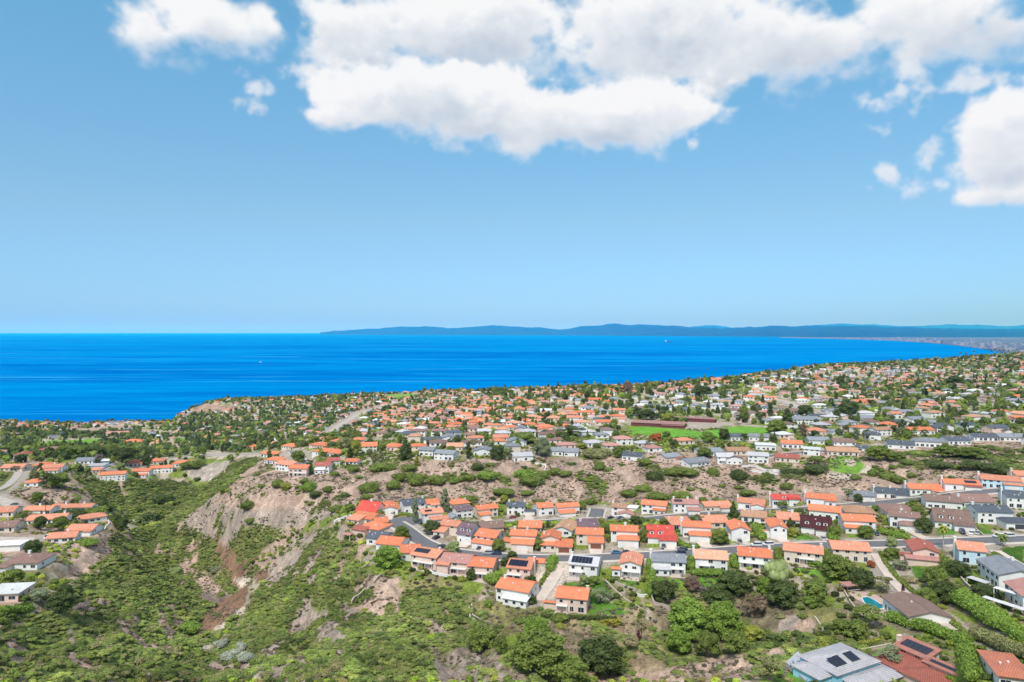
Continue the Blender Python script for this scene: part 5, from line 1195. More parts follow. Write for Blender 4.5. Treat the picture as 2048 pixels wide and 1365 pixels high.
# ---- trees and shrubs that stand out one by one: crown centre, width and height in photo pixels
T(773, 1117, 60, 48, 'dome', 'bright', 'giant round tree with smooth domed crown beside the solar-roofed pink house')
T(803, 1068, 32, 32, 'dome', 'mid', 'round dark yellow-green tree on the outer kerb of the turning loop')
T(889, 1001, 30, 50, 'column', 'greyg', 'tall grey-green tree towering over the roofs behind the loop')
T(830, 1022, 20, 54, 'column', 'greyg', 'slender grey-green tree on the planted island of the loop')
T(862, 1058, 36, 30, 'round', 'dark', 'dark spreading tree shading the planted bank inside the loop')
T(905, 1099, 30, 30, 'round', 'pale', 'feathery light green tree on the kerb of the lower street')
T(760, 1030, 20, 18, 'round', 'mid', 'small tree behind the gable-fronted garage at the turning circle')
T(699, 1018, 20, 18, 'round', 'mid', 'round tree left of the steep red roof'); T(745, 1011, 18, 22, 'round', 'mid', 'round tree between the steep red roof and the orange garage')
T(728, 1003, 14, 14, 'round', 'dark', 'dark little tree above the steep red roof')
T(1013, 1125, 24, 20, 'round', 'dark', 'lower one of two dark rounded trees above the solar-roofed pink house'); T(1024, 1111, 20, 17, 'round', 'dark', 'upper one of two dark rounded trees at the street edge above the solar-roofed pink house')
T(996, 1093, 26, 28, 'round', 'mid', 'bushy tree on the lower street between two orange-roofed houses')
T(1080, 1092, 26, 26, 'round', 'mid', 'garden tree left of the wide orange garage roof'); T(1096, 1050, 10, 20, 'cone', 'dark', 'small dark cypress on the kerb of the upper street')
T(984, 1157, 38, 34, 'bush', 'bright', 'bushy bright green shrub between the lawn and the veranda house')
T(958, 1138, 14, 20, 'round', 'dark', 'dark narrow tree behind the pink house with plain orange roof')
T(1203, 1196, 46, 36, 'airy', 'greyg', 'pale olive tree in a round bed on the corner lawn')
T(1168, 1161, 20, 22, 'round', 'pale', 'pale palm-like tree below the black solar array'); T(1188, 1163, 28, 20, 'round', 'mid', 'leafy green tree below the white house with the solar array')
T(1327, 1187, 50, 50, 'round', 'dark', 'dark dense tree on the terrace below the row of arches')
T(1383, 1240, 84, 92, 'dome', 'bright', 'broad light green tree, the upper left crown of the great clump in the ravine')
T(1453, 1243, 76, 84, 'dome', 'bright', 'broad light green tree, the upper right crown of the great clump in the ravine')
T(1362, 1285, 46, 58, 'round', 'bright', 'lower left crown of the great clump in the ravine'); T(1418, 1290, 50, 60, 'round', 'mid', 'lower middle crown of the great clump in the ravine')
T(1478, 1286, 52, 46, 'round', 'mid', 'lower right crown of the great clump in the ravine'); T(1512, 1268, 40, 34, 'round', 'lime', 'yellow-green rounded tree right of the great clump')
T(1475, 1168, 70, 52, 'dome', 'dark', 'large dark green tree above the great clump, below the balcony house'); T(1440, 1196, 70, 40, 'dome', 'dark', 'low dark tree spreading above the great clump')
T(1386, 1170, 34, 34, 'round', 'brown', 'brownish green tree left of the deep green hedge bank'); T(1408, 1182, 26, 22, 'airy', 'deadg', 'leafless pinkish grey shrub beside the brownish tree')
T(1561, 1145, 56, 56, 'willow', 'pale', 'weeping willow with pale green hanging crown'); T(1530, 1172, 30, 40, 'round', 'bright', 'bright green tree at the left foot of the willow')
T(1576, 1190, 66, 56, 'round', 'dark', 'very dark dense tree right below the willow'); T(1518, 1215, 62, 50, 'airy', 'brown', 'grey-brown open tree between the great clump and the willow')
T(1687, 1138, 66, 52, 'dome', 'mid', 'large smooth domed tree in front of the half hidden cream house'); T(1730, 1160, 46, 50, 'round', 'dark', 'dark tree between the domed tree and the pool gazebo')
T(1638, 1182, 52, 46, 'round', 'mid', 'green tree left of the pool gazebo'); T(1625, 1205, 30, 26, 'round', 'bright', 'small bright tree at the foot of the tree left of the gazebo')
T(1636, 1129, 34, 16, 'round', 'bright', 'small flat-crowned tree on the lawn right of the willow'); T(1744, 1130, 16, 16, 'round', 'rust', 'reddish shrub beside the long curved driveway', name='shrub', cat='shrub')
T(1737, 1066, 32, 30, 'round', 'mid', 'round tree on the drive of the big orange roofed house'); T(1443, 1077, 38, 32, 'dome', 'mid', 'round dark tree on a lawn left of the red-edged gable')
T(1583, 1046, 20, 22, 'cone', 'dark', 'dark pointed tree left of the maroon-roofed house'); T(1589, 1066, 22, 20, 'round', 'lime', 'light green shrubby tree left of the maroon-roofed house')
T(1673, 1065, 26, 32, 'round', 'mid', 'clipped tree between the maroon roof and the big orange roof')
T(1828, 1013, 26, 30, 'column', 'mid', 'first tree of the leafy row between two brown-roofed houses'); T(1842, 1032, 34, 36, 'round', 'mid', 'middle tree of the leafy row between two brown-roofed houses'); T(1852, 1052, 34, 32, 'round', 'dark', 'last tree of the leafy row between two brown-roofed houses')
T(1787, 1085, 22, 26, 'round', 'pale', 'white-flowering tree at the top of the long curved driveway')
T(1963, 1111, 64, 30, 'airy', 'mid', 'feathery spreading tree hiding the apricot roof of the pale blue house'); T(1928, 1140, 44, 36, 'round', 'dark', 'dark rounded tree left of the blue parasol house')
T(1985, 1186, 54, 32, 'round', 'dark', 'dark green tree below the sun deck'); T(1880, 1158, 46, 56, 'round', 'mid', 'tall green tree in the ravine between the driveway and the parasol'); T(1898, 1185, 46, 50, 'round', 'dark', 'dark green tree in the ravine above the giant hedge'); T(1862, 1195, 40, 40, 'round', 'mid', 'green tree leaning over the long curved driveway')
T(1914, 1182, 26, 26, 'airy', 'olive', 'thin olive-yellow tree below the patio wall'); T(1808, 1134, 42, 26, 'airy', 'greyg', 'grey-green grassy palm clump beside the covered porch'); T(1824, 1158, 36, 20, 'bush', 'straw', 'straw-coloured flowering shrub in the ravine garden')
T(1850, 1158, 20, 16, 'bush', 'dark', 'round dark clipped shrub below the covered porch'); T(1790, 1110, 30, 30, 'round', 'mid', 'tree on the bank at the top left of the covered porch')
T(1886, 1212, 20, 16, 'bush', 'lime', 'bright ball-shaped shrub beside the curved driveway'); T(1906, 1238, 18, 14, 'bush', 'lime', 'upper one of two yellow-green shrubs below the ball-shaped one'); T(1918, 1246, 14, 11, 'bush', 'lime', 'lower one of two yellow-green shrubs below the ball-shaped one')
T(1822, 1194, 12, 12, 'bush', 'bright', 'small round shrub on the kerb beside the taupe roof'); T(1842, 1204, 16, 14, 'bush', 'purple', 'purple-leaved shrub on the kerb beside the taupe roof'); T(1808, 1176, 10, 18, 'column', 'purple', 'narrow purple-leaved tree above the taupe roof')
T(1776, 1172, 40, 36, 'airy', 'olive', 'dusty olive tree above the swimming pool'); T(1742, 1238, 74, 50, 'airy', 'mid', 'acacia with flat green crown left of the taupe-roofed house'); T(1722, 1262, 50, 44, 'round', 'mid', 'green tree below the acacia'); T(1690, 1255, 40, 34, 'round', 'mid', 'bushy tree left below the acacia')
T(1664, 1282, 44, 32, 'bush', 'lime', 'yellow-green shrub above the pale blue house'); T(1795, 1322, 60, 52, 'airy', 'greyg', 'grey-leaved olive tree in front of the terracotta solar roof'); T(1546, 1344, 60, 50, 'airy', 'olive', 'loose olive-green tree beside the dirt path at the bottom edge'); T(1775, 1272, 22, 18, 'round', 'mid', 'round tree beside the terracotta solar roof')
T(1658, 1358, 40, 26, 'airy', 'dark', 'dark thin shrub in front of the pale blue house', name='shrub', cat='shrub')
T(1082, 1308, 120, 100, 'dome', 'mid', 'huge dark rounded tree at the bottom, left of a second one'); T(1072, 1262, 58, 54, 'dome', 'bright', 'bright green tree crown at the foot of the garden steps'); T(1206, 1318, 100, 92, 'dome', 'dark', 'huge very dark rounded tree at the bottom of the ravine')
T(1140, 1345, 80, 60, 'dome', 'mid', 'olive-green tree between the two huge dark ones'); T(962, 1282, 62, 60, 'dome', 'mid', 'rounded green tree at the foot of the terraced lawn'); T(1002, 1290, 28, 44, 'round', 'mid', 'narrow green tree beside the huge rounded one')
T(1225, 1247, 48, 22, 'airy', 'yellow', 'bright yellow flowering shrub below the lawn hedge', name='shrub', cat='shrub'); T(1285, 1258, 36, 44, 'airy', 'straw', 'pale yellowish shrub in the dry hollow', name='shrub', cat='shrub'); T(1262, 1290, 40, 36, 'airy', 'straw', 'second pale shrub, lower in the dry hollow', name='shrub', cat='shrub')
T(1278, 1272, 14, 26, 'column', 'purple', 'dark purple shrub between the two pale ones', name='shrub', cat='shrub'); T(1280, 1240, 20, 34, 'column', 'mid', 'thin upright tree beside the diagonal garden wall')
T(1060, 1160, 26, 20, 'round', 'dark', 'dark shrub beside the paved forecourt'); T(1062, 1200, 24, 22, 'round', 'dark', 'dark garden tree between the veranda house and the garage wing'); T(976, 1206, 16, 24, 'bush', 'bright', 'round bright shrub on the terraced lawn')
T(942, 1150, 20, 26, 'round', 'dark', 'cluster tree left of the bushy bright shrub'); T(1120, 1240, 40, 20, 'bush', 'mid', 'low clipped shrub left of the lawn hedge'); T(1120, 1252, 24, 14, 'bush', 'lime', 'yellow-green shrub below the garden steps')
# shrubs dotted over the bare slope
BG = 'shrubs dotted over the bare slope between the plateau and the upper street'
for (x, y, w, h, c, l) in [(735, 973, 44, 32, 'mid', 'largest round shrub on the smooth bare slope below the orange roofs'), (732, 994, 30, 15, 'mid', 'small shrub directly below the largest round one'), (653, 979, 21, 17, 'mid', 'round shrub alone in the middle of the smooth bare slope'),
      (628, 991, 29, 19, 'dark', 'dark oval shrub low on the bare slope beside the dirt road'), (614, 975, 33, 27, 'bright', 'bright round shrub right of the yellow garden strip'), (594, 975, 14, 10, 'mid', 'tiny shrub left of the bright round one'), (553, 968, 26, 24, 'mid', 'left half of the leafy pair above the dirt road'), (569, 972, 22, 24, 'lime', 'lighter right half of the leafy pair above the dirt road'),
      (522, 975, 19, 13, 'mid', 'small oval shrub at the left end of the dirt road'), (607, 963, 20, 13, 'mid', 'small round shrub above the bright round one'), (705, 938, 28, 17, 'mid', 'round shrub just below the small vermilion roof'), (667, 948, 22, 13, 'mid', 'small shrub below the brick-red stepped house'),
      (786, 970, 34, 24, 'mid', 'shrub at the left end of the big shrub group on the bare slope'), (797, 951, 32, 26, 'mid', 'upper left shrub of the big shrub group'), (831, 957, 42, 36, 'mid', 'largest shrub of the big shrub group'), (869, 960, 40, 28, 'mid', 'right-hand oval shrub of the big shrub group'), (760, 938, 60, 15, 'mid', 'long low shrub below the curved drive of the mesa'), (815, 938, 40, 16, 'mid', 'flat shrub above the big shrub group'),
      (912, 961, 30, 18, 'mid', 'left shrub of a pair on the slope below the grey house'), (938, 958, 30, 17, 'mid', 'right shrub of a pair on the slope below the grey house'), (972, 957, 46, 19, 'bright', 'broad shrub right of the pair below the grey house'), (1048, 947, 44, 30, 'bright', 'big bright shrub in the hollow below the pale-roofed house'), (955, 934, 27, 22, 'dark', 'dark shrub at the plateau edge under the dark tree'),
      (980, 930, 20, 11, 'mid', 'small shrub at the plateau edge'), (1090, 950, 26, 20, 'mid', 'left shrub beside the white steps on the slope'), (1110, 945, 28, 20, 'mid', 'right shrub beside the white steps on the slope'), (1131, 950, 30, 15, 'mid', 'slanting shrub right of the white steps'), (1200, 932, 25, 22, 'mid', 'round shrub under the flowering hedge'),
      (1063, 970, 62, 18, 'mid', 'long shrub in the middle of the brown slope'), (1008, 987, 46, 17, 'mid', 'long shrub behind the roofs of the upper street'), (1056, 988, 28, 13, 'mid', 'shrub right of the long one behind the roofs'), (1195, 974, 16, 9, 'mid', 'tiny shrub on the slope track'), (1212, 966, 12, 8, 'lime', 'tiny yellowish shrub on the slope track'), (1108, 973, 11, 8, 'mid', 'tiny shrub left on the slope track'),
      (1310, 950, 38, 28, 'dark', 'dark shrub left of the olive mass below the long glass front'), (1352, 946, 46, 20, 'mid', 'left half of the olive mass below the long glass front'), (1382, 948, 42, 20, 'mid', 'right half of the olive mass below the long glass front'), (1430, 942, 28, 25, 'mid', 'round shrub below the terrace of the arched gable'), (1484, 949, 40, 26, 'dark', 'dark triple shrub below the striped terraces'), (1478, 955, 30, 16, 'dark', 'lower dark shrub below the striped terraces'),
      (1590, 943, 50, 15, 'dark', 'left half of the long dark shrub below the golf green'), (1640, 944, 50, 14, 'dark', 'right half of the long dark shrub below the golf green'), (1480, 975, 24, 11, 'mid', 'small shrub in the middle of the dry slope'), (1577, 973, 28, 18, 'mid', 'round shrub above the bright red roof'), (1498, 987, 38, 15, 'mid', 'flat shrub above the salmon roofs'), (1384, 979, 18, 8, 'mid', 'tiny flat shrub above the vermilion roof'), (1446, 973, 14, 8, 'mid', 'tiny shrub left in the middle of the dry slope'),
      (1320, 994, 50, 18, 'mid', 'left half of the long shrub bank behind the upper street'), (1366, 993, 52, 19, 'mid', 'right half of the long shrub bank behind the upper street'), (1260, 990, 40, 16, 'mid', 'slanting shrub bank above the tan-pink roof'), (1290, 979, 36, 14, 'mid', 'upper part of the slanting shrub bank'), (1749, 947, 22, 18, 'mid', 'shrub right of the sandy golf bunker'), (1788, 934, 17, 13, 'mid', 'left one of two small round shrubs on the east slope'), (1805, 932, 13, 9, 'mid', 'right one of two small round shrubs on the east slope'),
      (1827, 951, 20, 14, 'mid', 'small dark shrub below the two small round ones'), (1780, 953, 32, 22, 'mid', 'olive shrub left of the small dark one'), (1803, 960, 36, 20, 'mid', 'broad olive shrub above the vermilion roof with the yellow screen'), (1714, 957, 22, 11, 'mid', 'low shrub below the golf green'), (1821, 925, 28, 14, 'mid', 'shrub at the top of the east slope'), (1890, 928, 50, 22, 'dark', 'big olive shrub right of the bare patch on the east slope'), (1915, 934, 34, 15, 'mid', 'low shrub beside the big olive one'),
      (1960, 930, 50, 24, 'dark', 'left one of the two largest shrubs on the east slope'), (2005, 938, 60, 30, 'dark', 'right one of the two largest shrubs on the east slope'), (2040, 950, 30, 16, 'mid', 'shrub above the white corner chimney'), (735, 1035, 16, 12, 'mid', 'small shrub beside the red roof terrace'), (490, 1020, 32, 24, 'mid', 'single round shrub high on the grey scree slope'), (497, 1048, 20, 16, 'mid', 'single round shrub low on the grey scree slope'),
      (668, 1018, 34, 18, 'mid', 'dark shrub at the end of the dirt road'), (445, 985, 26, 14, 'mid', 'slanting oval shrub on the sandy saddle'), (392, 960, 14, 11, 'dark', 'lonely shrub in the bare brown bowl')]:
    T(x, y, w, h, 'bush', c, l, BG)
# canyon
T(438, 1287, 28, 28, 'bush', 'silver', 'silvery grey-green shrub, the upper left of four in the canyon bottom'); T(452, 1308, 34, 30, 'bush', 'silver', 'silvery grey-green shrub, the lower left of four in the canyon bottom'); T(480, 1293, 22, 34, 'bush', 'silver', 'silvery grey-green shrub, the tall upright one of four in the canyon bottom'); T(488, 1316, 34, 26, 'bush', 'silver', 'silvery grey-green shrub, the lower right of four in the canyon bottom')
T(163, 1222, 42, 32, 'airy', 'deadg', 'leafless grey thicket beside the trail on the west hill', name='shrub', cat='shrub'); T(318, 1000, 40, 24, 'bush', 'dark', 'dark thicket at the head of the canyon'); T(345, 1140, 26, 22, 'bush', 'pale', 'pale flowering shrub on the green canyon side')
T(428, 1142, 24, 20, 'bush', 'greyg', 'blue-green shrub on the bare strip of the canyon side'); T(372, 1250, 44, 36, 'bush', 'bright', 'vivid green shrub beside the reddish canyon bottom'); T(700, 1048, 22, 12, 'bush', 'lime', 'lime green shrub above the white curved terrace')
# west hill
T(77, 1047, 24, 30, 'round', 'dark', 'left one of two round courtyard trees among the salmon roofs'); T(115, 1049, 32, 32, 'round', 'mid', 'right one of two round courtyard trees among the salmon roofs'); T(38, 1034, 34, 28, 'airy', 'mid', 'open tree with pale trunk at the west lane'); T(57, 1097, 34, 34, 'round', 'dark', 'dark round tree at the end of the white carport roof')
T(110, 1070, 17, 12, 'round', 'purple', 'purple-leaved tree beside the white van', seed=1); T(110, 1206, 50, 42, 'dome', 'dark', 'dark rounded conifer right of the pink flat-roofed house'); T(68, 1192, 36, 28, 'dome', 'greyg', 'smooth grey-green tree behind the pink flat-roofed house'); T(124, 1184, 28, 34, 'round', 'dark', 'tall dark tree above the rounded conifer')
T(18, 1155, 40, 34, 'round', 'mid', 'bushy tree at the west edge below the brown-pink roof'); T(85, 965, 34, 34, 'airy', 'dark', 'left spreading pine below the hilltop villa'); T(106, 962, 42, 30, 'round', 'mid', 'right spreading pine below the hilltop villa'); T(289, 915, 24, 36, 'cone', 'dark', 'dark pointed conifer among the orange roof blocks')
T(193, 921, 22, 22, 'airy', 'deadg', 'leafless grey tree beside the flat white building'); T(122, 905, 38, 26, 'dome', 'mid', 'broad domed tree behind the hilltop villa'); T(222, 921, 16, 18, 'column', 'lime', 'light yellow-green tree left of the orange roof blocks'); T(30, 935, 30, 20, 'bush', 'brown', 'brown dry thicket on the west knoll')
T(150, 904, 40, 24, 'round', 'mid', 'green tree right of the broad domed one'); T(182, 905, 44, 22, 'round', 'dark', 'dark tree in the middle of the tree belt'); T(236, 912, 44, 30, 'round', 'dark', 'dark tree at the right end of the tree belt'); T(210, 903, 34, 22, 'round', 'mid', 'green tree left of the end of the tree belt'); T(378, 933, 50, 14, 'bush', 'mid', 'clipped shrubs under the broad hipped roof')
T(125, 887, 12, 18, 'cone', 'dark', 'dark pointed conifer in front of the sports field'); T(226, 885, 12, 20, 'column', 'dark', 'dark upright tree left of the turquoise pool'); T(396, 888, 12, 26, 'cone', 'dark', 'left one of two tall dark trees in the valley'); T(416, 883, 12, 40, 'column', 'dark', 'right one of two tall dark trees in the valley'); T(402, 903, 16, 20, 'round', 'mid', 'round tree at the road junction'); T(125, 1028, 60, 14, 'bush', 'dark', 'long dark shrub belt between the salmon roofs'); T(180, 1030, 50, 16, 'bush', 'mid', 'green shrub belt at the end of the salmon roofs'); T(165, 1080, 46, 22, 'bush', 'bright', 'bright ivy bank below the curved terrace')
# little mesa and plateau edge
T(809, 899, 30, 50, 'cone', 'dark', 'tall dark pine at the end of the little mesa'); T(709, 897, 24, 36, 'round', 'lime', 'yellow-green tree on the little mesa'); T(699, 908, 20, 26, 'column', 'dark', 'dark tree in front of the yellow-green one'); T(690, 888, 32, 26, 'round', 'olive', 'olive-grey tree behind the yellow-green one')
T(627, 883, 24, 20, 'round', 'mid', 'round green tree in front of a pale orange roof'); T(601, 888, 30, 15, 'bush', 'mid', 'clipped green tree mass left of the mesa street'); T(762, 897, 19, 15, 'round', 'mid', 'ball-shaped tree between two orange-red roofs'); T(621, 941, 13, 22, 'column', 'dark', 'dark cypress between the pink-red and the white stepped house'); T(592, 915, 28, 26, 'round', 'mid', 'tree beside the lower end of the mesa street')
T(833, 925, 18, 22, 'column', 'yellow', 'bright yellow-green shrub tumbling down the plateau edge', name='shrub', cat='shrub'); T(995, 908, 29, 30, 'round', 'dark', 'very dark tree left of the white house with pale roof'); T(1021, 908, 20, 28, 'column', 'greyg', 'grey-green tree right of the very dark one'); T(1084, 896, 36, 40, 'round', 'greyg', 'large grey-green tree with bare trunk at the plateau edge')
T(1045, 878, 56, 24, 'round', 'mid', 'long spreading green tree behind the pale roofs'); T(902, 901, 20, 16, 'round', 'mid', 'round tree beside the apricot roof'); T(937, 902, 19, 38, 'column', 'dark', 'tall dark tree right of the grey roofed house'); T(1142, 867, 60, 26, 'airy', 'dark', 'wide dark open tree among the grey roofs')
T(1238, 905, 23, 26, 'round', 'mid', 'green tree left of the blue-grey roofed house'); T(1165, 894, 24, 12, 'round', 'lime', 'light yellow-green round tree behind the grey roof pair'); T(1195, 912, 60, 18, 'bush', 'olive', 'long flowering hedge at the plateau edge'); T(1292, 925, 32, 18, 'bush', 'mid', 'clipped shrub right of the blue-grey roofed house')
T(1411, 906, 30, 22, 'round', 'mid', 'round tree behind the broad dark grey roof'); T(1296, 831, 40, 22, 'dome', 'dark', 'dark domed tree left of the maroon terraces'); T(1338, 837, 30, 20, 'round', 'lime', 'brilliant yellow-green round tree above the maroon terraces'); T(1274, 824, 22, 19, 'round', 'dark', 'round dark tree left of the domed one')
T(1417, 876, 25, 25, 'round', 'bright', 'bright green round tree below the playing field'); T(1449, 870, 21, 24, 'round', 'dark', 'dark tree right of the bright green round one'); T(1314, 876, 25, 18, 'round', 'rust', 'rust-red round tree below the playing field'); T(1335, 870, 17, 13, 'round', 'mid', 'small round tree right of the rust-red one')
T(1491, 821, 21, 42, 'cone', 'mid', 'tall pointed conifer above the playing field'); T(1470, 802, 14, 18, 'cone', 'dark', 'small pointed conifer left of the tall one'); T(1527, 802, 13, 24, 'column', 'dark', 'upright dark tree right of the tall conifer'); T(1543, 821, 17, 30, 'column', 'dark', 'dark cypress-like tree right of the playing field'); T(1578, 836, 30, 38, 'column', 'dark', 'double dark conifer beside the pale grey terrace')
T(1558, 855, 40, 30, 'dome', 'mid', 'broad bushy tree at the right end of the playing field'); T(1304, 773, 15, 17, 'round', 'yellow', 'yellowish round tree on the skyline'); T(1256, 779, 20, 30, 'round', 'brown', 'tall brown-green tree on the skyline'); T(1410, 785, 34, 24, 'dome', 'dark', 'broad dark tree on the skyline above the pale terraces')
T(1839, 765, 16, 21, 'cone', 'dark', 'dark pointed tree alone in the far eastern rows'); T(1809, 813, 14, 28, 'column', 'dark', 'dark upright tree in the eastern rows'); T(1705, 819, 38, 30, 'round', 'dark', 'large very dark tree in the eastern rows'); T(1676, 831, 23, 26, 'column', 'dark', 'dark tree left of the large very dark one'); T(1616, 823, 30, 26, 'round', 'dark', 'dark tree above the salmon roofed pink house')
T(1674, 795, 12, 21, 'column', 'dark', 'slim dark tree in the eastern rows'); T(1684, 764, 16, 24, 'round', 'dark', 'dark tree standing among the far pale houses'); T(1916, 763, 32, 21, 'round', 'dark', 'wide dark tree on the far eastern slope'); T(1780, 895, 1, 1, 'round', 'dark', 'x') if False else None
T(1766, 908, 48, 32, 'dome', 'mid', 'large rounded tree below the dark flat roof'); T(1800, 915, 34, 22, 'dome', 'mid', 'rounded tree right of the large one under the utility pole'); T(1818, 930, 1, 1, 'round', 'dark', 'x') if False else None
T(1905, 905, 50, 26, 'dome', 'mid', 'broad green tree below the ridge terraces'); T(1955, 908, 50, 26, 'dome', 'mid', 'second broad green tree below the ridge, further east'); T(1893, 902, 14, 32, 'airy', 'lime', 'thin young tree in front of the barrel-roofed house'); T(1636, 925, 50, 22, 'airy', 'mid', 'leafy palm-like thicket beside the golf green'); T(1610, 861, 20, 36, 'column', 'brown', 'thin pine with bare trunk left of the salmon roofed pink house')
T(1700, 992, 26, 28, 'airy', 'greyg', 'pale-barked gum tree left of the plain grey roof'); T(1720, 998, 18, 20, 'round', 'dark', 'dark shrub tree in front of the plain grey roof'); T(1469, 1020, 21, 38, 'cone', 'dark', 'dark conifer on the upper street between two salmon-roofed houses'); T(1408, 1006, 18, 22, 'round', 'mid', 'light tree between the solar house and the wide salmon roof')
T(1164, 1012, 18, 22, 'round', 'mid', 'palm-like garden tree beside the last house before the cross street'); T(1141, 1048, 10, 16, 'round', 'mid', 'small kerb tree beside the tan tiled roof'); T(1019, 1015, 16, 22, 'airy', 'deadg', 'bare pale tree in front of the green-grey roof'); T(1009, 1001, 18, 22, 'round', 'lime', 'lime green tree behind the green-grey roof'); T(1045, 1072, 26, 18, 'bush', 'bright', 'hedge-like shrub below the plain low vermilion roof')
T(1272, 1042, 24, 20, 'round', 'dark', 'dark round tree on the kerb south of the upper street'); T(1329, 1046, 18, 18, 'round', 'mid', 'green tree right of the pale forecourt'); T(1405, 1040, 26, 26, 'airy', 'greyg', 'white-flowering thin tree left of the wide salmon roof'); T(1290, 1072, 22, 30, 'round', 'mid', 'dense tree left of the bright red dormer house'); T(1213, 1060, 24, 20, 'round', 'mid', 'green tree behind the vermilion roofs east of the cross street')
T(1449, 1051, 12, 12, 'round', 'mid', 'small tree above the lower salmon garage roof'); T(1566, 1008, 22, 14, 'round', 'mid', 'round tree in front of the bright red roof with arched dormer'); T(1752, 1018, 14, 14, 'round', 'bright', 'clipped round tree right of the low tan-brown roof'); T(930, 1019, 1, 1, 'round', 'dark', 'x') if False else None
T(975, 1020, 40, 14, 'bush', 'mid', 'clipped shrub mass behind the hipped orange roof'); T(935, 1002, 40, 18, 'round', 'mid', 'round green tree behind the hipped orange roof'); T(1180, 1005, 30, 14, 'bush', 'mid', 'shrub bank at the end of the cross street')
p = hit(1887, 1101); palm(p.x, p.y, p.z, 10, 'lime', 'single palm with feathery yellow-green crown on the lower street kerb', spread=3.2)
p = hit(2005, 1093); palm(p.x, p.y, p.z, 4.5, 'mid', 'short palm on the lawn bank at the east end of the street', spread=3.4)
p = hit(1167, 1030); palm(p.x, p.y, p.z, 6.5, 'mid', 'palm in the garden at the cross street corner', spread=2.2)
for i, (x, y) in enumerate([(1932, 706), (1948, 706), (1921, 708), (1983, 700), (1990, 700), (1999, 699), (2008, 700), (2017, 700)]):
    s_ = (x - 1024) / F; k = 900
    d_ = _interp(D, np.full(3000, s_), _fine); row = HZ + F * d_ / _fy; kk = int(np.argmin(np.where(d_ < HCAM - 4, row, 9999))); Yq = _fy[kk]
    palm(s_ * Yq, Yq, HCAM - float(d_[kk]), 17 + (i * 5 % 7), 'dark', ['tallest palm of a pair against the bay, right of the headland tip', 'palm beside the tallest one near the headland tip', 'palm nearest to the headland tip', 'first palm of the row of five on the far east headland', 'second palm of the row of five on the far east headland', 'third palm of the row of five on the far east headland', 'fourth palm of the row of five on the far east headland', 'last palm of the row of five on the far east headland'][i], 'palms on the far east headland', spread=5)
# hedges
hedge("1784,1243 1830,1258 1880,1274 1925,1290", 4.0, 3.6, 'bright', 'long clipped hedge above the terracotta solar roof')
hedge("1930,1292 1936,1320 1940,1345 1944,1362", 4.4, 3.8, 'bright', 'hedge turning down between the two red-roofed houses at the lower right')
hedge("1926,1210 1950,1224 1975,1240 2000,1258", 7.2, 5.4, 'bright', 'giant rounded hedge below the patio wall'); hedge("1955,1280 1990,1292 2060,1318", 5, 3.6, 'olive', 'loose hedge belt across the lower right garden')
hedge("2012,1262 2030,1276 2052,1292", 5, 4.4, 'bright', 'bushy end of the giant hedge at the east edge'); hedge("1667,1295 1695,1310 1725,1330 1752,1345", 3.2, 2.6, 'mid', 'hedge curving along the roof of the pale blue house')
hedge("1722,1290 1750,1285 1772,1278", 1.6, 1.2, 'lime', 'low lime hedge above the small curved lawn'); hedge("1762,1108 1772,1128 1795,1158 1828,1188 1870,1222 1905,1250 1930,1268", 2.0, 1.3, 'mid', 'narrow hedge following the long curved driveway on its right')
hedge("1100,1142 1107,1126", 4.2, 3.6, 'bright', 'tall clipped hedge block at the top of the long paved drive'); hedge("1078,1175 1088,1160 1098,1146", 1.8, 1.6, 'mid', 'clipped hedge along the left side of the long paved drive')
hedge("1301,1130 1303,1150 1303,1172 1302,1192", 3.2, 3.4, 'bright', 'tall hedge left of the weathered grey roof'); hedge("1382,1125 1382,1140", 3.6, 3, 'bright', 'short hedge between the grey and the apricot roof'); hedge("1468,1120 1470,1136", 3.4, 3, 'bright', 'short hedge between the apricot and the orange roof')
hedge("1556,1108 1557,1122", 3.5, 3, 'mid', 'short hedge left of the cream house with salmon roof'); hedge("1653,1112 1655,1126", 4, 3, 'mid', 'short hedge between the two salmon-roofed cream houses')
hedge("1512,1058 1518,1068 1524,1080", 4.0, 3.2, 'bright', 'clipped hedge between the two orange front gables'); hedge("1655,1062 1662,1078 1672,1085", 3.4, 2.8, 'bright', 'clipped hedge right of the maroon-roofed house'); hedge("1768,1068 1790,1074 1812,1080", 3.4, 2.4, 'bright', 'hedge bank below the curved brown garage roof')
hedge("1390,1150 1440,1151", 4.5, 2.6, 'bright', 'deep green hedge bank below the pale apricot roof'); hedge("1086,1236 1130,1238 1180,1240 1230,1240", 1.6, 1.4, 'dark', 'thin dark hedge along the edge of the corner lawn'); hedge("0,1232 28,1228 58,1224", 3, 2.6, 'bright', 'clipped hedge in front of the pink flat-roofed house')
hedge("1206,1056 1235,1054 1265,1056", 2.4, 2, 'bright', 'hedge row behind the vermilion roofs east of the cross street'); hedge("1352,1085 1372,1096 1392,1098", 3, 2.2, 'bright', 'sloping hedge right of the bright red dormer house'); hedge("2045,1050 2052,1060", 2, 2, 'mid', 'hedge cut by the east edge')
hedge("1866,1118 1885,1128 1900,1140", 4.5, 3.4, 'mid', 'thick hedge beside the brick-red gable roof'); hedge("1990,1112 2010,1126 2035,1148", 2.6, 1.8, 'mid', 'hedge along the side drive at the east edge'); hedge("2020,1290 2060,1302", 3, 2, 'lime', 'lime green shrub hedge at the lower east edge')
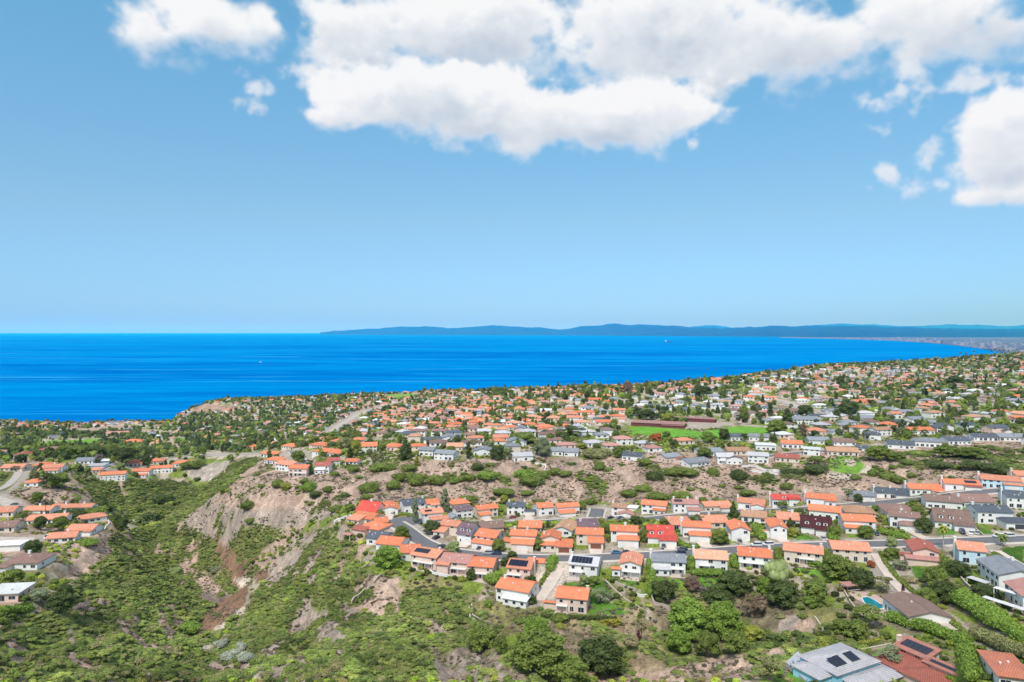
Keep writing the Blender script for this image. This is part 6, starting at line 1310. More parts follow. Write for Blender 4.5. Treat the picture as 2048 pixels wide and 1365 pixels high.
hedge("925,1060 955,1052", 2.6, 2.2, 'mid', 'hedge between the dark violet roof and the upper street'); hedge("1000,1062 1022,1054 1034,1050", 3, 2.6, 'bright', 'clipped hedge row right of the low dark brown roof'); hedge("800,1030 822,1033", 2.2, 1.6, 'bright', 'low hedge in front of the slate grey roof'); hedge("1710,985 1700,990", 2, 2, 'dark', 'dark hedge left of the plain grey roof')
# ------------------------------------------------------------------ streets
m, N, b = newmat('asphalt'); M_ASPH = m; tc = N.n('ShaderNodeTexCoord')
f = N.noise(tc.outputs['Object'], .35, 5, .6); f2 = N.noise(tc.outputs['Object'], 4, 4, .7); cr = N.n('ShaderNodeTexVoronoi', feature='DISTANCE_TO_EDGE'); N.put(cr.inputs['Vector'], tc.outputs['Object']); cr.inputs['Scale'].default_value = .09
c_ = N.mix(N.rng(f, .3, .7), (.135, .135, .145, 1), (.185, .182, .19, 1)); c_ = N.mix(N.rng(cr.outputs['Distance'], 0, .006, .5, 0), c_, (.06, .06, .065, 1)); N.put(b.inputs['Base Color'], N.mix(N.rng(f2, .3, .7, 0, .25), c_, (.10, .10, .11, 1)))
b.inputs['Roughness'].default_value = .9
M_CONC = simple('pavement concrete', (.56, .49, .43), .9, .12, .4); M_DRIVE = simple('driveway concrete', (.60, .50, .43), .9, .14, .3, perobj=.12)
M_PATH = simple('pale lane', (.46, .40, .35), .95, .15, .3)
def strip(name, L, offs, dz, mat, zs=None, follow=False):
    """a sheet along a line between the given sideways offsets"""
    V, Fc = [], []; n = len(L); m_ = len(offs)
    for i, p in enumerate(L):
        a, b_ = L[max(0, i - 1)], L[min(n - 1, i + 1)]; d = Vector((b_.x - a.x, b_.y - a.y)).normalized(); nx, ny = -d.y, d.x
        for k, o in enumerate(offs):
            x, y = p.x + nx * o, p.y + ny * o; z = (float(gz(x, y)) if follow else p.z) + (dz[k] if isinstance(dz, (list, tuple)) else dz); V.append((x, y, z))
    idx = np.arange(n * m_).reshape(n, m_); Fq = np.stack([idx[:-1, 1:], idx[:-1, :-1], idx[1:, :-1], idx[1:, 1:]], -1).reshape(-1, 4)
    o = bpy.data.objects.new(name, np_mesh(name, V, Fq, mat)); COL.objects.link(o); tag(o, kind='structure'); return o
for nm, (L, wd, sw) in road_lines.items():
    h_ = wd / 2
    if sw > 0:
        strip('road', L, [-h_, 0, h_], [.0, .05, .0], M_ASPH)
        for sg in (-1, 1):
            a, b_ = (sg * h_, sg * (h_ + sw)); o4 = [a, a + sg * .02, b_, b_ + sg * .05]; zz = [-.02, .14, .15, -.3]
            if sg < 0: o4, zz = o4[::-1], zz[::-1]
            strip('pavement', L, o4, zz, M_CONC)
    else: strip('lane', L, [-h_, 0, h_], [.03, .06, .03], M_DRIVE if 'drive' in nm or 'court' in nm else M_PATH)
# the turning circle at the west tip of the loop
p = hit(802, 1046); mb = MB(); mb.prism([(9 * math.cos(t * .3927), 9 * math.sin(t * .3927)) for t in range(16)], 0, .10); tag(mb.build('road', M_ASPH, loc=(p.x + 2, p.y + 2, road_lines['lower_street'][0][0].z - .02)), kind='structure')
RL = [np.array([(q.x, q.y, q.z) for q in L]) for nm, (L, wd, sw) in road_lines.items() if sw > 0]
def near_road(x, y):
    return min(((A[np.argmin(np.hypot(A[:, 0] - x, A[:, 1] - y))], np.hypot(A[:, 0] - x, A[:, 1] - y).min()) for A in RL), key=lambda q: q[1])
nd = 0; DRV = []
for s in SPECS:
    for g in list(s.get('wings', ())) + ([(s['gar'] - .15, s['gar'] + .15, 0, 3, '', '', 'g')] if s.get('gar') else []):
        if len(g) > 6 and g[6] and g[6] in 'gkd' and s['cy'] < 470:
            u = (g[0] + g[1]) / 2 - .5; c, q = math.cos(s['rz']), math.sin(s['rz']); x0 = s['cx'] + c * u * s['w'] + q * g[2]; y0 = s['cy'] + q * u * s['w'] - c * g[2]
            r, dd = near_road(x0, y0)
            if dd > 32 or r[1] > y0 - 3: continue
            r2, d2 = near_road(x0 + (r[0] - x0) * .3, r[1]); y1 = r[1] + 5.2; x1 = x0 + (r[0] - x0) * .3
            if y0 - y1 < 1: continue
            n = max(2, int((y0 - y1) / 1.5)); L = [Vector((x0 + (x1 - x0) * i / n, y0 + (y1 - y0) * i / n, 0)) for i in range(n + 1)]
            z0, z1 = s['z'] + .06, r[2] + .16
            for i, p_ in enumerate(L): p_.z = max(z0 + (z1 - z0) * i / n, float(gz(p_.x, p_.y)) + .06)
            strip('driveway', L, [-2.8, 0, 2.8], [.02, .02, .02], M_DRIVE); nd += 1; DRV.append((x0, y0, x1, y1))
print('driveways', nd)

# ------------------------------------------------------------------ cars
M_TYRE = simple('tyre rubber', (.02, .02, .022), .9, .1); M_RIM = simple('wheel rim', (.5, .5, .52), .35, .05, metal=.8); M_LAMP = simple('headlamp', (.8, .8, .78), .2, .02); M_TAIL = simple('tail lamp', (.5, .02, .02), .3, .02)
def paint(nm, c): return share(('paint', nm), lambda: simple('car paint ' + nm, c, .25, .03, .5, .6))
PAINTS = dict(white=(.75, .75, .76), black=(.02, .022, .03), navy=(.02, .035, .10), silver=(.42, .44, .46), red=(.35, .03, .04), blue=(.10, .20, .38), grey=(.12, .13, .14))
def car(px, py, ang, col, label, kind='sedan', name='parked_car', cat='car', group='cars parked along the streets', z=None):
    p = hit(px, py); zz = z if z is not None else float(max(p.z, gz(p.x, p.y))) + .2; root = empty(name, (p.x, p.y, zz), R(ang)); tag(root, label, cat, group)
    L, Wd, hh = dict(sedan=(4.7, 1.85, 1.42), suv=(4.8, 1.95, 1.75), van=(5.3, 2.05, 2.25))[kind]
    def body():
        m = MB(); prof = dict(sedan=[(-.5, .32), (-.5, .62), (-.46, .80), (-.28, .86), (.28, .90), (.47, .86), (.5, .6), (.5, .32)], suv=[(-.5, .35), (-.5, .8), (-.46, .98), (-.30, 1.02), (.47, 1.08), (.5, .9), (.5, .35)], van=[(-.5, .35), (-.5, .9), (-.42, 1.15), (.48, 1.25), (.5, .35)])[kind]
        n = len(prof)
        for sg in (-1, 1): b_ = len(m.v); m.v += [(u * L, sg * Wd / 2, z_) for u, z_ in prof]; m.f.append(tuple(b_ + i for i in (range(n) if sg < 0 else reversed(range(n))))); m.m.append(0)
        for i in range(n): j = (i + 1) % n; m.f.append((i, n + i, n + j, j) if True else 0); m.m.append(0)
        return m.mesh('body', paint(col, PAINTS[col]))
    def cabin(mat, inset, top):
        m = MB(); prof = dict(sedan=[(-.30, .84), (-.17, hh), (.22, hh), (.40, .86)], suv=[(-.31, 1.0), (-.20, hh), (.42, hh), (.47, 1.05)], van=[(-.44, 1.1), (-.32, hh), (.47, hh), (.48, 1.2)])[kind]; w0, w1 = Wd / 2 - .04, Wd / 2 - .24
        for sg in (-1, 1):
            b_ = len(m.v); m.v += [(prof[0][0] * L, sg * w0, prof[0][1]), (prof[1][0] * L, sg * w1, prof[1][1]), (prof[2][0] * L, sg * w1, prof[2][1]), (prof[3][0] * L, sg * w0, prof[3][1])]; m.f.append((b_, b_ + 1, b_ + 2, b_ + 3)); m.m.append(0)
        for i in range(4): j = (i + 1) % 4; m.f.append((i, j, 4 + j, 4 + i)); m.m.append(0)
        return m.mesh('windows', mat)
    child('body', share(('cb', kind, col), body), root); child('windows', share(('cc', kind), lambda: cabin(M_GLASS, 0, 0)), root)
    def rf():
        m = MB(); a_, b_ = dict(sedan=(-.165, .215), suv=(-.195, .415), van=(-.315, .465))[kind]; m.box(a_ * L, b_ * L, -Wd / 2 + .22, Wd / 2 - .22, hh - .02, hh + .04)
        return m.mesh('roof', paint(col, PAINTS[col]))
    child('roof', share(('cr', kind, col), rf), root)
    def wh():
        m = MB(); m.tube((0, -.11, 0), (0, .11, 0), .34, .34, 14); return m.mesh('wheel', M_TYRE)
    def rm():
        m = MB(); m.tube((0, -.12, 0), (0, .125, 0), .2, .2, 10); return m.mesh('rim', M_RIM)
    for u in (-.31, .31):
        for sg in (-1, 1): w_ = child('wheel', share('wheel', wh), root, (u * L, sg * (Wd / 2 - .08), .34)); child('rim', share('rim', rm), w_, (0, sg * .01, 0))
    def lm(mat, nm):
        m = MB(); m.box(-.03, .03, -.2, .2, -.08, .08); return m.mesh(nm, mat)
    for sg in (-1, 1): child('headlight', share('hl', lambda: lm(M_LAMP, 'headlight')), root, (-L / 2 - .01, sg * .62, .62 if kind == 'sedan' else .78)); child('tail_light', share('tl', lambda: lm(M_TAIL, 'tail_light')), root, (L / 2 + .01, sg * .62, .66 if kind == 'sedan' else .85))
    return root
car(885, 1096, -22, 'black', 'black car parked on the loop street before the feathery tree'); car(872, 1078, 55, 'black', 'black car on the drive inside the loop')
car(960, 1099, 60, 'black', 'dark car on the drive of the two-step vermilion roof'); car(976, 1109, -6, 'silver', 'left one of two cars nose to tail below the two-step vermilion roof', 'suv'); car(993, 1110, -5, 'navy', 'right one of two cars nose to tail below the two-step vermilion roof')
car(1232, 1108, 2, 'blue', 'light blue car parked across from the apricot gable'); car(1252, 1108, 30, 'black', 'black car beside the apricot roof'); car(1327, 1096, 88, 'grey', 'dark car on the drive of the bright red dormer house', 'suv')
car(1365, 1102, 4, 'navy', 'navy car, the far one of two passing in the lower street'); car(1361, 1109, 3, 'navy', 'navy car with red tail lamps, the near one of two in the lower street', 'suv'); car(1480, 1086, 80, 'grey', 'dark car on the orange drive below the red-edged gable')
car(1513, 1093, 3, 'white', 'white car, left of two parked side by side at the kerb', 'suv'); car(1536, 1092, 3, 'white', 'white car, right of two parked end to end at the kerb', 'suv'); car(1647, 1080, 78, 'silver', 'silver car on the drive of the maroon-roofed house'); car(1752, 1070, 84, 'navy', 'dark car beside the round tree on the drive')
car(1925, 1067, 70, 'navy', 'navy car on the drive of the taupe-roofed house', 'suv'); car(1943, 1069, 50, 'white', 'white car, left of two on the drive of the taupe-roofed house'); car(1955, 1069, 50, 'silver', 'pale car, right of two on the drive of the taupe-roofed house'); car(1998, 1076, 3, 'white', 'left one of two white cars at the kerb by the charcoal garage', 'suv'); car(2017, 1075, 3, 'white', 'right one of two white cars at the kerb by the charcoal garage', 'suv')
car(1222, 1038, 2, 'black', 'black car, left of two parked on the upper street'); car(1241, 1038, 2, 'grey', 'grey car, right of two parked on the upper street'); car(1567, 1019, 2, 'black', 'black car parked in front of the bright red roof on the upper street'); car(1025, 1037, 20, 'red', 'red car on the drive beside the green-grey roof')
car(789, 1028, 60, 'grey', 'dark car beside the white garage at the turning circle'); car(100, 1078, 60, 'white', 'white van parked beside the salmon roof of the west hill', 'van', 'parked_van', 'van', None); car(29, 1011, 10, 'grey', 'dark car on the curved drive of the west hill')

# ------------------------------------------------------------------ pool garden, walls, terraces and other single things
def drape_poly(name, pxs, dz, mat, thick=.25, kind='structure', zflat=True, **k):
    P = [hit(*q) for q in PL(pxs)]; z = max(p.z for p in P) if zflat is True else zflat; c = sum((Vector((p.x, p.y, 0)) for p in P), Vector()) / len(P); poly = [(p.x - c.x, p.y - c.y) for p in P]
    A = sum(poly[i][0] * poly[(i + 1) % len(poly)][1] - poly[(i + 1) % len(poly)][0] * poly[i][1] for i in range(len(poly)))
    if A < 0: poly = poly[::-1]
    mb = MB(); mb.prism(poly, -thick, 0); o = mb.build(name, mat, loc=(c.x, c.y, z + dz)); tag(o, kind=kind, **k) if kind else tag(o, **k); return o, poly, Vector((c.x, c.y, z + dz))
def wall_line(pxs, h, t, mat, label, cat='garden wall', name='garden_wall', group=None, cap=None, cap_h=.12):
    P = dens([hit(*q) for q in PL(pxs)], 2.0); o = P[0]; mb = MB(); cp = MB()
    for a, b_ in zip(P[:-1], P[1:]):
        d = (b_ - a); d.z = 0; L = d.length; d.normalize(); n = Vector((-d.y, d.x, 0)) * t / 2; za, zb_ = float(gz(a.x, a.y)), float(gz(b_.x, b_.y)); A, B = Vector((a.x, a.y, za)) - o, Vector((b_.x, b_.y, zb_)) - o
        up, dn = Vector((0, 0, h)), Vector((0, 0, -1.2)); c8 = [A - n + dn, B - n + dn, B + n + dn, A + n + dn, A - n + up, B - n + up, B + n + up, A + n + up]; k = len(mb.v); mb.v += [tuple(q) for q in c8]
        for f in ((0, 1, 5, 4), (2, 3, 7, 6), (4, 5, 6, 7), (1, 2, 6, 5), (3, 0, 4, 7)): mb.f.append(tuple(k + i for i in f)); mb.m.append(0)
        n2 = n * 1.5; cp.slab([A - n2 + up * 1.0 + Vector((0, 0, cap_h)), B - n2 + up + Vector((0, 0, cap_h)), B + n2 + up + Vector((0, 0, cap_h)), A + n2 + up + Vector((0, 0, cap_h))], cap_h - .003)
    root = empty(name, o); tag(root, label, cat, group); mb.build('wall_face', mat, root); cp.build('coping', cap or mat, root); return root
M_WHITEW = WC['white']; M_MAROONW = simple('maroon cladding', (.16, .045, .055), .8, .2, .3); M_POOL = simple('pool tile', (.02, .30, .38), .3, .2, .8); M_TURQ = simple('turquoise pool tile', (.01, .34, .50), .2, .1, .5)
m, N, b = newmat('pool water'); b.inputs['Base Color'].default_value = (.012, .22, .27, 1); b.inputs['Roughness'].default_value = .08; b.inputs['Specular IOR Level'].default_value = .4; tc = N.n('ShaderNodeTexCoord'); bump(N, b, N.noise(tc.outputs['Object'], 2, 4, .6), .2, .1); M_WATER = m
M_PAVE = simple('pink paving', (.52, .38, .33), .9, .15, .6); M_CLOTH = simple('blue canvas', (.0, .22, .62), .8, .08); M_METAL = simple('grey metal', (.35, .36, .37), .4, .1, metal=.5); M_POLE = simple('creosoted wood', (.09, .06, .045), .95, .2, 2)
# pool terrace
o, poly, C0 = drape_poly('pool_terrace', "1682,1168 1698,1160 1740,1160 1790,1182 1800,1200 1778,1225 1740,1215 1706,1200", .1, M_PAVE, 3.0, zflat=hit(1745, 1198).z + .3)
zt_ = C0.z
def at_z(px, py, z): Y_ = (HCAM - z) * F / (py - HZ); return Vector(((px - 1024) / F * Y_, Y_, z))
pl = [at_z(x, y, zt_) for x, y in PL("1724,1196 1736,1195 1752,1203 1764,1212 1766,1218 1750,1219 1738,1214 1729,1206")]; c = sum(pl, Vector()) / len(pl)
root = empty('swimming_pool', c); tag(root, 'kidney-shaped dark teal swimming pool on the pink terrace', 'swimming pool'); pp = [((q - c).x, (q - c).y) for q in pl]
if sum(pp[i][0] * pp[(i + 1) % 8][1] - pp[(i + 1) % 8][0] * pp[i][1] for i in range(8)) < 0: pp = pp[::-1]
mb = MB(); mb.prism([(x * 1.10, y * 1.10) for x, y in pp], .0, .14); mb.build('rim', WC['white'], root); mb = MB(); mb.prism(pp, .05, .17); mb.build('water', M_WATER, root)
a = at_z(1700, 1182, zt_); root = empty('gazebo', a, .25); tag(root, 'gazebo with flat rose-brown roof and railings beside the pool', 'gazebo'); mb = MB(); mb.box(-3, 3.4, -2, 2.4, 2.5, 2.8); mb.build('roof', RC['rose'], root)
for x in (-2.8, 3.2):
    for y in (-1.8, 2.2): mb = MB(); mb.box(x - .12, x + .12, y - .12, y + .12, 0, 2.5); mb.build('post', M_BROWNG, root)
mb = MB(); mb.box(-2.8, 3.2, -1.85, -1.75, .9, 1.0); mb.build('railing', M_TRIM, root)
mb = MB(); mb.box(-1.0, 1.0, -.4, .4, .45, .75); mb.box(-.9, .9, -.3, .3, 0, .45); tag(mb.build('bar_counter', M_BROWNG, loc=(a.x, a.y + .3, zt_)), 'dark bar counter under the gazebo roof', 'counter')
wall_line("1683,1172 1690,1188 1700,1206 1712,1222", .9, .3, M_STUCCO, 'pale curved wall along the outer edge of the pool terrace')
# veranda posts and arcades
p = hit(1925, 1152); root = empty('parasol', (p.x, p.y, p.z + .1)); tag(root, 'open bright blue parasol over a garden table', 'parasol'); mb = MB()
for i in range(8):
    t0, t1 = i * math.pi / 4, (i + 1) * math.pi / 4; mb.quad((2.2 * math.cos(t0), 2.2 * math.sin(t0), 2.3), (2.2 * math.cos(t1), 2.2 * math.sin(t1), 2.3), (0, 0, 3.0)); mb.quad((2.2 * math.cos(t0), 2.2 * math.sin(t0), 2.12), (2.2 * math.cos(t1), 2.2 * math.sin(t1), 2.12), (2.2 * math.cos(t1), 2.2 * math.sin(t1), 2.3), (2.2 * math.cos(t0), 2.2 * math.sin(t0), 2.3))
mb.build('canopy', M_CLOTH, root); mb = MB(); mb.tube((0, 0, 0), (0, 0, 3.0), .04, .03, 6); mb.build('pole', M_METAL, root)
mb = MB(); mb.prism([(.8 * math.cos(t * .628), .8 * math.sin(t * .628)) for t in range(10)], .68, .74); r2 = empty('garden_table', (p.x + .1, p.y + .9, p.z + .1)); tag(r2, 'round garden table under the blue parasol', 'table'); mb.build('tabletop', M_TRIM, r2); mb = MB(); mb.tube((0, 0, 0), (0, 0, .68), .06, .06, 6); mb.build('leg', M_METAL, r2)
for k, (dx, dy, l) in enumerate([(-1.6, .4, 'white garden chair on the left side of the parasol table'), (1.5, -.2, 'white garden chair on the right side of the parasol table'), (0, -1.2, 'white garden chair in front of the parasol table')]):
    r3 = empty('garden_chair', (p.x + dx, p.y + dy, p.z + .1), k * 2.1); tag(r3, l, 'chair', 'chairs round the parasol table'); mb = MB(); mb.box(-.28, .28, -.28, .28, .40, .46); mb.build('seat', M_TRIM, r3); mb = MB(); mb.box(-.28, .28, .24, .29, .46, .95); mb.build('backrest', M_TRIM, r3)
    for x in (-.24, .24):
        for y in (-.24, .24): mb = MB(); mb.box(x - .03, x + .03, y - .03, y + .03, 0, .4); mb.build('leg', M_TRIM, r3)
def canopy(px, py, w, d, h, ang, mat, label, name='patio_cover', cat='patio cover', roof_t=.15):
    p = hit(px, py); root = empty(name, (p.x, p.y, p.z), R(ang)); tag(root, label, cat); mb = MB(); mb.box(-w / 2, w / 2, -d / 2, d / 2, h, h + roof_t); mb.build('roof', mat, root)
    for x in (-w / 2 + .2, w / 2 - .2):
        for y in (-d / 2 + .2, d / 2 - .2): mb = MB(); mb.box(x - .1, x + .1, y - .1, y + .1, -1, h); mb.build('post', M_TRIM, root)
    return root
canopy(1957, 1172, 7, 3.4, 2.2, -68, RC['pale'], 'white slatted sun deck cover beside the blue parasol'); canopy(2018, 1224, 16, 2.6, 2.4, -62, RC['white'], 'lower white deck cover of the rose-brown roofed house'); canopy(2034, 1214, 14, 2.2, 4.4, -62, RC['white'], 'upper white deck cover of the rose-brown roofed house')
canopy(43, 1190, 4.5, 3, 2.4, 10, RC['white'], 'small white patio cover behind the pink flat-roofed house'); canopy(695, 1077, 5, 4, 2.2, -15, RC['rose'], 'tattered pink shade roof on the cliff below the hipped orange-red roof')
p = hit(45, 1188); root = empty('spa_tub', (p.x + 1, p.y - 2, p.z)); tag(root, 'small turquoise spa beside the white patio cover', 'spa'); mb = MB(); mb.prism([(1.3 * math.cos(t * .52), 1.3 * math.sin(t * .52)) for t in range(12)], 0, .7); mb.build('tub', WC['white'], root); mb = MB(); mb.prism([(1.1 * math.cos(t * .52), 1.1 * math.sin(t * .52)) for t in range(12)], .6, .72); mb.build('water', M_TURQ, root)
# deck beside the pale blue house
o, _, C1 = drape_poly('paved_deck', "1572,1338 1596,1320 1622,1345 1612,1364", .25, simple('grey deck paving', (.42, .42, .45), .85, .12), 1.5)
for i, (x, y) in enumerate(((1583, 1334), (1588, 1329))):
    p = at_z(x, y, C1.z); r3 = empty('deck_chair', p, .8 + i); tag(r3, ('grey deck chair nearer the lawn', 'grey deck chair nearer the house')[i], 'chair', 'chairs on the paved deck'); mb = MB(); mb.box(-.3, .3, -.3, .3, .38, .46); mb.build('seat', M_METAL, r3); mb = MB(); mb.box(-.3, .3, .26, .32, .46, 1.0); mb.build('backrest', M_METAL, r3)
    for x_ in (-.26, .26):
        for y_ in (-.26, .26): mb = MB(); mb.box(x_ - .03, x_ + .03, y_ - .03, y_ + .03, 0, .38); mb.build('leg', M_METAL, r3)
# walls
for a_ in [("1222,1163 1240,1172 1262,1180 1282,1186", .9, 'pale retaining wall below the green lawn terrace'), ("1205,1160 1225,1178 1250,1200 1280,1218 1290,1224", .5, 'thin diagonal garden wall running down the slope'), ("1265,1187 1280,1195 1295,1194", 1.0, 'short curved white wall at the end of the brick terrace'),
           ("1303,1182 1304,1200 1308,1210 1330,1216 1356,1222", 1.2, 'pale retaining wall turning the corner below the dark dense tree'), ("855,1143 865,1148 882,1152 900,1156", .9, 'white garden wall below the rounded rose roof'), ("703,1208 712,1198 730,1182 748,1168 764,1152", 1.1, 'curved concrete wall holding the bare garden terrace'),
           ("943,1210 945,1232 958,1240 975,1238", .5, 'upper step wall of the terraced lawn'), ("938,1212 940,1238 956,1248 982,1246", .5, 'lower step wall of the terraced lawn'), ("668,1050 676,1042 690,1037 702,1037", 1.6, 'white curved terrace wall at the cliff end'), ("190,1058 212,1056 219,1050 216,1044", 1.4, 'white curved terrace wall at the end of the salmon roofs'),
           ("26,980 45,983 60,979", 1.2, 'pale wall below the small orange roof of the west spur'), ("1258,1196 1262,1198", .4, 'tiny wall beside the brick terrace'), ("1630,1238 1640,1252 1646,1262", .8, 'short pale wall standing alone on the rough slope'), ("1722,1305 1750,1300 1782,1293", 1.0, 'pale wall above the small curved lawn'),
           ("1922,1160 1932,1172 1948,1186 1962,1194", 1.2, 'cream patio wall below the blue parasol'), ("2000,1240 2020,1256 2045,1275", .6, 'thin pale wall along the east bank'), ("1985,1058 1985,1058.5", .3, 'x'), ("1935,1042 1950,1058 1966,1072", .7, 'sloping wall between the taupe roof and the black roof'), ("1880,1068 1875,1060", .5, 'low wall by the palm'),
           ("1484,936 1500,934 1540,944 1568,948", 1.5, 'upper striped terrace wall below the square white house'), ("1500,944 1530,947 1556,950", 1.2, 'lower striped terrace wall below the square white house'), ("1070,927 1090,930 1092,936 1084,944", .8, 'white path wall descending from the plateau edge'), ("40,1228 45,1202 40,1200", .8, 'x')]:
    if a_[2] == 'x' or 'tiny' in a_[2] or 'by the palm' in a_[2]: continue
    wall_line(a_[0], a_[1], .35, M_STUCCO if 'white' not in a_[2] else M_WHITEW, a_[2], group='garden and retaining walls')
# maroon terraces at the playing field
# turquoise pool and blue covers of the west
pz = hit(279, 884); root = empty('swimming_pool', (pz.x, pz.y, pz.z + .4)); tag(root, 'turquoise pool beside the big orange club roof', 'swimming pool'); mb = MB(); mb.prism([(19 * math.cos(t * .52), 15 * math.sin(t * .52)) for t in range(12)], -.8, .2); mb.build('rim', M_CONC, root); mb = MB(); mb.prism([(17 * math.cos(t * .52), 13 * math.sin(t * .52)) for t in range(12)], 0, .3); mb.build('water', M_TURQ, root)
M_TARP = simple('blue tarpaulin', (.05, .16, .36), .6, .15)
for i, (x, y, w, d, l) in enumerate([(208, 921, 13, 9, 'blue pool cover, the upper one beside the flat white building'), (210, 929, 13, 8, 'blue pool cover, the middle one beside the flat white building'), (190, 938, 22, 10, 'blue-grey pool cover in front of the flat pale building')]):
    p = hit(x, y); root = empty('pool_cover', (p.x, p.y, p.z + .3), -.1); tag(root, l, 'pool cover', 'covered pools of the west terrace'); mb = MB(); mb.box(-w / 2, w / 2, -d / 2, d / 2, .0, .35); mb.build('sheet', M_TARP, root); mb = MB(); mb.box(-w / 2 - .8, w / 2 + .8, -d / 2 - .8, d / 2 + .8, -1, .12); mb.build('rim', WC['white'], root)
# utility poles
for i, (x, y, h, l) in enumerate([(1801, 898, 12, 'wooden utility pole at the corner of the blue-grey roof'), (1779, 872, 11, 'wooden utility pole beside the vermilion ridge roof'), (1922, 883, 12, 'wooden utility pole rising from the low black ridge roof'), (2028, 882, 10, 'wooden utility pole at the east end of the ridge'), (1876, 885, 9, 'short wooden utility pole right of the long vermilion ridge roof'), (91, 1040, 10, 'thin dark pole among the salmon roofs of the west hill')]):
    p = hit(x, y); root = empty('utility_pole', (p.x, p.y, p.z)); tag(root, l, 'utility pole', 'utility poles'); mb = MB(); mb.tube((0, 0, -1), (0, 0, h), .17, .12, 8); mb.build('pole', M_POLE, root); mb = MB(); mb.box(-1.2, 1.2, -.08, .08, h - 1.1, h - .95); mb.build('crossarm', M_POLE, root)
# tiny boat and far ship
def at_sea(px, py): Y_ = HCAM * F / (py - HZ); return ((px - 1024) / F * Y_, Y_, 0)
root = empty('motor_boat', at_sea(521, 725), .2); tag(root, 'tiny white boat alone on the blue sea', 'boat'); mb = MB(); mb.prism([(-8, -2), (5, -2), (9, 0), (5, 2), (-8, 2)], 0, 2.2); mb.build('hull', WC['white'], root); mb = MB(); mb.box(-4, 2, -1.4, 1.4, 2.2, 4.6); mb.build('cabin', WC['white'], root)
root = empty('cargo_ship', at_sea(1337, 684.5), .1); tag(root, 'dark cargo ship on the bay below the highest mountain', 'ship'); mb = MB(); mb.prism([(-90, -14), (70, -14), (95, 0), (70, 14), (-90, 14)], 0, 14); mb.build('hull', simple('ship hull', (.05, .04, .05)), root); mb = MB(); mb.box(-80, -58, -12, 12, 14, 38); mb.build('bridge', WC['white'], root)
# ------------------------------------------------------------------ the town further off
recolour()
rs = np.random.RandomState(12)
HX = np.array([(s['cx'], s['cy'] + 5, max(s['w'], s['d']) * .62 + 3) for s in SPECS])
PB = np.array([(cx, cy, math.hypot(w, d) / 2) for cx, cy, w, d, rz, z in PADS])
class Grid:
    def __init__(s, c): s.c, s.g = c, {}
    def add(s, x, y, r): s.g.setdefault((int(x // s.c), int(y // s.c)), []).append((x, y, r))
    def free(s, x, y, r):
        i, j = int(x // s.c), int(y // s.c)
        for a in (-1, 0, 1):
            for b in (-1, 0, 1):
                for (u, v, q) in s.g.get((i + a, j + b), ()):
                    if (u - x) ** 2 + (v - y) ** 2 < (r + q) ** 2: return False
        return True
HG = Grid(40.0)
for x, y, r in HX: HG.add(x, y, r)
_js = lambda s: np.clip(((s - S0) / (S1 - S0) * (NS - 1)).astype(int), 0, NS - 1)
_jt = lambda t: np.clip(((t - T0) / (T1 - T0) * (NTT - 1)).astype(int), 0, NTT - 1)
PRE = None
def town_at(X, Y):
    s = X / Y; t = np.log(Y); i, j = _js(s), _jt(t); ok = (np.abs(s) < .93) & (t > T0) & (t < T1); return ok & TOWN[j, i] & (_lvl[j, i] < .3) & (shoreY[j, i] - Y > 45), j, i
NOHOUSE = [PL(s) for s in ("0,860 280,850 370,830 450,815 520,870 560,900 470,915 300,925 0,935", "880,770 960,772 1100,800 1000,800", "370,790 640,785 700,800 560,850 430,860 380,830",
   "1235,830 1450,820 1540,870 1440,880 1240,870", "0,1365 0,900 460,900 700,1010 2048,1000 2048,1365", "800,905 1740,905 1740,935 800,935", "1740,885 2048,885 2048,960 1740,960", "540,905 830,905 830,1000 540,1000", "480,900 800,870 830,900 560,915")]
GEN = []
N0 = 220000
t_ = rs.uniform(math.log(520), math.log(3300), N0); w8 = np.exp(2 * (t_ - math.log(3300))); keep = rs.rand(N0) < w8 * 1.0 + .02
t_ = t_[keep]; s_ = rs.uniform(-.82, .82, len(t_)); Yh = np.exp(t_); Xh = s_ * Yh
ok, jj, ii = town_at(Xh, Yh); Xh, Yh, jj, ii = Xh[ok], Yh[ok], jj[ok], ii[ok]
pxh = 1024 + F * Xh / Yh; pyh = HZ + F * D[jj, ii] / Yh
bad = np.zeros(len(Xh), bool)
for q in NOHOUSE: bad |= inpoly(pxh, pyh, q)
sparse = inpoly(pxh, pyh, PL("300,790 900,770 900,800 760,830 700,880 480,905 300,900")) | (inpoly(pxh, pyh, PL("1500,735 1700,715 1900,705 2048,705 2048,760 1900,750 1700,745 1520,765")))
bad |= inpoly(pxh, pyh, PL('1240,846 1560,850 1560,880 1470,880 1450,890 1240,884'))
east = inpoly(pxh, pyh, PL('1700,770 2048,745 2048,860 1760,860'))
belt = (shoreY[jj, ii] - Yh < 150 + 60 * vnoise(Xh / 90, Yh * 0, 5)) & (pxh > 850); sparse |= belt
bad &= ~((rs.rand(len(Xh)) < .07) & (pyh < 905) & (pxh < 700))
ang = (vnoise(Xh / 260, Yh / 260, 77) - .5) * 1.6 + .1
